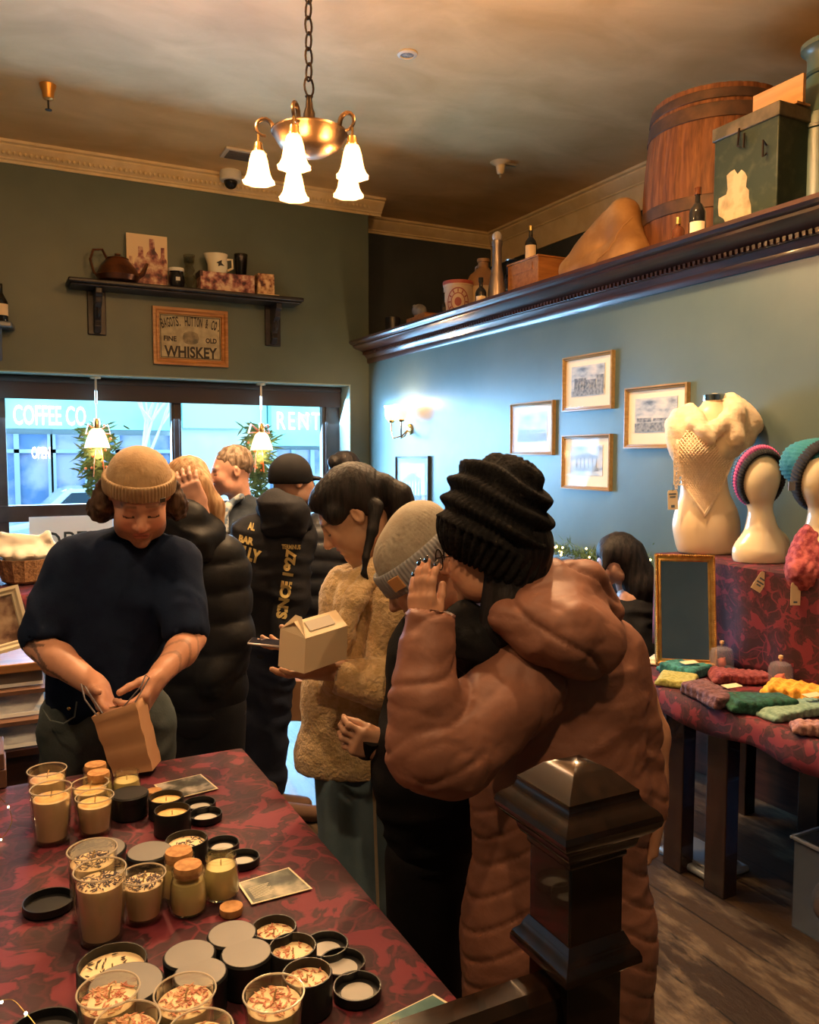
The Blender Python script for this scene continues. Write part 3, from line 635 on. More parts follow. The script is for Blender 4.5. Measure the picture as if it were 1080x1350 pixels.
# corner of another shelf at the left edge of the view
e0 = onY(6, 432, WY-.15)
s2 = thing('wall_shelf', 'small blue grey corner shelf at left edge of window wall', 'shelf', (e0.x-.1, WY, e0.z))
MB().prism([(e0.x-.35, WY, e0.z), (e0.x+.08, WY, e0.z), (e0.x+.05, WY-.2, e0.z), (e0.x-.35, WY-.26, e0.z)], (0, 0, .045)).build('board', mat('blue grey gloss paint', (.10, .13, .18), .2), s2, bevel=.01)
MB().prism([(e0.x-.02, WY, e0.z), (e0.x-.02, WY-.15, e0.z), (e0.x-.02, WY-.04, e0.z-.22), (e0.x-.02, WY, e0.z-.25)], (-.05, 0, 0)).build('bracket', mat('blue grey gloss paint', (.10, .13, .18), .2), s2, bevel=.008)
p = V((e0.x-.02, WY-.12, e0.z+.046)); bo = thing('bottle', 'dark bottle with pale label on corner shelf at left edge', 'bottle', p)
MB().lathe([(.045, 0), (.05, .01), (.05, .16), (.03, .2), (.016, .23), (.016, .3), (0, .3)], p, 18).build('glass_body', mat('black bottle glass', (.012, .012, .012), .08), bo)
MB().lathe([(.051, .05), (.051, .14)], p, 18, close=True).build('paper_label', creamp, bo)
# pendant lamps and evergreen swags in the window
green = mat('conifer green', (.05, .10, .03), .7, col2=(.12, .20, .07), scale=20); rib = mat('rust orange ribbon', (.65, .20, .06), .6)
for i, (px, py, lab) in enumerate(((128, 578, 'left'), (345, 582, 'right'))):
    yl = WY+.10; c = onY(px, py, yl); pl = thing('pendant_lamp', f'lit bell glass pendant hanging in the {lab} half of the window', 'lamp', c)
    top = wt-.013
    MB().cyl((c.x, yl, top-.02), (c.x, yl, top), .045, n=16).cyl((c.x, yl, c.z+.3), (c.x, yl, top), .010, n=8).cyl((c.x, yl, c.z+.05), (c.x, yl, c.z+.33), .005, n=6).build('rod', mat('pale brass rod', (.75, .65, .5), .3, metal=.6), pl)
    MB().lathe([(.02, .17), (.028, .14), (.028, .09), (.04, .085)], c, 14).build('lamp_holder', brass, pl)
    prof = [(.035, .085), (.06, .06), (.085, -.01), (.105, -.08)]
    MB().lathe(prof+[(r-.004, h) for r, h in prof[::-1]], c, 24, close=True).build('lamp_shade', shade('lit pale shade', (1, .60, .24), 5), pl)
    point('pendant_light', c+UP*-.12, 5, WARM, .05)
    # swag
    random.seed(10+i); ys = GY-.14; s0 = onY(px-6 if i else px, 560, ys); sw = thing('evergreen_swag', f'evergreen swag with rust ribbon in the {lab} half of the window', 'garland', s0); nb = MB(); zt_ = onY(px, 560, ys).z; zl = onY(px, 655, ys).z
    for k in range(520):
        t = random.random(); spread = .22*(1-abs(t-.35))**1.2
        b0 = V((s0.x+random.gauss(0, .05), ys+random.uniform(-.03, .03), zt_+(zl-zt_)*t)); dd = V((random.choice((-1, 1))*random.uniform(.3, 1), random.uniform(-.15, .15), random.uniform(-1.0, .35))).normalized()
        Ln = spread*random.uniform(.4, 1); q = b0+dd*Ln; s_ = dd.cross(V((0, 1, 0)))*.006
        nb.add([b0-s_, b0+s_, b0+dd*Ln*.6+s_*1.3, q, b0+dd*Ln*.6-s_*1.3], [(0, 1, 2, 3, 4)])
    nb.build('needles', green, sw, smooth=0, solid=.002)
    rb_ = MB()
    for s_ in (-1, 1):
        rb_.tube([(s0.x, ys-.05, zt_-.06), (s0.x+s_*.08, ys-.07, zt_-.0), (s0.x+s_*.10, ys-.06, zt_-.08), (s0.x, ys-.05, zt_-.07)], .022, 6, flat=.3)
        rb_.tube([(s0.x, ys-.05, zt_-.06), (s0.x+s_*.03, ys-.06, zt_-.25), (s0.x+s_*.045, ys-.05, zt_-.45)], .02, 6, flat=.25)
    for _ in range(14): rb_.sph((s0.x+random.uniform(-.12, .12), ys-.05, zt_+(zl-zt_)*random.random()*.7), .012, 6)
    rb_.build('ribbon', rib, sw)
# thin cords of the blinds
# ================================================================ THINGS ALONG THE LEDGE
ZL = 2.8055
def LP(px, X):
    p = onX(px, 400, X); d = (p-ORG).dot(FW); return V((X, p.y, ZL)), d/FPX
def bottle(name, p, h, r, m, label, cat='bottle', neck=.28, cap=None, lab=None, wax=None, scale=1):
    b = thing(name, label, cat, p); nh = h*neck; bh = h-nh
    MB().lathe([(r*.9, 0), (r, .006), (r, bh*.72), (r*.86, bh*.84), (r*.5, bh*.96), (r*.34, bh), (r*.30, h-.012), (r*.38, h-.011), (r*.38, h), (0, h)], p, 20).build('glass_body', m, b)
    if cap: MB().lathe([(r*.42, h-.03), (r*.42, h+.006), (0, h+.008)], p, 14).build('cap', cap, b)
    if lab:
        a0, a1 = lab[1], lab[2]; vs = MB(); dr = V((-p.x, -p.y, 0)).normalized(); sd = V((-dr.y, dr.x, 0))
        def fn(u, v): t = (u-.5)*2.0; return p+dr*(r*1.015*math.cos(t))+sd*(r*1.015*math.sin(t))+UP*(a0+(a1-a0)*v)
        vs.grid(fn, 10, 2).build('paper_label', lab[0], b)
    return b
amber = mat('brown bottle glass', (.10, .03, .012), .08); blackg = mat('black bottle glass', (.010, .012, .010), .07)
foil = mat('gold foil', (.6, .42, .15), .35, metal=1)
# barrel
p, s = LP(938, 4.12); R = 88*s; H = 1.06
bwood = wood('barrel oak', (.13, .045, .016), (.30, .115, .038), .55, 'Z', 5)
bar = thing('wooden_barrel', 'big weathered oak barrel with iron hoops on the ledge', 'barrel', p)
def br(h): t = h/H; return R*(.93+.075*math.sin(min(1, max(0, t*.85+.18))*PI)-.07*max(0, t-.55))
NS = 22
MB().lathe([(br(h), h) for h in np.linspace(0, H, 14)]+[(br(H)-.03, H), (br(H)-.03, H-.05), (0, H-.05)], p, NS*6, fn=lambda a, h: 1-.012*(abs(((a*NS/(2*PI)) % 1)-.5) > .44)).build('staves', bwood, bar, smooth=25)
hoop = mat('grey brown hoop iron', (.10, .065, .05), .55, metal=.5, col2=(.16, .09, .06), scale=9)
for h0, h1 in ((.02, .07), (.34, .42), (.86, .95), (.97, 1.03)):
    MB().lathe([(br(h0)+.002, h0), (br(h0)+.007, h0+.004), (br(h1)+.007, h1-.004), (br(h1)+.002, h1)], p, 60, close=True).build('hoop', hoop, bar)
st = MB().box(p+V((0, 0, 0))+V((-.10, -.2, 0))*0+UP*(H-.02)+V((-math.cos(2.3)*-.5*0, 0, 0)), (.02, .02, .02))
# leather sack
p, s = LP(796, 3.66); sdir = (V((0, -1, 0)))  # screen right is -Y on the ledge
sk = Sdf(.05)
def LK(px, py, X): return onX(px, py, X)
A = LK(756, 358, 3.60); B = LK(826, 268, 3.78); C_ = LK(830, 335, 3.66); A.z = max(A.z, ZL+.09); C_.z = ZL+.14
sk.cap(A, C_, .075, .13, .05); sk.cap(LK(775, 335, 3.66), LK(818, 290, 3.72), .115, .11, .07, sq=((1, 0, .2), .8)); sk.cap(C_, LK(824, 285, 3.75), .14, .105, .06, sq=((1, 0, 0), .8)); sk.cap(A, LK(812, 296, 3.75), .085, .10, .07)
v, f = sk.mesh(.014); v = relax(v, f, 2); N_ = normals(v, f); v += N_*((vnoise(v*9)-.5)*.02)[:, None]; v[:, 2] = np.maximum(v[:, 2], ZL)
leather = mat('tan leather', (.30, .15, .045), .5, col2=(.50, .29, .11), scale=4, bump=.4, bscale=16, bdist=.006)
so = make('leather_sack', v, f, leather, smooth=180); tag(so, 'bulging tan leather sack leaning against the barrel', 'sack')
seam = []
for t in np.linspace(0, 1, 14):
    q = LK(836-36*t*t*.9, 258+92*t, 3.66); 
    d2 = np.linalg.norm(v-np.array(q), axis=1)
    # nearest visible surface point towards the room
    cand = np.where((np.abs(v[:, 1]-q.y) < .03) & (np.abs(v[:, 2]-q.z) < .03))[0]
    if len(cand): j = cand[np.argmin(v[cand, 0])]; seam.append(V(v[j]))
if len(seam) > 4: MB().tube(seam, .006, 6).build('seam', mat('pale seam', (.40, .22, .08), .6), so)
# wooden crate and bottle on it
cratew = wood('orange pine', (.30, .11, .028), (.46, .19, .05), .5, 'X', 4)
p, s = LP(708, 3.62); cr_ = thing('wooden_crate', 'small orange pine crate on ledge beside the sack', 'crate', p)
cw = 27*s; chh = .30
MB().box(p+UP*(chh/2), (.26, cw*2/ .8, chh)).box(p+UP*(chh+.006), (.275, cw*2/.8+.012, .014)).build('box_body', cratew, cr_, bevel=.003)
MB().box(p+V((-.132, 0, chh*.82)), (.006, cw*1.6, .05)).build('side_batten', cratew, cr_)
MB().box(p+V((-.05, cw/.8+.01, chh*.5)), (.10, .012, chh*.9)).build('side_paper', mat('grey paper', (.55, .5, .45), .7), cr_)
q = V((3.62, LP(699, 3.62)[0].y, ZL+chh+.0135)); bottle('bottle', q, .27, .045, blackg, 'dark stout bottle with pale label standing on pine crate', cap=foil, lab=(creamp, .03, .13))
p, s = LP(675, 3.62); o = thing('glass_lantern', 'dark glass lantern jar between crate and tall pewter bottle', 'lantern', p); dkg = mat('smoky dark glass', (.03, .03, .035), .06)
MB().lathe([(.07, 0), (.08, .02), (.08, .20), (.05, .25), (.03, .27), (.045, .30), (.045, .36), (0, .37)], p, 18).build('body', dkg, o)
MB().tube([p+V((0, .08, .1)), p+V((0, .12, .2)), p+V((0, .08, .3))], .008, 6).build('handle', dkg, o)
MB().lathe([(.085, .14), (.09, .15), (.085, .16)], p, 18, close=True).build('collar', mat('tin rim', (.5, .5, .5), .3, metal=1), o)
MB().lathe([(.05, .385), (.052, .39), (.0, .40)], p, 14).build('cap', mat('tin rim', (.5, .5, .5), .3, metal=1), o)
p, s = LP(655, 3.44); pew = mat('dull pewter', (.30, .24, .20), .35, metal=.7)
bt = thing('pewter_bottle', 'tall slim pewter bottle with round knob top on ledge', 'bottle', p)
MB().lathe([(.065, 0), (.07, .02), (.066, .14), (.05, .24), (.036, .32), (.034, .45), (.04, .47), (.04, .50), (0, .505)], p, 20).build('body', pew, bt); MB().sph(p+UP*.53, (.038, .038, .042), 12).build('knob', mat('clear stopper', (.5, .42, .35), .1), bt)
p, s = LP(637, 3.86); jug = thing('stoneware_jug', 'large two tone stoneware jug behind the pewter bottle', 'jug', p)
MB().lathe([(.145, 0), (.15, .02), (.15, .34)], p, 28, close=False).build('lower_body', mat('cream stoneware', (.55, .42, .26), .35, col2=(.48, .36, .2), scale=5), jug)
MB().lathe([(.151, .34), (.150, .38), (.12, .45), (.06, .50), (.045, .52), (.045, .56), (.055, .565), (.055, .59), (0, .59)], p, 28).build('upper_body', mat('brown stoneware', (.30, .15, .06), .35), jug)
MB().tube([p+V((0, .05, .55)), p+V((0, .11, .54)), p+V((0, .13, .46)), p+V((0, .125, .42))], .014, 8).build('handle', mat('brown stoneware', (.30, .15, .06), .35), jug)
p, s = LP(634, 3.34); bottle('bottle', p, .225, .042, blackg, 'small black beer bottle with oval label in front of stoneware jug', cap=blackg, lab=(creamp, .02, .09))
p, s = LP(604, 3.62); tin = thing('biscuit_tin', 'round cream tin with red clock face picture on ledge', 'tin', p)
MB().lathe([(.125, 0), (.125, .33), (.13, .335), (.13, .37), (0, .372)], p, 30).build('tin_body', mat('cream tin', (.60, .42, .27), .4), tin)
MB().lathe([(.131, .345), (.134, .36), (.131, .375)], p, 30, close=True).build('rim', mat('red rim', (.40, .08, .05), .4), tin)
dr = V((-p.x, -p.y, 0)).normalized(); sd = UP.cross(dr)
mb = MB(); redp = mat('faded red print', (.32, .06, .05), .5)
def onTin(u, z, off=.002): a = u/.125; return p+dr*((.125+off)*math.cos(a))+sd*((.125+off)*math.sin(a))+UP*z
def ringf(r0, r1):
    def fn(u, v): t = 2*PI*u; r = r0+(r1-r0)*v; return onTin(r*math.cos(t), .19+r*math.sin(t)*1.25, .0025)
    return fn
mb.grid(ringf(.088, .096), 36, 2, True).grid(ringf(.055, .062), 36, 2, True).grid(ringf(.0, .03), 24, 2, True)
for k in range(12):
    t = k*PI/6
    mb.grid(lambda u, v: onTin((.064+.022*u)*math.cos(t)-(v-.5)*.009*math.sin(t), .19+((.064+.022*u)*math.sin(t)+(v-.5)*.009*math.cos(t))*1.25, .003), 2, 2)
mb.build('clock_picture', redp, tin, smooth=0)
p, s = LP(586, 3.50); bottle('bottle', p, .28, .035, blackg, 'thin black bottle squeezed between wood box and cream tin')
p, s = LP(562, 3.55); wb_ = thing('wooden_box', 'low reddish wooden box at far end of the ledge', 'box', p); MB().box(p+UP*.07, (.22, .36, .14)).build('box_body', cratew, wb_, bevel=.003); MB().box(p+V((-.0, -.06, .148)), (.2, .2, .014)).build('lid', cratew, wb_)
p2, s = LP(553, 3.55); p2 = p2+UP*.1555; gj = thing('glass_flask', 'small smoky round glass flask lying on the low wooden box', 'flask', p2)
MB().sph(p2+UP*.062, (.07, .075, .062), 14).cyl(p2+V((0, .05, .08)), p2+V((0, .1, .12)), .018, n=12).build('body', mat('grey glass', (.16, .15, .14), .05, col2=(.3, .28, .25), scale=7), gj)
p, s = LP(518, 3.50); o = MB().lathe([(.075, 0), (.075, .215), (.07, .22), (0, .218)], p, 24).build('black_can', mat('matte black tin', (.015, .015, .018), .35)); tag(o, 'plain black cylindrical can at the far end of the ledge', 'can')
# green box with board on it, milk can, two bottles at the edge
p, s = LP(1000, 3.60); gb = thing('metal_box', 'dented dark green metal box with torn cream label beside barrel', 'box', p)
gm = mat('chipped green enamel', (.028, .045, .03), .4, col2=(.07, .085, .05), scale=16, lo=.5, hi=.75)
wd, dp, hh_ = .40, .26, .58
Rb = Matrix.Rotation(math.radians(0), 3, 'Z')
gy = p.y
MB().box(p+UP*(hh_/2), (dp, wd, hh_)).build('box_body', gm, gb, bevel=.006)
MB().box(p+UP*(hh_+.0), (dp+.02, wd+.02, .07)).build('lid', mat('worn olive lid', (.08, .075, .045), .45, col2=(.16, .13, .08), scale=12), gb, bevel=.006)
lb = MB(); random.seed(2); o_ = []
for k in range(26):
    a = 2*PI*k/26; r = random.uniform(.65, 1.15); o_.append((p.x-dp/2-.001, p.y+.05+.10*math.cos(a)*r, p.z+.20+.17*math.sin(a)*r))
lb.prism(o_, (-.002, 0, 0)).build('torn_label', mat('torn cream label', (.62, .46, .25), .7, col2=(.30, .24, .12), scale=14, lo=.45, hi=.7), gb, smooth=0)
MB().tube([p+V((-dp/2-.01, .03, hh_-.02)), p+V((-dp/2-.02, .03, hh_-.11)), p+V((-dp/2-.02, -.01, hh_-.13)), p+V((-dp/2-.02, -.01, hh_-.06))], .006, 6).build('clasp', iron, gb)
MB().tube([p+V((-dp/2-.01, -.14, hh_-.16)), p+V((-dp/2-.035, -.14, hh_-.14)), p+V((-dp/2-.035, -.14, hh_-.22)), p+V((-dp/2-.01, -.14, hh_-.20))], .006, 6).build('latch', iron, gb)
o = MB().box(p+V((.02, -.07, hh_+.0365+.075)), (.02, .30, .15)).box(p+V((.02, -.07, hh_+.0365+.006)), (.10, .30, .012)).build('wooden_board', wood('pale board', (.55, .30, .12), (.68, .40, .18), .5, 'Y', 3), bevel=.002); tag(o, 'pale wooden board standing on the green metal box', 'board')
p, s = LP(1084, 3.88); mc = thing('milk_can', 'tall blue green enamel milk can at right end of ledge', 'can', p)
mg = mat('blue green enamel', (.06, .13, .11), .3, col2=(.09, .17, .14), scale=5)
MB().lathe([(.20, 0), (.205, .02), (.20, .03), (.20, .52), (.197, .60)], p, 36).build('body', mg, mc)
MB().lathe([(.2, .60), (.18, .66), (.13, .76), (.11, .82), (.108, .92), (.125, .95), (.14, .96), (.14, .985), (0, .99)], p, 36).build('shoulder', mat('green brown enamel', (.11, .12, .08), .35, col2=(.06, .13, .11), scale=6), mc)
for h, r in ((.015, .21), (.53, .205), (.83, .115)): MB().lathe([(r-.005, h-.012), (r+.004, h-.008), (r+.004, h+.008), (r-.005, h+.012)], p, 36, close=True).build('band', mat('dark green band', (.03, .06, .05), .35), mc)
MB().tube([p+V((-.19, .08, .10)), p+V((-.24, .10, .10)), p+V((-.24, .10, .02)), p+V((-.19, .08, .02))], .008, 6).build('foot_ring', iron, mc)
p, s = LP(892, 3.26); bottle('bottle', p, .135, .034, amber, 'tiny brown glass bottle standing on ledge before the barrel', cap=foil)
p, s = LP(917, 3.26); bottle('bottle', p, .25, .042, blackg, 'black beer bottle with pointed pale label before the barrel', cap=amber, lab=(creamp, .012, .08))
# ================================================================ RIGHT WALL: sconce and pictures
pw = onX(541, 566, WX)
sc = thing('wall_sconce', 'brass wall light with two lit upturned glass shades', 'lamp', pw)
MB().lathe([(.05, 0), (.048, .015), (.02, .03), (0, .03)], pw, 20, axis=(-1, 0, 0)).build('back_plate', brass, sc)
for dy in (.10, -.10):
    q = pw+V((-.14, dy, .06)); pts = [pw+V((-.02, 0, 0)), pw+V((-.07, dy*.3, -.06)), pw+V((-.13, dy*.8, -.08)), q+V((0, 0, -.07)), q]
    MB().tube(pts, .007, 8).lathe([(.02, 0), (.028, .01), (.03, .02), (.012, .025)], q, 14).build('arm', brass, sc)
    prof = [(.030, .02), (.05, .04), (.058, .08), (.055, .12), (.068, .15)]
    MB().lathe(prof+[(r-.003, h) for r, h in prof[::-1]], q, 24, close=True).build('lamp_shade', lampg, sc)
    point('sconce_light', q+UP*.16, 5, WARM, .03)
goldf = wood('thin gilt frame', (.26, .15, .05), (.38, .24, .09), .35, 'Y', 4); darkf = mat('dark silver frame', (.06, .06, .055), .3, metal=.4)
matb = mat('ivory mount board', (.80, .68, .48), .7)
engr = art('grey engraving', (.10, .12, .13), (.26, .28, .28), (.42, .42, .38), (.62, .56, .44), (1, 1, 2.2), (.33, .5, .66), 9)
pgl = glass('picture glass', f0=.008, f1=.10)
def wallpic(px0, px1, pyt, pyb, label, fr_m, mount=.055, kind='building', mountm=None):
    pxm = (px0+px1)/2; a = onX(px0, 600, WX-.02).y; b_ = onX(px1, 600, WX-.02).y; zt_ = onX(pxm, pyt, WX-.02).z; zb_ = onX(pxm, pyb, WX-.02).z
    cy = (a+b_)/2; hw = abs(a-b_)/2; cz = (zt_+zb_)/2; hh = (zt_-zb_)/2; c = V((WX, cy, cz))
    P = thing('framed_picture', label, 'picture', (WX, cy, cz-hh)); nrm = V((-1, 0, 0)); xd = V((0, -1, 0))
    m_ = MB(); frame(m_, c, hw, hh, .024, .028, nrm, xd); m_.build('frame', fr_m, P, smooth=20)
    MB().box(c+nrm*.006, (.008, hw*2-.03, hh*2-.03)).build('mount', mountm or matb, P, smooth=0)
    iw, ih = hw-.024-mount, hh-.024-mount; ic = c+nrm*.0115+UP*.012
    MB().box(ic, (.003, iw*2, ih*2)).build('print', engr, P, smooth=0)
    dk = MB(); y0 = nrm*.002
    def rect(u0, v0, u1, v1, o=.0025): dk.prism([ic+xd*(u*iw)+UP*(v_*ih)+nrm*o for u, v_ in ((u0, v0), (u1, v0), (u1, v1), (u0, v1))], nrm*.0008)
    if kind == 'building':
        rect(-.9, -.95, .95, -.62)
        rect(-.8, -.62, -.1, .2); rect(-.1, -.62, .5, .05, .003); rect(.55, -.62, .95, .3)
        for k in range(7): rect(-.74+.17*k, -.55, -.68+.17*k, .0 if k < 4 else -.12, .004)
    elif kind == 'temple':
        rect(-.75, -.7, .75, -.5)
        for k in range(6): rect(-.62+.24*k, -.5, -.54+.24*k, .15, .004)
        rect(-.72, .15, .72, .26); dk.prism([ic+xd*(u*iw)+UP*(v_*ih)+nrm*.003 for u, v_ in ((-.7, .26), (.7, .26), (0, .55))], nrm*.001)
    else:
        rect(-1, -.95, 1, -.45); rect(-.9, -.4, -.2, -.15); rect(-.1, -.35, .9, -.2)
    dk.build('engraved_motif', mat('engraving ink', (.13, .15, .17), .7, col2=(.30, .31, .30), scale=50), P, smooth=0)
    MB().box(c+nrm*.019, (.002, hw*2-.04, hh*2-.04)).build('glass_pane', pgl, P, smooth=0)
wallpic(741, 806, 467, 541, 'engraving of city buildings in thin gilt frame, highest of four', goldf)
wallpic(741, 805, 573, 646, 'engraving of columned building in gilt frame below the highest picture', goldf, kind='temple')
wallpic(673, 729, 530, 600, 'nearly square framed print left of the two stacked pictures', goldf, kind='view')
wallpic(823, 905, 508, 591, 'wide harbour view print in gilt frame beside the mannequin', goldf, kind='view')
wallpic(522, 565, 601, 680, 'dark silver framed print on right wall beneath the brass sconce', darkf, kind='temple', mountm=mat('pale blue mount', (.22, .27, .29), .7))
# ================================================================ KNITWEAR DISPLAY ON THE RIGHT
vel = velvet('burgundy damask velvet')
TZ = .76
TX0, TX1 = 2.38, WX-.05; TYN, TYF = 1.05, 2.78
RZ = onX(945, 739, 2.95).z; RX = 2.90
print('riser top', RZ)
dtab = thing('display_table', 'dark wooden trestle table carrying the knitwear by right wall', 'table', ((TX0+TX1)/2, (TYN+TYF)/2, 0))
MB().bx((TX0+.03, TYN+.03, TZ-.03), (TX1, TYF-.03, TZ)).build('tabletop', darkw, dtab)
for (x, y) in ((TX0+.10, 2.42), (TX0+.10, 2.2), (TX0+.10, 1.25), (TX1-.15, 2.3), (TX1-.15, 1.25), (TX1-.15, 2.68)):
    MB().bx((x-.035, y-.05, 0), (x+.035, y+.05, TZ-.031)).build('leg', darkwZ, dtab, bevel=.004)
# cloth over the table with a wavy skirt; second cloth over the riser
def skirt_cloth(x0, x1, y0, y1, z, drop, wav=.006):
    mb = MB(); n = 60
    loop = [(x1, y0)]+[(x0+(x1-x0)*(1-t), y0) for t in np.linspace(0.05, 1, 14)]+[(x0, y0+(y1-y0)*t) for t in np.linspace(0.01, 1, 50)]+[(x0+(x1-x0)*t, y1) for t in np.linspace(.05, 1, 14)]
    rows = []
    cx, cy = (x0+x1)/2, (y0+y1)/2
    N_ = len(loop); vs = []
    for (f_, dz, out) in ((0, 0, 0), (.985, 0, 0), (1, -.008, .008), (1, -.03, .014), (1, -drop*.4, .02), (1, -drop*.75, .022), (1, -drop, .025)):
        for i, (x, y) in enumerate(loop):
            w_ = wav*math.sin(i*.9)*abs(dz)/drop+.5*wav*math.sin(i*.37+1)*abs(dz)/drop
            ox = -1 if x == x0 else 0; oy = -1 if y == y0 else (1 if y == y1 else 0)
            vs.append((cx+(x-cx)*f_+ox*(out+w_), cy+(y-cy)*f_+oy*(out+w_), z+dz+(.012*math.sin(i*.5) if dz == -drop else 0)))
    fs = [(j*N_+i, j*N_+i+1, (j+1)*N_+i+1, (j+1)*N_+i) for j in range(1, 6) for i in range(N_-1)]
    fs.append([N_+i for i in range(N_)])
    mb.add(vs[:], fs); return mb
c_ = skirt_cloth(TX0, TX1, TYN, TYF, TZ+.006, .10).build('tablecloth', vel, smooth=50, solid=.004); tag(c_, 'burgundy damask velvet cloth lying on the knitwear table', 'tablecloth')
TT = TZ+.009
rs_ = thing('display_riser', 'tall box draped in burgundy damask velvet behind the knitwear', 'riser', ((RX+TX1)/2, 2, TT))
ry0, ry1 = 1.10, onX(866, 740, RX).y
MB().bx((RX+.01, ry0+.01, TT), (TX1, ry1-.01, RZ-.006)).build('box_body', darkw, rs_, smooth=0)
dm = MB()
def drape(u, v):
    # v 0 back top edge, to front lower edge ; u along Y
    y = ry0+(ry1-ry0)*u; k = v*1.0; topw = TX1-RX; tot = topw+(RZ-TT)
    s_ = k*tot
    if s_ < topw: return V((TX1-s_, y, RZ))
    t = s_-topw; return V((RX-.012-.008*math.sin(y*26)*min(1, t*3)-.006*math.sin(y*11+1), y, RZ-t+.004))
dm.grid(drape, 90, 30)
dm.build('velvet_drape', vel, rs_, smooth=60, solid=.004)
dm = MB().grid(lambda u, v: V((RX+(TX1-RX)*u, ry1+.008+.006*math.sin(u*14), RZ-(RZ-TT)*v)), 20, 8); dm.build('side_drape', vel, rs_, smooth=60, solid=.004)
RT_ = RZ+.003
# torso mannequin
ivory = mat('ivory mannequin vinyl', (.78, .60, .38), .35, col2=(.74, .56, .34), scale=2, coat=.3)
base = onZ(935, 741, RT_); base.x = 3.14; base = onX(936, 738, 3.14); base.z = RT_; dM = (base-ORG).dot(FW); s_m = dM/FPX
print('mannequin', base, dM)
def MP(px, py, off=0): q = W(px, py, dM+off); return q
man = thing('torso_mannequin', 'ivory female torso mannequin with chrome neck cap wearing a shawl', 'mannequin', base)
S = Sdf(.07); sq = (FW, .72)
hz = MP(935, 738).z
S.cap(MP(933, 712), MP(931, 690), .150, .148, .05, sq); S.cap(MP(931, 690), MP(928, 628), .135, .088, .06, sq); S.cap(MP(928, 632), MP(932, 590), .088, .12, .06, sq)
S.cap(MP(915, 585, -.03), MP(940, 583, -.03), .085, .085, .05, sq); S.cap(MP(910, 562), MP(960, 560), .075, .07, .06, sq); S.cap(MP(903, 560), MP(912, 585), .065, .05, .05, sq); S.cap(MP(975, 556), MP(968, 580), .058, .05, .05, sq)
S.cap(MP(942, 562), MP(942, 532), .075, .052, .05)
S.ell(MP(914, 590, -.075), .055, k=.04); S.ell(MP(946, 590, -.075), .055, k=.04)
v, f = S.mesh(.012); v[:, 2] = np.maximum(v[:, 2], RT_); v = relax(v, f, 2)
make('torso', v, f, ivory, man, smooth=180)
MB().lathe([(.052, 0), (.054, .002), (.054, .030), (.048, .034), (0, .036)], MP(942, 529), 28).build('neck_cap', mat('chrome', (.8, .75, .65), .08, metal=1), man)
# lace shawl: cowl rings at the neck and a triangle down the front, openwork made of yarn
yarn = mat('cream lace wool', (.86, .68, .47), .85, col2=(.78, .60, .40), scale=40, bump=.6, bscale=90, bdist=.004, sheen=.05)
shp = thing('lace_shawl', 'cream knitted lace shawl draped round the torso mannequin', 'shawl', MP(930, 600))
S2 = Sdf(.035); sqs = (FW, .75)
S2.cap(MP(903, 562), MP(912, 585), .083, .07, .05, sqs); S2.cap(MP(912, 560), MP(960, 558), .092, .088, .05, sqs); S2.cap(MP(975, 552), MP(972, 582), .085, .075, .05, sqs)
S2.cap(MP(915, 586, -.03), MP(943, 586, -.03), .102, .102, .05, sqs); S2.cap(MP(960, 532, .0), MP(985, 560, .0), .05, .07, .04)
S2.chain([MP(918, 535, -.02), MP(915, 560, -.1), MP(930, 575, -.13), MP(948, 560, -.11), MP(958, 532, -.02)], [.028, .033, .036, .033, .03], .02)
S2.chain([MP(922, 545, -.06), MP(926, 568, -.14), MP(936, 578, -.14), MP(950, 562, -.12)], [.022, .026, .026, .022], .02)
S2.chain([MP(958, 530, .02), MP(968, 545, -.08), MP(970, 575, -.10)], [.035, .05, .05], .03)
S2.cap(MP(898, 570, -.03), MP(908, 620, -.04), .06, .035, .05, sqs)
S2.ell(MP(938, 530, -.06), (.055, .09, .075), k=.03, op='s')
v, f = S2.mesh(.010); N_ = normals(v, f); q = v@np.array(RT); v += N_*(.004*np.sin(q*70+v[:, 2]*55+2*vnoise(v*5))+.0015*np.sin(v[:, 2]*400))[:, None]; v = relax(v, f, 1)
make('shawl_wrap', v, f, yarn, shp, smooth=180)
# openwork lower triangle: a net of yarn following the body front
net = MB(); fr_ = lambda px, py: MP(px, py, -.115-.045*math.exp(-((py-595)/25.)**2)+.00018*(px-926)**2*.4)
tri_l = [(893, 560), (895, 600), (902, 640), (928, 678)]; tri_r = [(985, 560), (968, 600), (952, 640), (928, 680)]
def edge(t, E):
    x = t*(len(E)-1); i = min(int(x), len(E)-2); a = x-i; return (E[i][0]*(1-a)+E[i+1][0]*a, E[i][1]*(1-a)+E[i+1][1]*a)
nu, nv = 34, 40; pts = {}
random.seed(4)
for j in range(nv):
    t = j/(nv-1); l = edge(t, tri_l); r = edge(t, tri_r)
    for i in range(nu):
        u = i/(nu-1); pts[i, j] = fr_(l[0]+(r[0]-l[0])*u+random.gauss(0, .25), l[1]+(r[1]-l[1])*u+random.gauss(0, .3)+3*math.sin(u*PI)*t)
for j in range(nv-1):
    for i in range(nu-1):
        if (i+j) % 2 == 0: net.tube([pts[i, j], pts[i+1, j+1]], .0032, 4)
        else: net.tube([pts[i+1, j], pts[i, j+1]], .0032, 4)
for E in (tri_l, tri_r): net.tube([fr_(*edge(t, E)) for t in np.linspace(0, 1, 24)], .009, 5)
net.build('lace_triangle', yarn, shp)
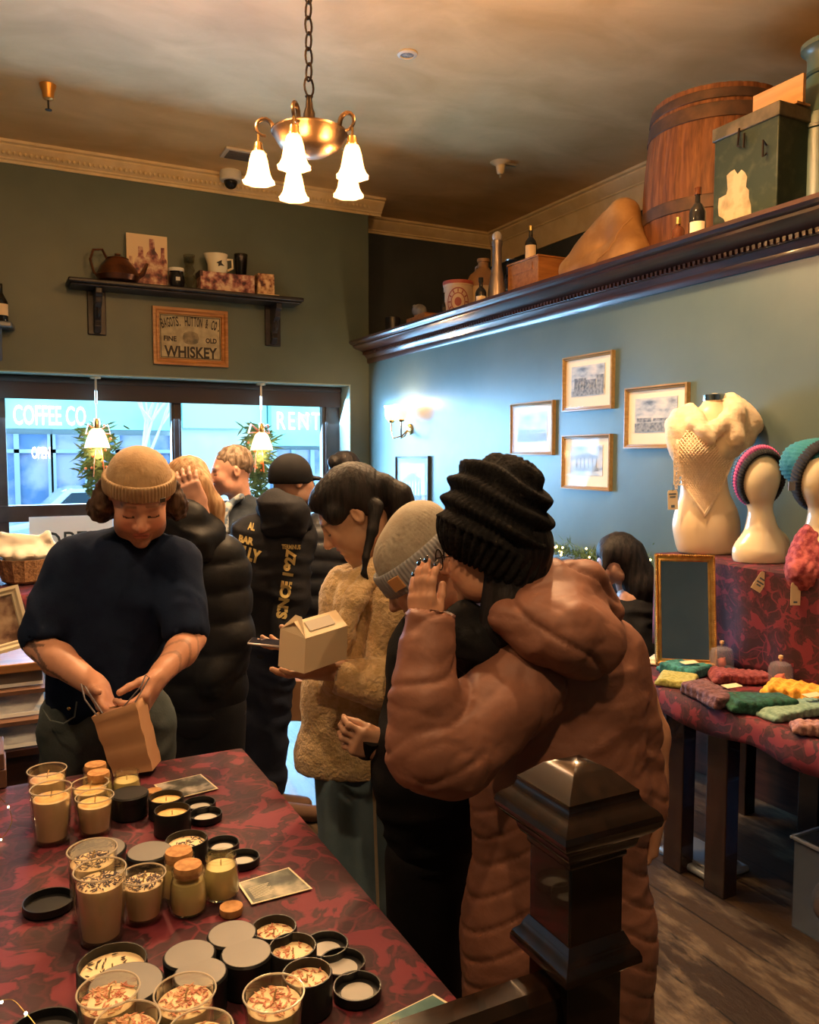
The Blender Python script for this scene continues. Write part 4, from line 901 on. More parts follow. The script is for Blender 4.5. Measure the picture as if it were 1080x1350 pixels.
# hanging lace tail at the left side
tl = MB()
for k in range(11):
    x0 = 889+k*1.9; tl.tube([MP(x0+random.gauss(0, .4), y_, -.09) for y_ in range(585, 640+int(10*math.sin(k)), 6)], .0035, 4)
for k in range(9): tl.tube([MP(889+i*2.2, 590+k*6+2*(i % 2), -.09) for i in range(9)], .0035, 4)
tl.build('lace_tail', yarn, shp)
tagm = mat('cream tag card', (.78, .64, .42), .6); inkm = ink
def price_tag(c, w_, h_, tilt, label, lines=((0.25, .5), (-.3, .3)), parent=None, nrm=None):
    t = thing('price_tag', label, 'tag', c); x = RT*math.cos(tilt)+UP*math.sin(tilt); y = UP*math.cos(tilt)-RT*math.sin(tilt); z = -FW
    t_ = MB(); t_.prism([c+x*(a*w_)+y*(b_*h_) for a, b_ in ((-.5, -.5), (.5, -.5), (.5, .4), (.4, .5), (-.4, .5), (-.5, .4))], z*.0015); t_.build('card', mat('cream tag card', (.78, .64, .42), .6), t, smooth=0)
    MB().tube([c+y*(h_*.45)+z*.002, c+y*(h_*.6)+x*.003+z*.01, c+y*(h_*.85)], .0012, 5).build('string', mat('dark string', (.03, .03, .04), .8), t)
    m_ = MB()
    for k, (yy_, ww) in enumerate(lines): m_.prism([c+x*(a*w_*ww)+y*((yy_+b_*.04)*h_)+z*.0016 for a, b_ in ((-.7, -1), (.7, -1), (.7, 1), (-.7, 1))], z*.0006)
    m_.build('writing', mat('grey blue print', (.12, .16, .2), .6), t, smooth=0); return t
price_tag(MP(887, 659, -.12), 13*s_m, 25*s_m, .05, 'cream tag hanging from left edge of the lace shawl', ((.3, .5), (.15, .4), (-.3, .25), (-.36, .25)))
# head mannequins
def head_mannequin(px, X, label, turn):
    b_ = onX(px, 740, X); b_.z = RT_; d = (b_-ORG).dot(FW); k = d/FPX
    t = thing('head_mannequin', label, 'mannequin', b_); P = lambda dx, py, o=0: W(px+dx, py, d+o)
    S = Sdf(.05)
    S.ell(P(-3, 627), (.088, .088, .125), k=.03); S.ell(P(-4, 632, -.02), (.07, .07, .10), k=.04)
    S.cap(P(-2, 655), P(0, 705), .052, .055, .04); S.cap(P(0, 700), P(-3, 725), .055, .085, .06)
    S.cap(P(-18, 728), P(18, 722), .058, .05, .05, (FW, .7)); S.ell(P(20, 716, .0), (.05, .045, .05), k=.04)
    S.cap(P(-4, 735), P(4, 735), .09, .09, .05, (FW, .8))
    v, f = S.mesh(.008); v[:, 2] = np.maximum(v[:, 2], RT_); v = relax(v, f, 2); make('head_and_bust', v, f, mat('glossy cream vinyl', (.80, .68, .46), .16, coat=.6), t, smooth=180)
    return t, P, d, k
h1, P1, d1, k1 = head_mannequin(1004, 3.08, 'glossy cream faceless head mannequin wearing a striped headband', 0)
# headband: ribbed ring tilted back around the crown
def band(P, rx, rz, c, r0, n=48, w_=.04, tilt=.3, m=None, name='band', parent=None, off=0, thick=.012):
    mb = MB(); xa = RT; za = (UP*math.cos(tilt)+FW*math.sin(tilt)); na = xa.cross(za)
    def fn(u, v):
        t = 2*PI*u; a = 2*PI*v; e = xa*(math.cos(t)*rx)+za*(math.sin(t)*rz); er = e.normalized()
        return c+na*(off+w_*.5*math.cos(a))+e+er*(thick*math.sin(a)+.0025*math.cos(t*60))
    mb.grid(fn, 180, 13, True); return mb.build(name, m, parent)
hb = thing('headband', 'black knitted headband with pink and blue stripes on first head mannequin', 'headband', P1(-6, 600))
cH = P1(-4, 628, 0)
kn = lambda n, c: mat(n, c, .9, bump=.5, bscale=120, bdist=.003, sheen=.05)
for (off, m, nm, w_) in ((-.035, kn('black wool', (.008, .008, .010)), 'black_band', .028), (-.015, kn('plum wool', (.16, .02, .10)), 'plum_stripe', .014), (.0, kn('pink wool', (.72, .10, .25)), 'pink_stripe', .018), (.018, kn('navy wool', (.02, .04, .10)), 'navy_stripe', .018), (.036, kn('blue wool', (.04, .14, .30)), 'blue_stripe', .018)):
    band(P1, .098-abs(off)*.15, .132-abs(off)*.3, cH, 0, w_=w_*1.6, tilt=-.25, m=m, name=nm, parent=hb, off=-off)
h2, P2, d2, k2 = head_mannequin(1086, 3.02, 'glossy cream head mannequin in teal hat and burgundy cowl at right edge', 0)
ht = thing('knitted_hat', 'teal ribbed hat with black brim on the right edge mannequin', 'hat', P2(-10, 600))
S = Sdf(.03); S.ell(P2(-4, 606, .04), (.115, .13, .085), k=.03); S.ell(P2(-30, 612, .06), (.055, .09, .08), k=.04); v, f = S.mesh(.008); N_ = normals(v, f); cc = np.array(P2(-4, 606, .04)); an = np.arctan2(v[:, 2]-cc[2], (v-cc)@np.array(RT)); v += N_*(.004*np.sin(an*46)+.004*vnoise(v*60))[:, None]; v = v[:]
make('crown', v, f, kn('teal wool', (.02, .17, .21)), ht, smooth=180)
band(P2, .098, .135, P2(-4, 628, 0), 0, w_=.075, tilt=-.3, m=kn('black wool', (.008, .008, .010)), name='brim', parent=ht, off=.0, thick=.014)
S = Sdf(.02); S.ell(P2(-36, 640, .05), (.04, .03, .03), k=.02); v, f = S.mesh(.007); make('tassel', v, f, kn('black wool', (.008, .008, .010)), ht, smooth=180)
MB().box(P2(-42, 641, -.02), (.03, .004, .035), Matrix.Rotation(-YAW+.2, 3, 'Z')).build('maker_tag', mat('grey tag', (.25, .26, .28), .6), ht)
cw_ = thing('knitted_cowl', 'chunky burgundy knitted cowl round the right edge mannequin', 'cowl', P2(-5, 760))
S = Sdf(.03)
for (py, r, o) in ((712, .075, 0), (728, .098, 0), (744, .115, -.01), (756, .118, -.02)):
    for a in np.linspace(0, 2*PI, 15)[:-1]: pass
    S.cap(P2(-12+0, py, o-.0), P2(12, py, o), r*.95, r*.95, .02, (FW, .85))
S.cap(P2(-30, 752, -.06), P2(5, 762, -.08), .045, .05, .03)
v, f = S.mesh(.009); N_ = normals(v, f); q = (v@np.array(RT)); v += N_*(.003*np.sin(q*210)*np.cos(v[:, 2]*120)+.003*(vnoise(v*40)-.5))[:, None]; v = v[:]
make('cowl_body', v, f, mat('burgundy heather wool', (.20, .025, .035), .9, col2=(.42, .10, .10), scale=34, bump=.7, bscale=70, bdist=.006), cw_, smooth=180)
price_tag(onX(1003, 767, 2.868), 15*k2, 27*k2, -.55, 'white handwritten tag hanging off the riser beside burgundy cowl', ((.15, .4), (-.05, .5), (-.2, .3)))
price_tag(onX(1049, 783, 2.868), 13*k2, 30*k2, 0, 'plain white tag with blue mark under the burgundy cowl', ((-.36, .28),))
S = Sdf(.02); S.cap(V((2.945, P2(-70, 742).y-.02, RT_+.026)), V((2.93, P2(-70, 742).y-.10, RT_+.024)), .026, .022, .02); v, f = S.mesh(.007); o = make('rolled_mitten', v, f, kn('dark teal wool', (.012, .035, .05)), smooth=180); tag(o, 'small dark teal knitted roll lying beside burgundy cowl', 'knitwear')
# gold framed mirror leaning on the riser
mt = onX(868, 735, RX-.05); d_ = (mt-ORG).dot(FW)
mir = thing('mirror', 'gold framed standing mirror leaning against the velvet riser', 'mirror', onX(895, 852, RX-.10))
cm = onX(903, 794, RX-.17); dm_ = (cm-ORG).dot(FW)
ml = W(868, 735, dm_); mr_ = W(945, 741, dm_-.0); hwid = (mr_-ml).length/2; hbot = W(895, 862, dm_)
xd = (RT*.93-FW*.15+V((0,0,0))).normalized(); yd = (UP+FW*.22+RT*.10).normalized(); nr = xd.cross(yd).normalized(); yd = nr.cross(xd)
hhm = (ml.z-TT)/2/yd.z; cm.z = TT+hhm*yd.z+.004
m_ = MB(); frame(m_, cm, hwid, hhm, .030, .022, nr, xd, yd); goldm = mat('gold leaf', (.70, .42, .12), .3, metal=.9, col2=(.55, .30, .08), scale=30); m_.build('frame', goldm, mir, smooth=20)
bd = MB()
for k in range(60):
    t = -hhm+.012+2*(hhm-.012)*k/59
    for s_ in (-1, 1): bd.sph(cm+xd*(s_*(hwid-.006))+yd*t+nr*.024, .0065, 5)
for k in range(24):
    t = -hwid+.012+2*(hwid-.012)*k/23
    for s_ in (-1, 1): bd.sph(cm+yd*(s_*(hhm-.006))+xd*t+nr*.024, .0065, 5)
bd.build('beaded_edge', goldm, mir)
MB().prism([cm+xd*(a*(hwid-.025))+yd*(b_*(hhm-.025))+nr*.004 for a, b_ in ((-1, -1), (1, -1), (1, 1), (-1, 1))], nr*.002).build('mirror_glass', mat('silvered glass', (.75, .75, .75), .02, metal=1), mir, smooth=0)
MB().prism([cm+xd*(a*(hwid-.02))+yd*(b_*(hhm-.02))-nr*.001 for a, b_ in ((-1, -1), (1, -1), (1, 1), (-1, 1))], nr*.003).build('backing', darkw, mir, smooth=0)
# little glass cloches with coral brooches
clg = mat('cloche glass', (.40, .37, .46), .06, alpha=.30, spec=1)
for (px, py, lab) in ((949, 868, 'glass cloche over a coral brooch nearest the mirror'), (977, 877, 'glass cloche over a coral brooch, middle of the three'), (1058, 898, 'glass cloche over a coral pendant at right end of table')):
    q = onZ(px, py, TT); q = onX(px, py, RX-.09) if 0 else q; k = (q-ORG).dot(FW)/FPX; r = 16*k
    if q.x > RX-.02-r: q.x = RX-.03-r; q = V((q.x, q.y, TT))
    c_ = thing('glass_cloche', lab, 'cloche', q)
    MB().lathe([(r, .004), (r*.98, .02), (r*.94, .07), (r*.8, .088), (r*.4, .098), (0, .10)], q, 28).build('glass_dome', clg, c_)
    MB().lathe([(.004, .099), (.005, .106), (.010, .112), (.009, .122), (0, .126)], q, 12).build('knob', mat('pale wood knob', (.6, .42, .25), .4), c_)
    MB().lathe([(r*1.08, 0), (r*1.08, .004), (0, .004)], q, 28).build('base', mat('clear dish', (.35, .32, .36), .1), c_)
    S = Sdf(.008); S.ell(q+UP*.026, (.020, .020, .022)); S.cap(q+V((.008, 0, .02)), q+V((-.016, .01, .035)), .009, .005); S.cap(q+V((0, 0, .02)), q+V((.004, -.014, .05)), .008, .004); v, f = S.mesh(.003); make('coral_brooch', v, f, mat('coral felt', (.75, .16, .09), .7), c_, smooth=180)
# knitted pieces on the table
def knit(name, outline, h, m, label, cat='knitwear', rib=(0, 0), z=None, k=.03, lump=.5, dirpx=None, amp=.0022, freq=240):
    z = TT if z is None else z; S = Sdf(k)
    q0 = onZ(outline[0][0], outline[0][1], z+h*.5); q1 = onZ(outline[-1][0], outline[-1][1], z+h*.5); s_ = (q0-ORG).dot(FW)/FPX; dd = (q1-q0); dd.z = 0
    hl = dd.length/2+outline[0][2]*s_*.9; hw_ = max(o_[2] for o_ in outline)*s_*1.35; cc = (q0+q1)/2; dd.normalize(); Mk = Matrix((dd, UP.cross(dd), UP)).transposed(); wd_ = UP.cross(dd)
    S.box((cc.x, cc.y, z+h*.28), (hl, hw_, h*.30), Mk, rnd=h*.28, k=.006)
    c2_ = cc+dd*.008-wd_*(hw_*.12); S.box((c2_.x, c2_.y, z+h*.72), (hl*.93, hw_*.84, h*.27), Mk @ Matrix.Rotation(.07, 3, 'Z'), rnd=h*.25, k=.006)
    v, f = S.mesh(.006); v = relax(v, f, 1); v[:, 2] += .010*(vnoise(v*12)-.5); v[:, :2] += ((vnoise(v*9+3)-.5)*.03)[:, None]; N_ = normals(v, f)
    d0 = np.array((onZ(outline[-1][0], outline[-1][1], z)-onZ(outline[0][0], outline[0][1], z)).normalized()); q = v@d0; r_ = v@np.cross(d0, [0, 0, 1])
    v += N_*(amp*np.sin(q*freq)*(.6+.4*np.sin(r_*freq*.7))+.006*(vnoise(v*22)-.5))[:, None]
    v[:, 2] = np.maximum(v[:, 2], z+.0005); o = make(name, v, f, m, smooth=180); return tag(o, label, cat)
kw = lambda n, c, c2: mat(n, c, .9, col2=c2, scale=60, bump=.8, bscale=110, bdist=.004, sheen=.05)
knit('knitted_cowl', [(893, 878, 16), (915, 872, 14), (940, 880, 20), (915, 884, 20)], .045, kw('teal cowl wool', (.015, .11, .12), (.03, .2, .2)), 'deep teal ribbed cowl on table in front of the cloches', freq=190)
knit('knitted_hat', [(880, 893, 14), (892, 898, 20), (905, 896, 12)], .035, kw('lime mohair', (.26, .26, .06), (.4, .38, .12)), 'fuzzy lime green knitted hat lying at the table edge', amp=.001)
knit('folded_mittens', [(868, 872, 14), (885, 862, 12)], .025, kw('cream wool', (.7, .6, .42), (.5, .42, .3)), 'small pile of cream and striped knits under the mirror')
knit('folded_mittens', [(892, 856, 9), (912, 861, 10)], .05, kw('pale peach wool', (.62, .42, .28), (.75, .6, .45)), 'peach knitted mittens below the mirror frame')
knit('folded_mittens', [(884, 866, 9), (899, 868, 8)], .042, kw('blue grey striped wool', (.18, .24, .34), (.6, .6, .6)), 'blue grey striped mittens beside the teal cowl')
knit('knitted_scarf', [(948, 890, 14), (975, 888, 18), (1000, 892, 16)], .04, kw('maroon wool', (.14, .02, .03), (.26, .06, .07)), 'maroon cable knit scarf behind the dark green cowl')
knit('knitted_cowl', [(922, 905, 13), (940, 915, 18), (957, 922, 14)], .05, kw('plum brown wool', (.09, .035, .045), (.17, .08, .09)), 'plum brown ribbed cowl at the table edge', freq=170)
knit('knitted_cowl', [(968, 925, 14), (1000, 924, 20), (1030, 925, 15)], .052, kw('forest green wool', (.006, .045, .028), (.012, .09, .055)), 'dark forest green cowl at front of the table', freq=180)
knit('knitted_hat', [(1025, 905, 16), (1055, 907, 22), (1080, 914, 18)], .05, kw('mustard wool', (.75, .30, .03), (.9, .45, .06)), 'mustard yellow ribbed hat in front of right cloche', freq=160, amp=.006)
knit('knitted_scarf', [(1010, 938, 10), (1045, 935, 18), (1080, 930, 20)], .035, kw('sage wool', (.16, .28, .22), (.25, .38, .30)), 'sage green ribbed scarf at front of the table', freq=200)
knit('knitted_cowl', [(1052, 957, 10), (1080, 955, 16), (1100, 962, 16)], .04, kw('rose brown wool', (.22, .10, .09), (.40, .22, .19)), 'rose brown knitted cowl at the right front corner')
for (px, py, lab) in ((909, 873, 'small cream tag lying on the deep teal cowl'), (965, 904, 'small cream tag lying between plum and green cowls'), (1072, 916, 'small cream tag lying on the sage green scarf')):
    q = onZ(px, py, TT+.058); o = MB().box(q, (.075, .035, .0015), Matrix.Rotation(.4-YAW, 3, 'Z') @ Matrix.Rotation(.1, 3, 'X')).build('price_tag', tagm, smooth=0); tag(o, lab, 'tag')
# garland with fairy lights on a rail along the wall
gr = MB(); random.seed(9); bl = MB()
g0 = onX(726, 728, WX-.10); g1 = onX(868, 745, WX-.10)
rail = MB().bx((WX-.22, g1.y-.3, g1.z-.09), (WX, g0.y+.9, g1.z-.05)).build('wall_rail', darkw, bevel=.005); tag(rail, 'narrow dark wooden shelf rail on the wall behind the seated person', 'shelf')
n_ = 900
for k in range(n_):
    t = random.random(); c = g0+(g1-g0)*(t*1.15-.05); c.z = g1.z-.05+abs(random.gauss(0, .035))+.012; c.x += random.uniform(-.06, .04)
    dd = V((random.uniform(-1, .5), random.uniform(-1, 1), random.uniform(-.2, 1))).normalized(); s_ = dd.cross(UP).normalized()*.004; Ln = random.uniform(.03, .07)
    gr.add([c-s_, c+s_, c+dd*Ln], [(0, 1, 2)])
gar = gr.build('evergreen_garland', green, smooth=0, solid=.0015); tag(gar, 'evergreen garland with fairy lights along the wall rail', 'garland')
fl = mat('fairy light', (1, .8, .4), .5, emit=(1, .62, .2), estr=16)
for k in range(26):
    t = random.random(); c = g0+(g1-g0)*t; c.z = g1.z-.02+random.uniform(0, .07); c.x -= random.uniform(.03, .10)
    MB().sph(c, .006, 6).build('fairy_light', fl, gar)
# storage tubs under the table
def tub(p0, p1, z1, label, fill=True):
    t = thing('storage_tub', label, 'box', ((p0[0]+p1[0])/2, (p0[1]+p1[1])/2, 0)); x0, y0 = p0; x1, y1 = p1; pl_ = mat('milky clear plastic', (.16, .20, .27), .2, alpha=.32)
    w_ = .0035; m_ = MB().bx((x0, y0, .002), (x1, y1, .008))
    for (a, b_) in (((x0, y0), (x1, y0+w_)), ((x0, y1-w_), (x1, y1)), ((x0, y0), (x0+w_, y1)), ((x1-w_, y0), (x1, y1))): m_.bx((a[0], a[1], .008), (b_[0], b_[1], z1))
    m_.build('tub_body', pl_, t, smooth=0)
    m_ = MB(); r_ = .012
    m_.bx((x0-r_, y0-r_, z1-.012), (x1+r_, y0, z1)).bx((x0-r_, y1, z1-.012), (x1+r_, y1+r_, z1)).bx((x0-r_, y0, z1-.012), (x0, y1, z1)).bx((x1, y0, z1-.012), (x1+r_, y1, z1))
    m_.build('rim', mat('milky plastic rim', (.18, .20, .23), .3), t, bevel=.003); return t
q0 = onZ(1032, 1200, 0); a0 = onZ(1082, 1245, .0)
x0 = onZ(1020, 1150, 0).x
tq = W(1018, 1093, (onZ(1030, 1190, 0)-ORG).dot(FW))
tc0 = onZ(1044, 1222, 0); t1 = tub((tc0.x, tc0.y-.6), (tc0.x+.5, tc0.y), .34, 'open milky plastic tub with dark bundles under right end of table')
bm_ = mat('dark cloth bundle', (.05, .035, .03), .8, col2=(.10, .07, .05), scale=12); random.seed(8)
for (x, y, z, r) in ((.12, -.12, .12, .10), (.30, -.2, .13, .11), (.36, -.42, .12, .09), (.12, -.36, .13, .09)):
    x += tc0.x; y += tc0.y
    S = Sdf(.03); S.ell((x, y, z), (r, r*.9, r), k=.03); S.cap((x-.05, y, z), (x+.05, y+.03, z+.04), r*.8, r*.6); v, f = S.mesh(.015); N_ = normals(v, f); v += N_*((vnoise(v*20)-.5)*.025)[:, None]; v[:, 2] = np.maximum(v[:, 2], .01); o = make('cloth_bundle', v, f, bm_, smooth=180); tag(o, 'dark cloth bundle stuffed in the open plastic tub', 'bundle', 'bundles in the plastic tub')
S = Sdf(.01); v = None
wd_ = MB().lathe([(.12, 0), (.135, .012), (.13, .03), (0, .035)], (tc0.x+.17, tc0.y-.18, .275), 28, axis=(-.2, -.2, 1)).build('wooden_plate', wood('brown lid wood', (.2, .09, .04), (.3, .15, .07), .4, 'X'), smooth=30); tag(wd_, 'round brown wooden plate lying on top of the bundles in tub', 'plate')
lid = thing('plastic_lid', 'clear plastic tub lid lying on the floor planks behind table leg', 'lid', onZ(905, 1140, 0)); c = onZ(912, 1143, 0)
MB().box((c.x+.06, c.y, .02), (.22, .30, .03)).build('panel', mat('milky plastic rim', (.18, .20, .23), .3), lid, bevel=.012); MB().box((c.x+.06, c.y, .04), (.16, .24, .012)).build('raised_panel', mat('milky plastic rim', (.18, .20, .23), .3), lid, bevel=.005)
# ================================================================ CANDLE TABLE
KZ = .90; KX1 = .585; KX0 = -1.0; KY0 = .985; KY1 = onZ(290, 989, KZ).y
print('table far edge', KY1, onZ(290, 989, KZ), onZ(620, 1330, KZ), onZ(0, 1026, KZ))
kt = thing('candle_table', 'dark table under burgundy velvet cloth carrying the candles', 'table', ((KX0+KX1)/2, (KY0+KY1)/2, 0))
MB().bx((KX0+.02, KY0+.02, KZ-.035), (KX1-.02, KY1-.02, KZ-.006)).build('tabletop', darkw, kt)
for x in (KX0+.08, KX1-.08):
    for y in (KY0+.08, KY1-.08): MB().bx((x-.03, y-.03, 0), (x+.03, y+.03, KZ-.036)).build('leg', darkwZ, kt)
def cloth_over(x0, x1, y0, y1, z, drop):
    mb = MB(); pts = []
    def seg(a, b_, n): return [(a[0]+(b_[0]-a[0])*i/n, a[1]+(b_[1]-a[1])*i/n) for i in range(n)]
    loop = seg((x0, y0), (x1, y0), 40)+seg((x1, y0), (x1, y1), 50)+seg((x1, y1), (x0, y1), 40)+seg((x0, y1), (x0, y0), 50); N_ = len(loop); cx, cy = (x0+x1)/2, (y0+y1)/2; vs = []
    rows = ((.96, 0, 0), (.99, 0, 0), (1, -.006, .006), (1, -.03, .012), (1, -drop*.5, .02), (1, -drop, .03))
    for (f_, dz, out) in rows:
        for i, (x, y) in enumerate(loop):
            ox = (x-cx)/((x1-x0)/2); oy = (y-cy)/((y1-y0)/2); m_ = max(abs(ox), abs(oy)); ox = ox if abs(ox) > .999*m_ else 0; oy = oy if abs(oy) > .999*m_ else 0
            w_ = (.018*math.sin(i*.55)+.010*math.sin(i*.23+1))*abs(dz)/drop
            vs.append((cx+(x-cx)*f_+ox*(out+w_), cy+(y-cy)*f_+oy*(out+w_), z+dz))
    fs = [(j*N_+i, j*N_+(i+1) % N_, (j+1)*N_+(i+1) % N_, (j+1)*N_+i) for j in range(len(rows)-1) for i in range(N_)]; fs = [f_[::-1] for f_ in fs]; fs.append(list(range(N_)))
    mb.add(vs, fs); return mb
o = cloth_over(KX0, KX1, KY0, KY1, KZ-.003, .55).build('tablecloth', vel, smooth=50, solid=.003); tag(o, 'burgundy damask velvet cloth spread over the candle table', 'tablecloth')
KT = KZ
def K(px, py, h=0): p = onZ(px, py, KT+h); return V((p.x, p.y, KT))
wax = mat('cream soy wax', (.80, .60, .33), .5, sss=.0, col2=(.84, .64, .38), scale=30)
waxy = mat('yellow cream wax', (.74, .60, .26), .5); waxt = mat('golden wax top', (.80, .50, .18), .5, col2=(.62, .33, .10), scale=45)
clear = glass('candle glass', (.97, .97, .94), .0, .05, .95, 2.6); wick = mat('pale wick', (.55, .40, .2), .8)
lav = mat('lavender buds', (.05, .045, .06), .8, col2=(.14, .10, .10), scale=40); pet = mat('dried petals', (.42, .13, .07), .7, col2=(.60, .30, .16), scale=60); herb = mat('dark herbs', (.05, .035, .02), .8)
corkm = mat('cork', (.52, .27, .10), .8, col2=(.38, .18, .06), scale=60, detail=3, bump=.4, bscale=120, bdist=.002)
tinm = mat('satin black tin', (.012, .012, .013), .38, metal=.3); tint = mat('grey brushed lid top', (.16, .15, .14), .45, col2=(.20, .19, .17), scale=3, metal=.2); wht = mat('inner white seal', (.42, .40, .36), .5)
def bits(mb, c, r, n, L_, w_):
    for _ in range(n):
        a = random.uniform(0, 2*PI); q = r*math.sqrt(random.random())*.92; p = c+V((q*math.cos(a), q*math.sin(a), .001+random.random()*.002)); t = random.uniform(0, PI)
        d = V((math.cos(t), math.sin(t), random.uniform(-.1, .25)))*(L_*random.uniform(.5, 1)); s_ = V((-math.sin(t), math.cos(t), 0))*w_
        mb.add([p-d-s_*.4, p-s_, p+d*.8-s_*.3, p+d, p+s_, p-d+s_*.4], [(0, 1, 2, 3, 4, 5)])
    return mb
def tumbler(r, h, label, top='gold', fill=.82, grp=None):
    t = thing('candle_glass', label, 'candle', (0, 0, 0), group=grp); r0 = r*.86
    MB().lathe([(r0*.9, 0), (r0, .004), (r, h), (r-.0022, h), (r0-.002, .007), (0, .007)], (0, 0, 0), 36).build('glass_tumbler', clear, t)
    MB().tube([(r*math.cos(a), r*math.sin(a), h) for a in np.linspace(0, 2*PI, 37)[:-1]], .0014, 6, True).build('rim', mat('bright glass rim', (.75, .65, .5), .08, spec=.9, alpha=.55), t)
    hf = h*fill; rf = r0+(r-r0)*fill-.0035
    w = MB().lathe([(r0-.006, .008), (rf, hf-.001), (rf-.002, hf), (0, hf)], (0, 0, 0), 36).build('wax', wax if top != 'y' else waxy, t)
    MB().tube([(0, 0, hf), (.001, 0, hf+.010), (.004, .001, hf+.018)], .0014, 5).build('wick', wick, t)
    if top == 'gold': MB().lathe([(rf-.004, hf+.0004), (0, hf+.0008)], (0, 0, 0), 30).build('golden_top', waxt, t)
    if top == 'lav': bits(MB(), V((0, 0, hf)), rf, 130, .0045, .0011).build('lavender', lav, t, smooth=0, solid=.0008)['kind'] = 'stuff'
    if top == 'pet': bits(MB(), V((0, 0, hf)), rf, 85, .006, .0013).build('petals', pet, t, smooth=0, solid=.0008)['kind'] = 'stuff'
    return t
def jar(label, cork=True, lean=False):
    t = thing('candle_jar', label, 'candle', (0, 0, 0)); prof = [(.026, 0), (.031, .004), (.0325, .02), (.030, .052), (.0265, .064), (.025, .068), (.028, .071), (.028, .076), (.0255, .076), (.0235, .066), (.0285, .05), (.0305, .02), (.029, .006), (0, .005)]
    MB().lathe(prof, (0, 0, 0), 32).build('glass_jar', clear, t); MB().lathe([(.028, .006), (.0300, .02), (.0285, .048), (.0262, .057), (0, .057)], (0, 0, 0), 30).build('wax', waxy, t)
    if cork: MB().lathe([(.0235, .066), (.0245, .080), (.0235, .0845), (0, .085)], (0, 0, 0), 26).build('cork_stopper', corkm, t)
    else: MB().tube([(0, 0, .057), (0, 0, .068)], .0012, 5).build('wick', wick, t)
    return t
def tin(label, kind, r=.0365, h=.05, top=None):
    t = thing('candle_tin' if kind != 'lid' else 'tin_lid', label, 'candle' if kind != 'lid' else 'lid', (0, 0, 0))
    if kind == 'closed':
        MB().lathe([(r-.002, 0), (r, .002), (r, h*.72), (r+.001, h*.73), (r+.0015, h-.003), (r-.001, h), (0, h)], (0, 0, 0), 36).build('tin_body', tinm, t)
        MB().lathe([(r-.002, h+.0002), (0, h+.0005)], (0, 0, 0), 36).build('lid_top', top or tint, t)
    elif kind == 'open':
        MB().lathe([(r-.002, 0), (r, .002), (r, h-.002), (r-.001, h), (r-.003, h), (r-.004, h*.7), (0, h*.7)], (0, 0, 0), 36).build('tin_body', tinm, t)
        MB().lathe([(r-.0045, h*.75), (0, h*.75+.0004)], (0, 0, 0), 30).build('wax', waxt if top is None else wax, t)
        if top is not None: bits(MB(), V((0, 0, h*.75)), r-.005, 42, .0055, .0012).build('petals', top, t, smooth=0, solid=.0008)['kind'] = 'stuff'
        MB().tube([(0, 0, h*.75), (0, 0, h*.95)], .0012, 5).build('wick', wick, t)
    else:
        hh_ = .015; MB().lathe([(r-.002, 0), (r, .002), (r, hh_), (r-.0025, hh_), (r-.003, .003), (0, .003)], (0, 0, 0), 36).build('lid_ring', tinm, t)
        MB().lathe([(r-.012, .0034), (0, .0036)], (0, 0, 0), 30).build('inner_seal', wht if top is None else top, t)
    return t
def put(o, px, py, h=0, s=1, rz=0):
    q = K(px, py, h*s); o.location = (q.x, q.y, KT+.0006); o.rotation_euler = (0, 0, rz)
    if s != 1: o.scale = (s, s, s)
    return o
random.seed(21)
BC = lambda w_: w_
# tall and short tumblers (base centres)
g = 'glass candles by the far corner'
put(tumbler(.040, .112, 'tall golden topped candle glass at far left corner, rearmost of the pair', 'gold'), 64, 1080)
put(tumbler(.040, .112, 'tall golden topped candle glass at far left corner, nearer of the pair', 'gold'), 69, 1108)
put(tumbler(.0385, .078, 'short golden topped candle glass behind its nearer twin', 'gold'), 120, 1078)
put(tumbler(.0385, .078, 'short golden topped candle glass beside the black closed tin', 'gold'), 126, 1097)
put(jar('cork stopped candle jar at back left beside brown bag'), 127, 1054)
put(jar('cork stopped candle jar just in front of the rearmost jar'), 131, 1066)
j = put(jar('open candle jar with cork leaning in its mouth', cork=False), 168, 1060); c_ = MB().lathe([(.0235, 0), (.0245, .014), (.023, .018), (0, .018)], (0.003, -.006, .072), 26, axis=(.0, -.35, 1)).build('cork_stopper', corkm, j)
put(tin('black closed candle tin with black lid beside the short glasses', 'closed', .039, .052, tinm), 171, 1045, .052)
put(tin('open black candle tin farthest back near the photo card', 'open', .038, .045), 219, 1050, .045)
put(tin('open black candle tin second from the back with paper label', 'open', .038, .05), 227, 1067, .05)
put(tin('black tin lid nearest the far photo card', 'lid', .036), 263, 1058, .015)
put(tin('black tin lid just in front of the farthest lid', 'lid', .036), 271, 1072, .015)
put(tin('open black candle tin between cork jars and open lids', 'open', .041, .048, lav), 246, 1106, .048)
put(tin('grey topped closed tin behind the tall lavender glass', 'closed', .052, .03), 129, 1120, .03)
put(tin('grey topped closed tin beside open tin in the middle', 'closed', .041, .05), 197, 1122, .05)
put(tin('small black tin lid between tall lavender glass and grey tin', 'lid', .034), 163, 1145, .015)
put(tin('black tin lid behind the open candle jar', 'lid', .034), 293, 1111, .015)
put(tin('black tin lid upright edge right of open jar', 'lid', .033), 320, 1129, .015)
put(tumbler(.041, .118, 'tall candle glass topped with lavender, rearmost of the pair', 'lav'), 124, 1206)
put(tumbler(.041, .118, 'tall candle glass topped with lavender, nearest of the pair', 'lav'), 134, 1237)
put(tumbler(.0375, .078, 'short candle glass topped with lavender beside the cork jars', 'lav'), 190, 1210)
put(jar('cork stopped candle jar just behind the nearest cork jar'), 237, 1181)
put(jar('nearest cork stopped candle jar in middle of the table'), 249, 1201)
put(jar('open yellow candle jar beside the middle photo card', cork=False), 292, 1181)
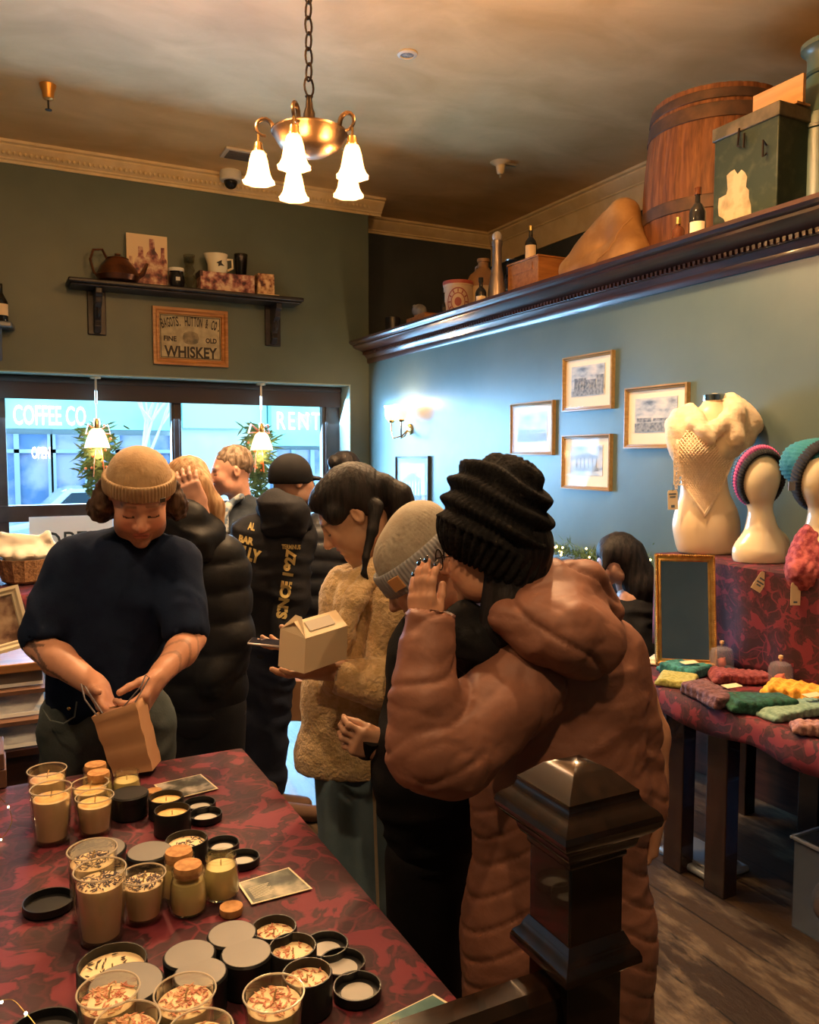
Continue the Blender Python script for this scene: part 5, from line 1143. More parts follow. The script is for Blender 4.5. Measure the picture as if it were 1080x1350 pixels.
o = MB().lathe([(.017, 0), (.0185, .006), (.0180, .012), (0, .012)], (0, 0, 0), 26).build('cork_stopper', corkm, base=False); put(tag(o, 'loose cork lying beside the middle photo card', 'cork'), 305, 1195, .012, 1.1)
o = MB().lathe([(.015, 0), (.017, .006), (.0165, .010), (0, .010)], (0, 0, 0), 26).build('cork_stopper', corkm, base=False); put(tag(o, 'loose cork lying near far photo card by black tins', 'cork'), 203, 1042, .010, 1.1)
put(tin('wide black tin lid lying alone left of tall lavender glass', 'lid', .043, top=tinm), 64, 1186, .015)
put(tin('large open black tin topped with dark herbs', 'open', .050, .055, herb), 148, 1268, .055)
put(tin('large grey topped closed tin in front of the herb tin', 'closed', .051, .055), 166, 1297, .055)
for px, py, lab in ((306, 1231, 'grey topped closed tin, farthest of the four together'), (250, 1258, 'grey topped closed tin, leftmost of the four together'), (325, 1256, 'grey topped closed tin touching the open petal tins'), (264, 1283, 'grey topped closed tin, nearest of the four together')):
    put(tin(lab, 'closed', .0375, .055), px, py, .055)
for px, py, lab in ((361, 1222, 'open black tin of petals, farthest of the three'), (386, 1247, 'open black tin of petals, middle of the three'), (405, 1282, 'open black tin of petals, nearest of the three')):
    put(tin(lab, 'open', .0365, .055, pet), px, py, .055)
for px, py, lab in ((430, 1240, 'black lid with white seal, farthest of the three by petal tins'), (451, 1263, 'black lid with white seal, middle of the three by petal tins'), (471, 1295, 'black lid with white seal, nearest of the three by petal tins')):
    put(tin(lab, 'lid', .036), px, py, .02)
for px, py, lab in ((143, 1305, 'short petal topped candle glass at bottom left'), (244, 1307, 'short petal topped candle glass at bottom centre'), (361, 1309, 'short petal topped candle glass beside the open petal tins'), (264, 1358, 'short petal topped candle glass cut by bottom edge at centre'), (168, 1347, 'short petal topped candle glass cut by bottom edge at left')):
    put(tumbler(.0405, .08, lab, 'pet'), px, py, .08)
put(tin('black open tin in the bottom left corner', 'lid', .046, top=tinm), 57, 1343, .03)
# photo cards
def pcard(pxs, label, scale_, c1, c2, c3, c4, sky=None):
    q = [onZ(a, b_, KT+.0015) for a, b_ in pxs]; c = sum(q, V())/4; P = thing('photo_card', label, 'card', c); up = V((0, 0, .0012))
    MB().prism(q, up).build('card', mat('cream card', (.72, .62, .42), .5), P, smooth=0)
    i_ = [c+(p-c)*.93+up for p in q]; MB().prism(i_, up*.3).build('photo', art('photo print '+label[:12], c1, c2, c3, c4, (1, 1, 1), (.4, .5, .65), scale_), P, smooth=0)
    return q, c, P, up
pcard([(203, 1035), (265, 1021), (288, 1040), (222, 1056)], 'photo card of dark landscape at the far end of the table', 18, (.01, .012, .01), (.03, .035, .03), (.06, .065, .055), (.45, .42, .38))
q, c, P, up = pcard([(313, 1165), (381, 1144), (412, 1172), (332, 1193)], 'photo card of dark woodland in the middle of table edge', 15, (.02, .025, .018), (.05, .06, .04), (.10, .11, .08), (.40, .36, .26))
m_ = MB()
for k in range(9):
    a = q[0]+(q[3]-q[0])*(.38+.055*k)+up*1.4; d_ = (q[1]-q[0]); m_.prism([a+d_*.10, a+d_*(.48-.03*(k % 3)), a+d_*(.48-.03*(k % 3))+(q[3]-q[0])*.018, a+d_*.10+(q[3]-q[0])*.018], up*.3)
m_.build('printed_lines', mat('pale print', (.6, .55, .42), .6), P, smooth=0)
pcard([(480, 1356), (572, 1311), (609, 1334), (520, 1385)], 'photo card of a tree against teal sky at the near corner', 12, (.04, .12, .12), (.06, .16, .15), (.12, .20, .15), (.40, .36, .20))
# brown boxes at left edge, wire of fairy lights
bxm = mat('brown cardboard', (.14, .07, .045), .7)
q = K(2, 1036); o = MB().bx((q.x-.16, q.y-.02, KT+.0005), (q.x+.012, q.y+.12, KT+.045)).build('cardboard_box', bxm, bevel=.002); tag(o, 'flat brown cardboard box at left edge of candle table, lower of two', 'box')
o = MB().bx((q.x-.16, q.y-.02, KT+.046), (q.x+.008, q.y+.12, KT+.085)).build('cardboard_box', bxm, bevel=.002); tag(o, 'flat brown cardboard box at left edge of candle table, upper of two', 'box')
wirem = mat('copper wire', (.7, .5, .2), .3, metal=1)
def wire(pts, label, bulbs):
    P = [onZ(a, b_, KT+h) for a, b_, h in pts]; sm = []
    for i in range(len(P)-1):
        p0, p1, p2, p3 = P[max(i-1, 0)], P[i], P[i+1], P[min(i+2, len(P)-1)]
        for t in np.linspace(0, 1, 6)[:-1]: sm.append(.5*((2*p1)+(p2-p0)*t+(2*p0-5*p1+4*p2-p3)*t*t+(3*p1-p0-3*p2+p3)*t**3))
    sm.append(P[-1]); t_ = thing('fairy_light_wire', label, 'string lights', (sm[0].x, sm[0].y, KT)); MB().tube(sm, .0007, 5).build('wire', wirem, t_)
    for (a, b_, h) in bulbs: MB().sph(onZ(a, b_, KT+h), .0022, 8).build('bulb', mat('tiny bulb', (1, .9, .6), .5, emit=(1, .85, .4), estr=30), t_)
wire([(-8, 1050, .003), (2, 1054, .02), (12, 1066, .035), (15, 1085, .03), (2, 1106, .004), (-10, 1112, .002)], 'thin copper fairy light wire looping at left table edge', [(11, 1064, .034), (1, 1107, .005)])
wire([(-8, 1322, .002), (6, 1318, .02), (18, 1319, .03), (30, 1331, .02), (46, 1350, .01), (60, 1375, .002)], 'thin copper fairy light wire at bottom left of table', [(2, 1321, .012), (34, 1336, .018)])
# ================================================================ LEFT BACKGROUND DISPLAY
# side table with velvet cloth by the window, basket, greenery; picture frame and print crates before it
LT = .98; t0 = onZ(0, 772, LT)
print('left table', t0)
sx1 = .50; sy0, sy1 = 4.65, 5.5
lt = thing('side_table', 'small table under burgundy cloth behind the bowed seller', 'table', (-.2, 5, 0))
MB().bx((-1.2, sy0+.02, LT-.04), (sx1-.02, sy1-.02, LT-.006)).build('tabletop', darkw, lt)
for x in (-1.1, sx1-.08):
    for y in (sy0+.08, sy1-.08): MB().bx((x-.03, y-.03, 0), (x+.03, y+.03, LT-.041)).build('leg', darkwZ, lt)
o = cloth_over(-1.2, sx1, sy0, sy1, LT-.003, .30).build('tablecloth', vel, smooth=50, solid=.003); tag(o, 'burgundy velvet cloth over the small side table by window', 'tablecloth')
bp_ = onZ(36, 768, LT); bp_.z = LT+.001; bk = thing('wicker_basket', 'wicker basket lined with white tissue paper on side table', 'basket', bp_); kk = (bp_-ORG).dot(FW)/FPX
wick_m = mat('brown wicker', (.20, .10, .045), .7, col2=(.36, .20, .09), scale=60, bump=.8, bscale=90, bdist=.006)
MB().lathe([(.10, 0), (.13, .02), (.15, .12), (.155, .14), (.145, .14), (.12, .02), (0, .02)], bp_, 30, fn=lambda a, h: 1+.03*math.cos(a*15)).build('basket_body', wick_m, bk)
bk.scale = (1, 1, 1); S = Sdf(.03); S.ell(bp_+UP*.16, (.14, .11, .05)); S.box(bp_+V((-.06, 0, .22)), (.09, .03, .06), Matrix.Rotation(.2, 3, 'Y')); S.box(bp_+V((.06, .0, .22)), (.08, .03, .05), Matrix.Rotation(-.3, 3, 'Y'))
v, f = S.mesh(.012); N_ = normals(v, f); v += N_*((vnoise(v*26)-.5)*.03)[:, None]; make('tissue_paper', v, f, mat('white tissue', (.80, .74, .62), .8), bk, smooth=30)
pg = onZ(4, 765, LT); pg.z = LT+.001; pp = thing('potted_conifer', 'small green conifer sprig in pot beside the basket', 'plant', pg); random.seed(6); nb = MB()
pg = pg+V((-.16, -.10, 0))
for k in range(420):
    a = random.uniform(0, 2*PI); t = random.random(); b0 = pg+V((0, 0, .05+.2*t)); dd = V((math.cos(a), math.sin(a), random.uniform(-.2, .9))).normalized(); s_ = dd.cross(UP).normalized()*.004; nb.add([b0-s_, b0+s_, b0+dd*(.13*(1-t*.6))], [(0, 1, 2)])
nb.build('needles', green, pp, smooth=0, solid=.0015); MB().lathe([(.04, 0), (.055, .06), (.05, .062), (0, .055)], pg, 16).build('pot', bxm, pp)
# leaning picture frame, on a rack of wooden print crates
ux = .12
d_f = 3.2
pc = W(4, 828, d_f); tb_z = W(10, 872, d_f).z
cr0 = thing('print_rack', 'dark rack of print bins left of the bowed seller', 'rack', (-.6, pc.y+.1, 0))
yb = pc.y
R0 = W(52, 960, d_f)
MB().bx((-1.6, yb-.12, 0), (R0.x+.02, yb+.42, W(20, 976, d_f).z-.03)).build('cabinet', darkwX, cr0, bevel=.004)
shz = [W(20, 975, d_f).z, W(20, 944, d_f).z, W(20, 910, d_f).z, tb_z]
MB().bx((-1.6, yb-.14, shz[0]-.03), (R0.x+.04, yb+.42, shz[0]-.005)).build('lower_shelf', darkwX, cr0)
orw = wood('orange brown wood', (.24, .10, .03), (.40, .19, .07), .4, 'X', 4)
brown_pr = mat('grey brown print', (.26, .20, .16), .5, col2=(.40, .33, .27), scale=5); blue_pr = art('icy blue print', (.18, .30, .52), (.35, .45, .62), (.60, .62, .68), (.88, .90, .92), (1, 1, 3), (.38, .5, .62), 7)
def lean_print(z0, z1, y, m, label, x1):
    P = thing('print', label, 'print', (-.4, y, z0)); MB().prism([(-1.55, y, z0+.001), (x1, y, z0+.001), (x1, y+.05, z1), (-1.55, y+.05, z1)], (0, .008, 0)).build('sheet', m, P, smooth=0)
    MB().prism([(-1.55, y-.004, z0+.001), (x1, y-.004, z0+.001), (x1, y-.001, z0+.014), (-1.55, y-.001, z0+.014)], (0, .003, 0)).build('margin', mat('white margin', (.8, .8, .78), .5), P, smooth=0); return P
lean_print(shz[0]+.0, shz[1]-.01, yb-.12, blue_pr, 'icy blue line art print, lowest in the rack', R0.x)
lean_print(shz[1]+.012, shz[2]+.0, yb-.07, blue_pr, 'pale blue mountain print above the lowest print', R0.x+.02)
lean_print(shz[2]+.014, shz[2]+.10, yb-.02, brown_pr, 'grey brown print, topmost in the rack', R0.x+.02)
MB().bx((-1.6, yb-.13, shz[1]-.006), (R0.x+.03, yb+.4, shz[1]+.010)).bx((-1.6, yb-.08, shz[2]-.004), (R0.x+.03, yb+.4, shz[2]+.012)).build('shelf_boards', mat('brown rail', (.16, .08, .05), .5), cr0)
MB().bx((-1.6, yb-.05, tb_z-.04), (R0.x+.05, yb+.4, tb_z-.004)).build('top_board', orw, cr0, bevel=.004)
MB().bx((-1.6, yb+.38, 0), (R0.x, yb+.41, tb_z-.045)).build('back_panel', darkwX, cr0)
pf = thing('picture_frame', 'tilted cream picture frame leaning on the print rack', 'picture', (pc.x-.05, yb, tb_z))
rot = math.radians(-14); xd = V((math.cos(rot), 0, math.sin(rot))); xd = V((math.cos(.20), 0, math.sin(.20))); yd = V((-math.sin(.20), .15, math.cos(.20))).normalized(); nr = xd.cross(yd).normalized()
cen = W(-14, 832, d_f); hw_, hh_ = .135, .125; cen.z = tb_z+hh_*yd.z+hw_*xd.z*1.0+.002
m_ = MB(); frame(m_, cen, hw_, hh_, .035, .02, nr, xd, yd); m_.build('frame', mat('cream painted frame', (.68, .58, .40), .5), pf, smooth=20)
MB().prism([cen+xd*(a*(hw_-.03))+yd*(b_*(hh_-.03))+nr*.004 for a, b_ in ((-1, -1), (1, -1), (1, 1), (-1, 1))], nr*.002).build('print', art('sepia figure print', (.10, .05, .03), (.22, .12, .08), (.34, .22, .14), (.5, .36, .24), (1, 1, 1), (.35, .5, .65), 16), pf, smooth=0)
MB().prism([cen+xd*(a*(hw_-.01))+yd*(b_*(hh_-.01))-nr*.001 for a, b_ in ((-1, -1), (1, -1), (1, 1), (-1, 1))], nr*.003).build('backing', bxm, pf, smooth=0)
# ================================================================ NEWEL POST AND HANDRAIL
nd = 1.14; nc = W(759, 1150, nd); nx, ny = nc.x, nc.y
def sq_lathe(prof, c, rot=0): return MB().lathe([(r*math.sqrt(2), h) for r, h in prof], c, 4, rot=PI/4+rot)
nzt = W(765, 1012, nd).z; topz = nzt
npz = lambda py: W(745, py, nd-.09).z
cap0 = npz(1165)
newm = mat('dark polished walnut', (.010, .005, .003), .2, col2=(.020, .009, .005), scale=5, stretch=(8, 8, 1), coat=.5, bump=.08, bdist=.002)
new = thing('newel_post', 'dark polished newel post with pyramid cap at the stair foot', 'post', (nx, ny, 0)); hs = .047
a = npz(1158)
sh_lo = npz(1290)
print('newel', nx, ny, topz, a, sh_lo)
MB().bx((nx-hs, ny-hs, 0), (nx+hs, ny+hs, a)).build('shaft', newm, new, bevel=.003)
capp = [(.046, a-.006), (.050, a), (.050, a+.006), (.057, a+.012), (.060, a+.018), (.062, a+.026), (.075, a+.036), (.083, a+.046), (.085, a+.054), (.083, a+.062), (.078, a+.068), (.070, a+.074), (.064, a+.080), (.061, a+.088), (.061, a+.094), (.056, a+.098), (.034, a+.118), (.012, a+.128), (0, a+.130)]
sq_lathe(capp, (nx, ny, 0)).build('pyramid_cap', newm, new, smooth=25)
b0_ = npz(1300); sq_lathe([(.048, b0_+.036), (.050, b0_+.032), (.053, b0_+.026), (.056, b0_+.018), (.064, b0_+.010), (.067, b0_+.002), (.067, b0_-.006), (.060, b0_-.010), (.055, b0_-.016), (.0475, b0_-.024)], (nx, ny, 0)).build('collar_moulding', newm, new, smooth=25)
MB().bx((nx-.06, ny-.06, 0), (nx+.06, ny+.06, .22)).build('plinth', newm, new, bevel=.004)
r0_ = b0_-.045; hr = thing('handrail', 'dark polished handrail running left from the newel post', 'rail', (nx-.5, ny, 0))
MB().prism([(nx-hs-.0005, ny+dy, r0_+dz) for dy, dz in ((-.03, -.05), (.03, -.05), (.034, -.02), (.03, 0), (.018, .012), (-.018, .012), (-.03, 0), (-.034, -.02))], (-1.8, 0, 0)).build('rail', newm, hr, smooth=30)
for k in range(9):
    x = nx-.16-k*.19; MB().lathe([(.018, 0), (.018, .1), (.012, .13), (.02, .3), (.012, .5), (.014, r0_-.055)], (x, ny, 0), 12).build('baluster', newm, hr)
MB().bx((nx-1.8, ny-.05, 0), (nx-.062, ny+.05, .0)).v
# ================================================================ PEOPLE
def basis(F, U=UP):
    F = V(F).normalized(); Rr = F.cross(V(U)).normalized(); Uu = Rr.cross(F); M = Matrix((Rr, F, Uu)).transposed(); return M
class Head:
    def __init__(s, c, F, U=UP, sc=1, skin=(.50, .27, .17), hair=(.02, .012, .01), lips=(.42, .13, .10), beard=0, brow=1, nose=1, fem=0):
        s.c = V(c); s.M = basis(F, U); s.sc = sc; s.skin = np.array(skin); s.hair = np.array(hair); s.lips = np.array(lips); s.beard = beard; s.brow = brow; s.nose = nose; s.fem = fem
    def L(s, x, y, z): return s.c+s.M @ V((x, y, z))*s.sc
    def sdf(s, neck):
        S = Sdf(.012); L, c_ = s.L, s.sc; M = s.M
        def e(p, r, k=None, op='u', R=None): S.ell(L(*p), tuple(a*c_ for a in r), R=M @ R if R else M, k=k, op=op)
        e((0, -.012, .035), (.074, .094, .088)); e((0, .03, -.015), (.062, .066, .085), .03)
        e((0, .036, -.066), (.049 if not s.fem else .045, .048, .040), .03); e((0, .078, -.094), (.019, .017, .016), .025)
        for a in (-1, 1):
            e((a*.034, .066, -.030), (.026, .024, .028), .03); e((a*.045, .02, -.07), (.02, .04, .028), .03)
        S.cap(L(-.032, .080, .022), L(.032, .080, .022), .012*c_, k=.018)
        S.cap(L(0, .084, .016), L(0, .106+.004*s.nose, -.026), .0075*c_, .0115*c_, .012); e((0, .109+.004*s.nose, -.031), (.0115, .011, .010), .01)
        for a in (-1, 1):
            e((a*.0125, .098, -.035), (.0085, .011, .008), .007); e((a*.031, .104, .002), (.017, .014, .012), .012, 's'); e((a*.031, .079, .001), (.0165, .0125, .0125), .006)
        S.cap(L(-.016, .091, -.057), L(.016, .091, -.057), .0058*c_, k=.008); S.cap(L(-.013, .090, -.067), L(.013, .090, -.067), .0068*c_, k=.008); e((0, .094, -.056), (.009, .0075, .006), .006)
        S.cap(L(-.020, .0985, -.0622), L(.020, .0985, -.0622), .0022*c_, k=.004, op='s')
        for a in (-1, 1):
            e((a*.074, -.006, .0), (.009, .018, .028), .006, R=Matrix.Rotation(a*-.35, 3, 'Z')); e((a*.083, .0, .0), (.005, .008, .015), .006, 's', R=Matrix.Rotation(a*-.35, 3, 'Z'))
        S.cap(L(0, -.022, -.045), neck, .052*c_, .058*c_, .03); return S
    def mesh(s, neck, h=.0033):
        v, f = s.sdf(neck).mesh(h); v = relax(v, f, 1, .35); q = (v-np.array(s.c))@np.array(s.M)/s.sc; x, y, z = np.abs(q[:, 0]), q[:, 1], q[:, 2]
        c = np.tile(s.skin, (len(v), 1)); n_ = vnoise(v*90)[:, None]; c *= .93+.14*n_
        def mixin(m, col, k): m = np.clip(m, 0, 1)[:, None]*k; c[:] = c*(1-m)+np.array(col)*m
        g = lambda a, b_, w_: np.exp(-((a-b_)/w_)**2)
        mixin(g(x, .038, .018)*g(z, -.028, .02)*(y > .03), s.skin*np.array([1.12, .72, .66]), .5); mixin(g(x, 0, .012)*g(z, -.03, .014)*(y > .09), s.skin*np.array([1.1, .75, .7]), .5)
        if s.beard: mixin(((z < -.038) & (y > -.01)).astype(float)*(.5+.6*vnoise(v*240))*np.clip((-.038-z)/.02, 0, 1), s.hair*1.3+.02, s.beard)
        mixin((x < .0215-.00004*0)*(g(z, -.0615, .0085) > .35)*(y > .082)*(x < .024-(np.abs(z+.0615)*.9)), s.lips, .85)
        mixin((np.abs(z+.0622) < .0018)*(x < .02)*(y > .08), s.lips*.35, .8)
        mixin(g(z-(-.10*np.maximum(x-.030, 0)**1)*1-.0, .026, .0042)*(x > .012)*(x < .050)*(y > .045), s.hair, s.brow)
        mixin((np.abs(z-(-.0075+1.5*(x-.031)**2*8)) < .0022)*(x > .0165)*(x < .046)*(y > .06), (.015, .008, .006), .95)
        mixin(g(z, .008, .006)*(x > .018)*(x < .044)*(y > .06), s.skin*.6, .35)
        return v, f, c
def hand(S, w, f, n, side=1, curl=((20, 30, 20),)*4, s=1, thumb=(.75, .6, .35), spread=.08, k=.006, rf=.0088):
    """w wrist, f towards the fingers, n out of the palm, side +1/-1 picks the thumb side"""
    w, f, n = V(w), V(f).normalized(), V(n); n = (n-f*n.dot(f)).normalized(); t = f.cross(n)*side; tips = []
    M = Matrix((t, f, n)).transposed()
    S.box(w+f*.048*s-n*.0, (.039*s, .046*s, .0135*s), M, rnd=.012*s, k=.012); S.cap(w-f*.02, w+f*.03*s, .025*s, .027*s, .02, (n, .75)); S.ell(w+f*.035*s+t*.024*s+n*.008*s, (.018*s, .030*s, .015*s), M, k=.012)
    for i, (o, L_) in enumerate(((.029, .074), (.0095, .082), (-.010, .076), (-.0285, .060))):
        p = w+f*((.088 if i != 3 else .080)*s)+t*(o*s); d0 = (f+t*(spread*(1.5-i))).normalized(); a = 0
        for j, fr in enumerate((.46, .30, .24)):
            a += math.radians(curl[i][j]); d = d0*math.cos(a)+n*math.sin(a); q = p+d*(L_*fr*s); r0 = rf*s*(1-.08*j)*(.9 if i == 3 else 1); S.cap(p-(d*.003 if j else f*.012), q, r0, r0*.93, k if j else .008); p = q
        tips.append((p.copy(), d.copy(), (-f.cross(t)*0+(n*math.cos(a)-d0*math.sin(a))*-1), i))
    p = w+f*.022*s+t*.028*s; a_, b_, c_ = thumb; d = (t*a_+f*b_+n*c_).normalized()
    for j, L_ in enumerate((.040, .032, .026)):
        q = p+d*(L_*s); r0 = (.0135, .0108, .0098)[j]*s; S.cap(p, q, r0, r0*.92, .010 if j == 0 else .005); p = q; d = (d+f*.25+n*.18*c_-t*.12).normalized()
    tips.append((p.copy(), d.copy(), -n, 4)); return tips
def skinm():
    return mat('skin', (.5, .3, .2), .48, attr='Col', sss=.0, bump=.12, scale=180, bscale=180, bdist=.001)
def colr(v, c): return np.tile(np.array(c), (len(v), 1))*(.94+.12*vnoise(v*60))[:, None]
def garment(name, S, h, m, parent, disp=None, rl=2, flo=None, **kw):
    v, f = S.mesh(h); v = relax(v, f, rl)
    if disp is not None: v = v+normals(v, f)*disp(v)[:, None]
    if flo is not None: v[:, 2] = np.maximum(v[:, 2], flo)
    return make(name, v, f, m, parent, smooth=180, **kw)
def wrinkle(amp=.006, fr=9, st=(1, 1, 2.2)):
    s_ = np.array(st)*fr
    def fn(v): n1 = vnoise(v*s_+3*vnoise(v*fr*.4)[:, None]); return amp*(1-2*np.abs(2*n1-1))+amp*.5*(vnoise(v*s_*2.3)-.5)
    return fn
def puff(sp, amp, c, w_=.0):
    def fn(v):
        q = (v[:, 2]+.02*np.sin((v@np.array(RT))*7+c))/sp; return amp*(np.abs(np.sin(q*PI))**.45-.6)+.004*(vnoise(v*16)-.5)
    return fn
def drape_text(names, target, parent, off=.004):
    # lay lettering onto the cloth it is printed on
    from mathutils.bvhtree import BVHTree
    T = wmat(target); bv = BVHTree.FromPolygons([T @ v_.co for v_ in target.data.vertices], [list(p_.vertices) for p_ in target.data.polygons])
    for o in names:
        Mo = wmat(o); Mi = Mo.inverted()
        for v_ in o.data.vertices:
            p_ = Mo @ v_.co; r_ = (p_-ORG).normalized(); h_ = bv.ray_cast(p_-r_*.5, r_)
            if h_[0] is not None: v_.co = Mi @ (h_[0]-r_*off)
def person(label, c): return thing('person', label, 'person', (c.x, c.y, 0))
cloth = lambda n, c, c2=None, b=.35, sc=7, r=.85: mat(n, c, r, col2=c2 or tuple(a*1.35 for a in c), scale=sc, bump=b, bscale=150, bdist=.002, spec=.25)
nylon = lambda n, c, c2=None, r=.42: mat(n, c, r, col2=c2 or tuple(a*1.25 for a in c), scale=5, bump=.35, bscale=22, bdist=.006, spec=.25)
def hairmat(n, c, c2): return mat(n, c, .58, col2=c2, scale=60, stretch=(1, 1, .12), bump=.9, bscale=90, bdist=.004, detail=3, spec=.3)
blackhair = hairmat('black hair', (.006, .005, .006), (.018, .014, .014))
def shoe(p, dirv, m, parent, L_=.28, name='shoe'):
    d = V((dirv.x, dirv.y, 0)).normalized(); S = Sdf(.03); S.cap(p+UP*.045, p+d*(L_-.09)+UP*.035, .045, .038, .03); S.cap(p+UP*.05, p+UP*.13, .045, .05, .03); v, f = S.mesh(.01); v[:, 2] = np.maximum(v[:, 2], .002); make(name, v, f, m, parent, smooth=180)
def ground_pt(px, d): p = W(px, 900, d); p.z = 0; return p
# ---------------- A: seller in beanie and navy sweater
dA = 2.38; Ac = ground_pt(150, dA); A = person('man in tan ribbed beanie and navy sweater packing a brown paper bag', Ac)
Fa = -FW*.80+RT*.30-UP*.44; hA = Head(W(184, 656, 2.33), Fa, sc=1.05, skin=(.62, .30, .19), hair=(.12, .06, .035), beard=.62, brow=.75, lips=(.55, .18, .14))
neck = W(183, 712, 2.42); skA = (.60, .30, .19)
parts = [hA.mesh(neck)]
S = Sdf(.05); S.cap(W(183, 722, 2.43), W(160, 790, 2.42), .06, .12, sq=(FW, .6)); S.cap(W(160, 790, 2.42), W(140, 930, 2.42), .12, .12, sq=(FW, .6))
for (sx_, ex) in (((100, 735, 2.40), (52, 850, 2.30)), ((235, 738, 2.40), (252, 845, 2.31))): S.cap(W(*sx_), W(*ex), .05, .04)
for lx in (100, 175): S.chain([W(lx, 940, 2.42), ground_pt(lx, 2.42)+UP*.5, ground_pt(lx, 2.45)+UP*.05], [.08, .055, .04])
v, f = S.mesh(.016); parts.append((v, f, colr(v, skA)))
S = Sdf(.01); e1, w1 = W(50, 850, 2.30), W(130, 908, 2.13); S.chain([e1, e1.lerp(w1, .35), w1], [.040, .044, .028], .02); hand(S, w1, W(150, 955, 2.04)-w1, RT*.8-FW*.4, 1, ((25, 25, 15),)*4)
v, f = S.mesh(.0038); c1 = colr(v, skA)
# forearm tattoos: a dagger and two curved lines
ax1 = np.array((w1-e1).normalized()); L1 = (w1-e1).length; q = v-np.array(e1); t_ = q@ax1/L1; up1 = np.cross(ax1, np.array(FW)); up1 /= np.linalg.norm(up1); s_ = q@up1
front = (q@np.array(FW) < .0)
for (a0, a1, b0, b1, wd) in ((.02, .42, .022, -.012, .007), (.12, .70, -.018, -.022, .006), (.0, .25, -.002, .03, .006)):
    m_ = (t_ > a0) & (t_ < a1) & (np.abs(s_-(b0+(b1-b0)*(t_-a0)/(a1-a0))) < wd*(.5+.5*np.abs(np.sin(t_*14)))) & front; c1[m_] = c1[m_]*.3+np.array((.05, .035, .03))*.7
parts.append((v, f, c1))
S = Sdf(.01); e2, w2 = W(254, 842, 2.31), W(208, 893, 2.14); S.chain([e2, e2.lerp(w2, .35), w2], [.039, .042, .027], .02); hand(S, w2, W(186, 935, 2.06)-w2, -RT*.9-FW*.1+UP*.1, -1, ((38, 40, 25), (45, 45, 30), (55, 50, 30), (60, 50, 30)), thumb=(.35, .8, .6))
v, f = S.mesh(.0038); c2_ = colr(v, skA); q = v-np.array(e2); ax2 = np.array((w2-e2).normalized()); t_ = q@ax2; up2 = np.cross(ax2, np.array(FW)); s_ = q@up2
m_ = (t_ < .15) & (q@np.array(FW) < .005) & (np.abs(np.sin(t_*70+np.cos(s_*120)*1.5)) < .38) & (np.abs(s_) < .035) & (t_ > .01); c2_[m_] = c2_[m_]*.62+np.array((.12, .08, .07))*.3; parts.append((v, f, c2_))
v, f, c = join(parts); make('body', v, f, skinm(), A, smooth=180, cols=c)
navy = mat('navy sweater knit', (.006, .012, .034), .95, col2=(.009, .018, .046), scale=9, bump=.3, bscale=150, bdist=.002, spec=.2)
S = Sdf(.05); S.cap(W(158, 785, 2.42), W(136, 885, 2.41), .170, .155, .05, (FW, .68)); S.cap(W(136, 885, 2.41), W(136, 915, 2.41), .155, .160, .03, (FW, .68)); S.cap(W(110, 738, 2.41), W(222, 740, 2.41), .066, .066, .05); S.cap(W(160, 740, 2.42), W(184, 712, 2.44), .10, .062, .05)
for (s0, e0, r0, r1) in (((94, 745, 2.40), (57, 838, 2.31), .070, .066), ((232, 748, 2.40), (246, 830, 2.32), .066, .060)): S.cap(W(*s0), W(*e0), r0, r1, .05)
S.ell(W(190, 690, 2.36), (.055, .055, .055), k=.01, op='s'); S.ell(hA.c, (.085, .085, .1), k=.01, op='s')
S.cap(e1+(w1-e1)*.10, w1, .046, .044, .006, op='s'); S.cap(e2+(w2-e2)*.14, w2, .045, .043, .006, op='s')
garment('sweater', S, .010, navy, A, lambda v: wrinkle(.009, 7, (1, 1, .7))(v)+wrinkle(.003, 16, (1, 1, .6))(v))
cuff = MB()
garm = cloth('ribbed navy trim', (.010, .015, .032))
jm = cloth('washed grey green jeans', (.050, .062, .062), (.085, .10, .10), b=.4, sc=9)
S = Sdf(.04); S.cap(W(138, 915, 2.42), W(138, 950, 2.42), .155, .165, .04, (FW, .68))
for lx, dx in ((97, 0), (180, 0)): S.chain([W(lx+4, 955, 2.42), ground_pt(lx, 2.43)+UP*.5, ground_pt(lx, 2.46)+UP*.07], [.108, .085, .07], .04)
garment('jeans', S, .014, jm, A, wrinkle(.005, 8)); 
pk = MB(); pk.tube([W(56, 935, 2.28), W(66, 950, 2.27), W(84, 954, 2.265), W(98, 945, 2.27), W(101, 925, 2.28)], .0025, 5).build('pocket_seam', cloth('pale jean thread', (.10, .12, .12)), A)
MB().sph(W(91, 934, 2.275), .006, 8).build('rivet', brass, A)
for lx in (97, 180): shoe(ground_pt(lx, 2.46), -FW, mat('dark shoe leather', (.03, .02, .015), .5), A)
def knit_hat(S, c, M): pass
bt_ = mat('tan ribbed knit', (.40, .25, .12), .9, col2=(.47, .31, .16), scale=30, bump=.4, bscale=140, bdist=.002, sheen=.25)
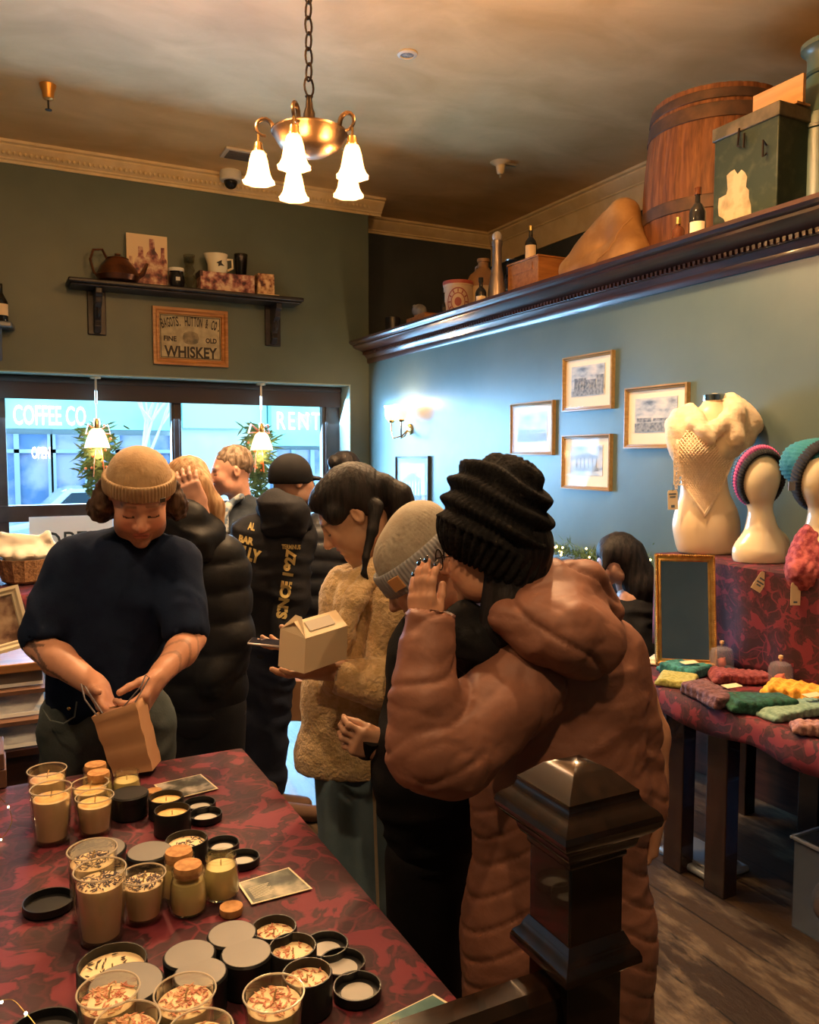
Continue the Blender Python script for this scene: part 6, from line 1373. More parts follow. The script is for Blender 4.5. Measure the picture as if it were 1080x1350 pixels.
def beanie(hd, m, parent, h_top=.135, brim=(-.002, .050), tiltf=0, ribs=64, rad=.088, name='beanie', slouch=None, wrap=.011, fine=.005, rowf=0):
    L = hd.L; S = Sdf(.02); M = hd.M
    S.ell(L(0, -.014, .045), (rad+wrap*.4, rad+.020, h_top-.045), M, k=.02)
    if slouch: slouch(S)
    S.box(L(0, .02, brim[0]-.07), (.2, .2, .09), M, rnd=.002, k=.004, op='s')
    v, f = S.mesh(fine); q = (v-np.array(hd.c))@np.array(M); a = np.arctan2(q[:, 0], q[:, 1]+.014); v = v+normals(v, f)*(.0014*np.cos(a*ribs)*(q[:, 2] < h_top-.02)+rowf*np.sin(q[:, 2]*330))[:, None]
    o = make('crown', v, f, m, parent, smooth=180) if 0 else None
    # turned up brim: a thick ribbed band
    mb = MB(); n_ = ribs*6; c = hd.c; Mx = M; pr = []
    z0, z1 = brim
    for t in np.linspace(0, 2*PI, 15)[:-1]: pr.append((math.cos(t), math.sin(t)))
    def fn(u, w_):
        t = 2*PI*u; k = 2*PI*w_; rr = 1+.0; ct, st_ = math.cos(k), math.sin(k)
        rx, ry = rad+wrap, rad+.022+wrap*.5; zz = (z0+z1)/2+(z1-z0)/2*(abs(st_)**.6*(1 if st_ > 0 else -1)); ro = .007*(abs(ct)**.6*(1 if ct > 0 else -1))+.0016*math.cos(t*ribs)*(ct > 0)
        return c+Mx @ V(((rx+ro)*math.sin(t), (ry+ro)*math.cos(t)-.012, zz-.18*((ry)*math.cos(t))*tiltf))
    mb.grid(fn, n_, 17, True); b0 = len(mb.v); vv = np.array([tuple(x) for x in mb.v]); ff = np.array(mb.f); v2, f2, _ = join([(v, f), (vv, ff)])
    return make(name, v2, f2, m, parent, smooth=180)
bA = beanie(hA, bt_, A, h_top=.142, brim=(.022, .070), tiltf=-.9, wrap=.005)
MB().box(hA.L(-.052, .112, .056), (.014, .004, .012), hA.M @ Matrix.Rotation(.5, 3, 'Z')).build('beanie_label', mat('dark leather label', (.03, .015, .01), .5), bA)
hm = hairmat('brown wavy hair', (.045, .025, .016), (.11, .065, .04))
S = Sdf(.02)
for a in (-1, 1):
    S.chain([hA.L(a*.082, -.02, .03), hA.L(a*.094, -.01, -.02), hA.L(a*.10, -.01, -.062)], [.022, .030, .022], .02); S.ell(hA.L(a*.105, -.03, -.05), .030)
    S.ell(hA.L(a*.085, -.055, -.06), .038)
S.chain([hA.L(-.08, -.07, -.03), hA.L(0, -.10, -.04), hA.L(.08, -.07, -.03)], [.035]*3, .03)
garment('hair', S, .005, hm, A, lambda v: .011*(vnoise(v*75)-.5)+.008*(vnoise(v*34)-.5), rl=0)
# paper bag held in his hands
kraft = mat('brown kraft paper', (.40, .21, .105), .8, col2=(.45, .25, .13), scale=5, bump=.3, bscale=14, bdist=.003)
pb_ = thing('paper_bag', 'narrow brown paper bag with grey cord handles held by the seller', 'bag', W(175, 1020, 1.99))
tl_, tr_, brr, bl_ = W(121, 945, 2.0), W(178, 926, 2.0), W(201, 1016, 1.985), W(150, 1024, 1.985); th = FW*.07
for p_ in (brr, bl_): p_.z = max(p_.z, KT+.002)
bgm = MB(); n_ = 8
ring = [tl_, tr_, tr_+th*.9+RT*.004, (tl_+tr_)/2+th*.55, tl_+th*.9]; rb = [bl_, brr, brr+th, (bl_+brr)/2+th, bl_+th]
for r_ in rb: r_.z = max(r_.z, KT+.002)
vs = []
for j in range(9):
    t = j/8
    for a, b_ in zip(rb, ring): vs.append(a.lerp(b_, t)+FW*(.004*math.sin(j*2.1)))
fs = [(j*5+i, j*5+(i+1) % 5, (j+1)*5+(i+1) % 5, (j+1)*5+i) for j in range(8) for i in range(5)]+[(4, 3, 2, 1, 0)]
bgm.add(vs, fs); bgm.build('bag_body', kraft, pb_, smooth=30, solid=.0012)
cordm = mat('grey cord', (.22, .20, .22), .7)
MB().tube([tl_+RT*.015, W(112, 922, 2.0), W(107, 902, 2.02), W(112, 905, 2.04), tl_.lerp(tr_, .25)], .002, 6).build('handle', cordm, pb_)
MB().tube([tl_.lerp(tr_, .75), W(186, 905, 2.0), W(192, 890, 2.02), W(197, 893, 2.03), tr_], .002, 6).build('handle', cordm, pb_)
# ---------------- B: person in black hooded puffer behind the seller
dB = 3.05; B = person('woman with blonde hair in black hooded puffer coat behind the seller', ground_pt(268, dB))
hB = Head(W(246, 648, dB+.05), -RT*.5+FW*.6-UP*.1, sc=1, skin=(.55, .30, .22), hair=(.4, .25, .12)); skB = (.55, .30, .22)
parts = [hB.mesh(W(255, 705, dB+.05), .005)]
S = Sdf(.05); S.cap(W(258, 710, dB+.05), W(265, 800, dB+.02), .06, .11, sq=(FW, .65)); S.cap(W(265, 800, dB), W(265, 920, dB), .115, .11, sq=(FW, .65))
for lx in (245, 285): S.chain([W(lx, 920, dB), ground_pt(lx, dB)+UP*.05], [.08, .045])
v, f = S.mesh(.018); parts.append((v, f, colr(v, skB)))
S = Sdf(.01); hw0 = W(262, 668, dB-.08); S.cap(W(275, 720, dB-.06), hw0, .035, .027); hand(S, hw0, -RT*.4+UP, FW, 1, ((20, 20, 15),)*4); v, f = S.mesh(.005); parts.append((v, f, colr(v, skB)))
v, f, c = join(parts); make('body', v, f, skinm(), B, smooth=180, cols=c)
blk = nylon('black nylon', (.008, .008, .009), (.014, .014, .016), .55)
S = Sdf(.06); S.cap(W(268, 760, dB), W(265, 930, dB), .18, .17, .05, (FW, .7)); S.cap(W(240, 745, dB), W(282, 742, dB), .10, .09, .05); S.cap(W(285, 755, dB), W(308, 840, dB-.05), .085, .07, .04); S.cap(W(225, 745, dB), W(212, 850, dB), .09, .08, .05)
S.cap(W(306, 842, dB-.05), W(280, 900, dB-.12), .065, .055, .04)
garment('puffer_coat', S, .013, blk, B, puff(.11, .016, 1))
S = Sdf(.04); S.chain([W(222, 692, dB-.02), W(248, 688, dB-.10), W(272, 700, dB-.04), W(280, 718, dB+.03)], [.055, .07, .055, .04], .04); S.chain([W(232, 712, dB-.08), W(255, 716, dB-.12), W(275, 724, dB-.06)], [.06, .065, .05], .04)
garment('hood', S, .011, blk, B, wrinkle(.010, 8, (1, 1, 2)))
S = Sdf(.04)
for lx in (245, 287): S.chain([W(lx, 930, dB), ground_pt(lx, dB)+UP*.06], [.11, .07], .03)
garment('trousers', S, .018, cloth('black trouser cloth', (.010, .010, .012)), B)
for lx in (245, 287): shoe(ground_pt(lx, dB), -RT, mat('black shoe', (.012, .012, .012), .5), B)
S = Sdf(.02); S.ell(hB.L(0, -.02, .045), (.083, .10, .09), hB.M); S.chain([W(262, 640, dB-.02), W(278, 668, dB-.0), W(286, 700, dB+.0)], [.05, .045, .03], .03); S.ell(hB.L(0, .09, -.01), (.06, .06, .09), hB.M, k=.01, op='s')
garment('hair', S, .007, hairmat('blonde hair', (.32, .17, .08), (.55, .36, .20)), B, lambda v: .006*(vnoise(v*np.array([60, 60, 8]))-.5), rl=1)
# ---------------- C: older man in dark jacket
dC = 4.3; C = person('older man with short grey hair in dark jacket facing left', ground_pt(330, dC))
hC = Head(W(306, 622, dC), -RT*.86-FW*.42-UP*.10, sc=1.06, skin=(.66, .34, .24), hair=(.24, .17, .12), brow=.7, beard=0, nose=2)
parts = [hC.mesh(W(318, 668, dC+.03), .0045)]
S = Sdf(.05); S.cap(W(320, 672, dC+.03), W(328, 760, dC), .07, .115, sq=(FW, .65)); S.cap(W(328, 760, dC), W(328, 850, dC), .115, .11, sq=(FW, .65))
for lx in (318, 342): S.chain([W(lx, 850, dC), ground_pt(lx, dC)+UP*.05], [.08, .045])
v, f = S.mesh(.02); parts.append((v, f, colr(v, (.6, .3, .2)))); v, f, c = join(parts); make('body', v, f, skinm(), C, smooth=180, cols=c)
S = Sdf(.02); S.ell(hC.L(0, -.018, .044), (.0815, .102, .094), hC.M); S.ell(hC.L(0, .095, -.022), (.09, .072, .092), hC.M, k=.012, op='s'); S.ell(hC.L(0, -.03, -.10), (.12, .12, .06), hC.M, k=.01, op='s')
garment('hair', S, .006, hairmat('grey brown hair', (.13, .085, .055), (.30, .22, .16)), C, lambda v: .007*(vnoise(v*60)-.5), rl=1)
jk = cloth('dark blue grey jacket', (.018, .024, .034), (.035, .045, .062)); S = Sdf(.06)
S.cap(W(325, 720, dC), W(325, 860, dC), .20, .19, .06, (FW, .65)); S.cap(W(306, 700, dC), W(352, 692, dC), .085, .085, .06); S.cap(W(303, 705, dC-.05), W(298, 800, dC-.08), .075, .065, .05)
S.chain([W(303, 682, dC-.04), W(322, 668, dC), W(342, 672, dC+.05)], [.045, .055, .05], .03)
garment('jacket', S, .013, jk, C, wrinkle(.010, 7))
S = Sdf(.02); S.chain([W(302, 668, dC-.10), W(296, 676, dC-.12), W(297, 700, dC-.14)], [.02, .022, .02], .01); S.cap(W(300, 666, dC-.08), W(318, 655, dC-.07), .018, .02)
garment('plaid_collar', S, .007, mat('blue plaid cloth', (.10, .14, .20), .8, col2=(.40, .42, .42), scale=30, lo=.45, hi=.55), C)
S = Sdf(.03)
for lx in (315, 343): S.chain([W(lx, 850, dC), ground_pt(lx, dC)+UP*.06], [.11, .07], .03)
garment('trousers', S, .02, cloth('dark jeans', (.010, .014, .028)), C)
for lx in (315, 343): shoe(ground_pt(lx, dC), -RT, mat('black shoe', (.012, .012, .012), .5), C)
# ---------------- D: man in black varsity hoodie and cap
dD = 3.85; D = person('man in black cap and black hoodie with gold lettering, back turned', ground_pt(360, dD))
FD = RT*.80+FW*.55; hD = Head(W(386, 636, dD), FD, sc=1.0, skin=(.42, .24, .17), hair=(.015, .012, .012))
parts = [hD.mesh(W(378, 682, dD), .005)]; S = Sdf(.05); S.cap(W(376, 690, dD), W(360, 780, dD), .06, .115, sq=(FW, .65)); S.cap(W(360, 780, dD), W(357, 850, dD), .115, .11, sq=(FW, .65))
for lx in (336, 360): S.chain([W(lx, 850, dD), ground_pt(lx-2, dD)+UP*.05], [.08, .045])
v, f = S.mesh(.02); parts.append((v, f, colr(v, (.4, .22, .15))))
S = Sdf(.01); wr_ = W(384, 868, dD+.12); S.cap(W(386, 830, dD+.1), wr_, .033, .026); hand(S, wr_, -UP, -RT, 1, ((50, 60, 40),)*4); v, f = S.mesh(.006); parts.append((v, f, colr(v, (.4, .22, .15))))
v, f, c = join(parts); make('body', v, f, skinm(), D, smooth=180, cols=c)
hood_m = cloth('black fleece', (.012, .012, .015), (.018, .018, .022)); S = Sdf(.06)
S.cap(W(352, 735, dD), W(352, 835, dD), .19, .17, .06, (FW, .7)); S.cap(W(335, 705, dD), W(392, 705, dD), .09, .085, .06); S.cap(W(330, 712, dD), W(308, 770, dD-.02), .08, .075, .05)
S.cap(W(388, 712, dD-.05), W(385, 790, dD-.08), .085, .075, .05); S.cap(W(385, 790, dD-.08), W(378, 838, dD-.14), .075, .062, .04)
hoodie = garment('hoodie', S, .013, hood_m, D, wrinkle(.008, 7))
S = Sdf(.03); S.chain([W(352, 672, dD-.02), W(362, 668, dD-.12), W(385, 676, dD-.13), W(402, 690, dD-.06)], [.055, .07, .065, .04], .04); S.cap(W(360, 690, dD-.12), W(390, 695, dD-.13), .06, .055)
garment('hood', S, .010, hood_m, D, wrinkle(.008, 9))
capm = cloth('black cap twill', (.010, .010, .012), b=.1); S = Sdf(.015); S.ell(hD.L(0, -.012, .030), (.088, .108, .108), hD.M); S.box(hD.L(0, 0, -.095), (.2, .2, .09), hD.M, rnd=.003, k=.004, op='s')
S.cap(hD.L(-.03, .10, .022), hD.L(.03, .10, .022), .02, .02, .01, (hD.M.col[2], .3)); S.cap(hD.L(-.03, .125, .014), hD.L(.03, .125, .014), .022, .022, .02, (hD.M.col[2], .2))
garment('cap', S, .006, capm, D)
S = Sdf(.03)
for lx, rx in ((334, .10), (358, .10)): S.chain([W(lx+6, 845, dD), ground_pt(lx, dD)+UP*.45, ground_pt(lx-2, dD)+UP*.10], [.115, .08, .07], .03)
garment('jeans', S, .016, cloth('dark indigo jeans', (.012, .016, .030)), D, wrinkle(.01, 8))
bootm = mat('brown suede boot', (.10, .05, .028), .8)
for lx, oy in ((340, .0), (356, -.10)):
    b_ = ground_pt(lx, dD-.02)+FW*oy; shoe(b_, RT*.9-FW*.1, bootm, D, .31, 'boot'); MB().box(b_+RT*.09+UP*.014, (.30, .10, .026), Matrix.Rotation(-YAW, 3, 'Z')).build('boot_sole', mat('dark sole', (.03, .02, .015), .7), D, bevel=.01)
goldt = mat('gold felt lettering', (.55, .40, .14), .8); dxt = (RT*.97+FW*.0-UP*.06).normalized()
def stick(name, body, px, py, d, xd, yd, h, w_, parent, n_off, m=goldt, bold=.05):
    o = text(name, body, m, W(px, py, d), xd, yd, h, parent, depth=.0, width=w_, bold=bold); return o
sl = W(378, 770, dD-.168); txd = (UP*.985+RT*.16).normalized(); tyd = (-RT*.98+UP*.16).normalized()
text('sleeve_lettering', 'SINCE 1927', goldt, sl, txd, tyd, .052, D, depth=.002, width=.32, bold=.06)
text('sleeve_lettering', 'TERMINUS', goldt, W(384, 721, dD-.142), (RT*.99-UP*.03), UP, .022, D, depth=.002, width=.085, bold=.03)
text('back_lettering', 'ULLY', goldt, W(327, 730, dD-.155), (RT*.9-FW*.25-UP*.26), UP+RT*.25, .062, D, depth=.002, width=.13, bold=.06)
text('back_lettering', 'BAR', goldt, W(325, 712, dD-.150), (RT*.9-FW*.25-UP*.2), UP+RT*.2, .035, D, depth=.002, width=.075, bold=.06)
text('back_lettering', 'AL', goldt, W(332, 694, dD-.135), (RT*.9-FW*.25-UP*.2), UP+RT*.2, .035, D, depth=.002, width=.035, bold=.04)
drape_text([o for o in D.children if 'lettering' in o.name], hoodie, D)
bg_ = thing('shopping_bag', 'brown kraft shopping bag hanging beside the cream coat', 'bag', W(388, 948, dD+.1)); q = W(388, 921, dD+.12)
R_ = Matrix.Rotation(-YAW, 3, 'Z'); MB().box(q, (.20, .09, .20), R_).build('bag_body', kraft, bg_, bevel=.003); MB().tube([q+RT*.05+UP*.1, q+RT*.03+UP*.17, q-RT*.03+UP*.17, q-RT*.05+UP*.1], .003, 6).build('handle', cordm, bg_)
# ---------------- E: dark haired person behind the hoodie
dE = 4.75; E = person('person with dark bun and black puffer behind the hoodie man', ground_pt(450, dE))
hE = Head(W(457, 626, dE), RT*.45+FW*.8-UP*.1, sc=1.0, skin=(.5, .3, .22)); parts = [hE.mesh(W(457, 670, dE), .0055)]
S = Sdf(.05); S.cap(W(457, 675, dE), W(452, 760, dE), .06, .115, sq=(FW, .65)); S.cap(W(452, 760, dE), W(450, 850, dE), .115, .11, sq=(FW, .65))
for lx in (440, 460): S.chain([W(lx, 840, dE), ground_pt(lx, dE)+UP*.05], [.08, .045])
v, f = S.mesh(.022); parts.append((v, f, colr(v, (.5, .3, .22)))); v, f, c = join(parts); make('body', v, f, skinm(), E, smooth=180, cols=c)
S = Sdf(.02); S.ell(hE.L(0, -.02, .045), (.086, .105, .095), hE.M); S.ell(hE.L(0, -.12, .06), .045); S.ell(hE.L(0, .09, -.02), (.065, .06, .085), hE.M, k=.01, op='s'); garment('hair', S, .007, blackhair, E, lambda v: .005*(vnoise(v*50)-.5))
S = Sdf(.06); S.cap(W(446, 735, dE-.1), W(440, 850, dE-.1), .24, .21, .06, (FW, .7)); S.cap(W(425, 700, dE-.05), W(480, 700, dE), .11, .10, .06); S.cap(W(420, 712, dE-.1), W(412, 800, dE-.15), .11, .09, .05); S.chain([W(436, 665, dE), W(456, 668, dE-.1), W(478, 668, dE)], [.07, .08, .06], .04)
garment('puffer_coat', S, .014, nylon('charcoal nylon', (.014, .015, .018), (.024, .025, .03), .4), E, puff(.10, .018, 2))
S = Sdf(.03)
for lx in (440, 462): S.chain([W(lx, 850, dE), ground_pt(lx, dE)+UP*.06], [.11, .07], .03)
garment('trousers', S, .02, cloth('dark jeans', (.010, .014, .028)), E)
for lx in (440, 462): shoe(ground_pt(lx, dE), FW, mat('black shoe', (.012, .012, .012), .5), E)
# ---------------- F: woman in cream fleece coat
dF = 2.3; Fp = person('young woman with black ponytail in cream fleece coat holding white box', ground_pt(470, dF))
FF = -RT*.80-FW*.10-UP*.58; hF = Head(W(467, 677, dF), FF, sc=1.0, skin=(.52, .30, .185), hair=(.012, .009, .009), lips=(.42, .15, .12), fem=1, brow=.8); skF = (.50, .28, .17)
parts = [hF.mesh(W(492, 745, dF+.02))]
S = Sdf(.05); S.cap(W(494, 750, dF+.02), W(490, 850, dF), .06, .10, sq=(FW, .6)); S.cap(W(490, 850, dF), W(480, 960, dF), .10, .11, sq=(FW, .6))
for lx in (455, 495): S.chain([W(lx, 960, dF), ground_pt(lx, dF)+UP*.05], [.08, .045])
v, f = S.mesh(.018); parts.append((v, f, colr(v, skF)))
# near hand under the box, far hand holding a phone behind it
S = Sdf(.01); w3 = W(438, 884, dF-.20); S.cap(W(470, 888, dF-.2), w3, .03, .025, .02); hand(S, w3, -RT*.95-UP*.1-FW*.1, UP*.9+FW*.3, 1, ((8, 15, 10),)*4, s=.95, thumb=(.5, .8, .4)); v, f = S.mesh(.0036); parts.append((v, f, colr(v, skF)))
S = Sdf(.01); w4 = W(408, 852, dF+.14); S.cap(W(450, 870, dF+.14), w4, .03, .025, .02); hand(S, w4, -RT*.95-FW*.0+UP*.02, UP, -1, ((5, 10, 10), (5, 12, 10), (10, 15, 10), (10, 20, 15)), s=.92, thumb=(.3, .6, .8)); v, f = S.mesh(.0038); parts.append((v, f, colr(v, skF)))
v, f, c = join(parts); make('body', v, f, skinm(), Fp, smooth=180, cols=c)
S = Sdf(.02); S.ell(hF.L(0, -.022, .045), (.084, .102, .094), hF.M, k=.02); S.ell(hF.L(0, .035, .085), (.062, .055, .036), hF.M, k=.03); S.ell(hF.L(0, .100, -.030), (.085, .062, .092), hF.M, k=.012, op='s')
for a in (-1, 1): S.ell(hF.L(a*.09, .022, -.03), (.03, .034, .05), hF.M, k=.01, op='s'); S.ell(hF.L(a*.055, .045, .035), (.03, .03, .03), hF.M, k=.02)
S.ell(hF.L(0, -.02, -.13), (.12, .10, .06), hF.M, k=.01, op='s')
S.chain([W(492, 652, dF+.0), W(506, 640, dF), W(524, 655, dF+.0), W(534, 690, dF), W(524, 728, dF-.01), W(512, 750, dF-.03)], [.022, .030, .040, .044, .038, .022], .02)
S.chain([W(496, 668, dF-.06), W(491, 700, dF-.095), W(482, 735, dF-.12), W(480, 756, dF-.125), W(488, 768, dF-.125)], [.022, .014, .010, .007, .003], .012)
garment('hair', S, .0048, blackhair, Fp, lambda v: .004*(vnoise(v*np.array([45, 45, 14]))-.5)+.0005*np.sin(v@np.array(RT)*500), rl=1)
MB().tube([W(497, 648, dF)+RT*.03*math.cos(a)*.3+UP*.03*math.sin(a)+FW*.03*math.cos(a) for a in np.linspace(0, 2*PI, 13)[:-1]], .006, 6, True).build('hair_tie', mat('black band', (.01, .01, .01), .6), Fp)
fleece = mat('cream sherpa fleece', (.60, .41, .19), .95, col2=(.72, .52, .28), scale=34, bump=.9, bscale=110, bdist=.008, sheen=.5, detail=3)
S = Sdf(.05); S.cap(W(492, 810, dF), W(478, 900, dF), .155, .160, .06, (FW, .72)); S.cap(W(478, 900, dF), W(468, 985, dF), .160, .165, .04, (FW, .72)); S.cap(W(465, 780, dF-.0), W(525, 785, dF), .078, .082, .04)
S.chain([W(520, 800, dF-.09), W(512, 875, dF-.13)], [.078, .068], .02)
S.chain([W(478, 800, dF+.12), W(466, 870, dF+.14), W(432, 868, dF+.14)], [.08, .065, .055], .04)
S.chain([W(482, 758, dF-.06), W(462, 790, dF-.11), W(447, 840, dF-.12), W(440, 900, dF-.11)], [.035, .038, .035, .03], .025); S.chain([W(480, 752, dF-.05), W(505, 745, dF-.03), W(522, 750, dF+.04)], [.04, .045, .05], .03)
S.cap(W(450, 1000, dF-.0), W(492, 1000, dF), .12, .12, .04, (FW, .8)); S.box(W(465, 1060, dF), (.4, .4, .105), Matrix.Identity(3), rnd=.004, k=.008, op='s'); S.ell(W(466, 733, dF-.02), (.06, .07, .055), k=.01, op='s')
S.cap(W(405, 905, dF-.25), W(402, 1010, dF-.25), .02, .02, .01) if 0 else None
garment('fleece_coat', S, .0085, fleece, Fp, lambda v: .005*(vnoise(v*70)-.5)+.010*(vnoise(v*13)-.5), rl=1)
S = Sdf(.02); S.chain([W(516, 880, dF-.13), W(504, 900, dF-.17), W(458, 895, dF-.20)], [.066, .066, .052], .02); S.cap(W(450, 893, dF-.2), W(430, 891, dF-.2), .035, .035, .004, op='s'); garment('sleeve', S, .008, fleece, Fp, lambda v: .005*(vnoise(v*70)-.5)+.008*(vnoise(v*15)-.5), rl=1)
S = Sdf(.02); S.chain([W(522, 745, dF+.04), W(506, 752, dF-.05), W(488, 762, dF-.09), W(468, 790, dF-.135), W(452, 835, dF-.145), W(446, 870, dF-.14)], [.030, .032, .030, .030, .028, .020], .02); garment('collar', S, .008, fleece, Fp, lambda v: .005*(vnoise(v*70)-.5)+.006*(vnoise(v*15)-.5), rl=1)
den = cloth('blue grey wide denim', (.12, .19, .235), (.16, .235, .28)); S = Sdf(.03)
for lx, ex in ((456, 464), (500, 512)): S.chain([W(lx, 985, dF), ground_pt(ex, dF)+UP*.42, ground_pt(ex, dF)+UP*.07], [.105, .100, .105], .03)
garment('wide_trousers', S, .013, den, Fp, lambda v: .010*np.sin((v@np.array(RT))*52)+.004*(vnoise(v*8)-.5))
stp = MB()
for (x0, x1, w_) in ((492, 500, 5), (512, 520, 4)):
    p0 = [W(x0+(x1-x0)*t+ .0, 1008+235*t, dF-.145-.006*math.sin(t*9)) for t in np.linspace(0, 1, 14)]
    stp.tube(p0, .010, 6, flat=.3)
stp.build('side_stripe', cloth('beige stripe', (.34, .28, .20)), Fp)
for lx in (446, 503): shoe(ground_pt(lx, dF), -RT, mat('black shoe', (.012, .012, .012), .5), Fp)
# phone
ph = thing('phone', 'slim phone with silver edge held beside the white box', 'phone', W(357, 849, dF+.12)); pc_ = W(362, 848.5, dF+.11)
MB().box(pc_, (.150, .074, .008), Matrix.Rotation(-YAW, 3, 'Z') @ Matrix.Rotation(.10, 3, 'Y')).build('phone_body', mat('silver phone edge', (.5, .45, .45), .25, metal=.6), ph, bevel=.003)
MB().box(pc_+UP*.0046, (.142, .067, .001), Matrix.Rotation(-YAW, 3, 'Z') @ Matrix.Rotation(.10, 3, 'Y')).build('screen', mat('dark screen', (.02, .02, .03), .05), ph)
# white gable cake box with a window in the lid
bxd = dF-.24; wb2 = thing('cake_box', 'white card carry box with window lid in the hands of young woman', 'box', W(415, 885, bxd)); card = mat('warm white card', (.78, .62, .40), .6)
a_ = W(367, 878, bxd-.03); b2 = W(401, 888, bxd-.09); c2 = W(457, 868, bxd+.0); u1 = (b2-a_); u2 = (c2-b2); d2 = a_+u2
t1_ = W(370, 829, bxd-.03); t2 = W(403, 842, bxd-.09); t3 = W(458, 825, bxd+.0); t4 = t1_+(t3-t2)
MB().add([a_, b2, c2, d2, t1_, t2, t3, t4], [(0, 1, 5, 4), (1, 2, 6, 5), (2, 3, 7, 6), (3, 0, 4, 7), (3, 2, 1, 0)]).build('box_body', card, wb2, smooth=0, solid=.0015)
ctr = (t1_+t2)/2; ctr2 = (t3+t4)/2; rz_ = UP*.045
g1 = W(394, 812, bxd-.05)
MB().add([t1_, t2, g1+(t2-t1_)*.12, g1-(t2-t1_)*.12], [(0, 1, 2, 3)]).build('handle_flap', card, wb2, smooth=0, solid=.0016)
lt_ = [t2, t3, t3.lerp(t4, .45)+UP*.030, t2.lerp(t1_, .45)+UP*.030]; MB().add([p_ for p_ in lt_]+[t1_, t4], [(0, 1, 2, 3), (3, 2, 5, 4)]).build('lid', card, wb2, smooth=0, solid=.0016)
il = [lt_[0].lerp(lt_[1], .18).lerp(lt_[3].lerp(lt_[2], .18), .25), lt_[0].lerp(lt_[1], .78).lerp(lt_[3].lerp(lt_[2], .78), .25), lt_[0].lerp(lt_[1], .78).lerp(lt_[3].lerp(lt_[2], .78), .8), lt_[0].lerp(lt_[1], .18).lerp(lt_[3].lerp(lt_[2], .18), .8)]
MB().add([p_+UP*.003-FW*.001 for p_ in il], [(0, 1, 2, 3)]).build('window', mat('glossy window film', (.55, .50, .42), .08), wb2, smooth=0, solid=.0008)
# ---------------- G: person in pale grey beanie, dark coat
dG = 2.0; G = person('person in pale grey folded beanie and black coat, head bowed', ground_pt(560, dG))
FG = -RT*.78-UP*.62-FW*.1; hG = Head(W(556, 752, dG), FG, sc=.98, skin=(.50, .28, .18), hair=(.02, .012, .01)); skG = (.50, .28, .18)
parts = [hG.mesh(W(585, 810, dG+.03), .004)]; S = Sdf(.05); S.cap(W(588, 815, dG+.03), W(590, 920, dG+.02), .06, .11); S.cap(W(590, 920, dG), W(572, 1060, dG), .11, .10)
for lx in (553, 583): S.chain([W(lx, 1060, dG), ground_pt(lx, dG)+UP*.05], [.07, .045])
v, f = S.mesh(.018); parts.append((v, f, colr(v, skG)))
S = Sdf(.01); w5 = W(507, 985, dG-.02); S.cap(W(530, 985, dG), w5, .03, .026, .02); hand(S, w5, -RT*.75+UP*.30-FW*.4, FW*.9+UP*.1, -1, ((30, 45, 30), (38, 50, 30), (45, 50, 30), (50, 50, 30)), s=.95, thumb=(.15, .9, .5)); v, f = S.mesh(.0036); parts.append((v, f, colr(v, skG)))
v, f, c = join(parts); make('body', v, f, skinm(), G, smooth=180, cols=c)
gb_ = mat('pale grey knit', (.36, .31, .235), .9, col2=(.42, .37, .29), scale=30, bump=.4, bscale=140, bdist=.002); gb2 = mat('grey knit fold', (.27, .275, .285), .9, col2=(.32, .32, .33), scale=30, bump=.4, bscale=140, bdist=.002)
def sl1(S): S.ell(hG.L(0, -.06, .085), (.075, .075, .07), hG.M, k=.03)
bG = beanie(hG, gb_, G, h_top=.14, brim=(.0, .02), slouch=sl1, rad=.086, ribs=70)
mb = MB(); Mx = hG.M
def fnb(u, w_):
    t = 2*PI*u; k = 2*PI*w_; ct, st_ = math.cos(k), math.sin(k); ro = .007*ct+.0012*math.cos(t*70)*(ct > 0); zz = .028+.034*(abs(st_)**.6*(1 if st_ > 0 else -1)); return hG.c+Mx @ V(((.1+ro)*math.sin(t), (.113+ro)*math.cos(t)-.012, zz))
mb.grid(fnb, 420, 17, True); mb.build('folded_brim', gb2, G)
MB().box(hG.L(-.086, .069, .030), (.034, .006, .032), hG.M @ Matrix.Rotation(.87, 3, 'Z')).build('beanie_patch', mat('orange tan patch', (.62, .32, .12), .7), G)
S = Sdf(.05); S.cap(W(590, 870, dG+.02), W(575, 1020, dG), .15, .15, .05, (FW, .8)); S.cap(W(575, 1020, dG), W(567, 1150, dG), .15, .10, .05, (FW, .8)); S.chain([W(575, 860, dG-.12), W(560, 960, dG-.1), W(526, 985, dG-.03)], [.07, .06, .045], .03)
S.box(W(557, 1235, dG), (.4, .4, .12), rnd=.004, k=.01, op='s')
garment('black_coat', S, .011, cloth('black wool coat', (.006, .006, .008), (.010, .010, .012)), G, wrinkle(.006, 8))
S = Sdf(.03)
for lx in (551, 580): S.chain([W(lx, 1130, dG), ground_pt(lx, dG)+UP*.06], [.085, .065], .03)
garment('trousers', S, .014, cloth('black trouser cloth', (.010, .010, .012)), G)
for lx in (551, 580): shoe(ground_pt(lx, dG), -RT, mat('black shoe', (.012, .012, .012), .5), G)
o = MB().lathe([(.026, 0), (.028, .004), (.028, .055), (0, .056)], W(481, 992, dG-.02), 22, axis=tuple((UP+RT*.35-FW*.5).normalized())).build('black_tin', tinm); tag(o, 'small black candle tin held in bowed person hand', 'tin')
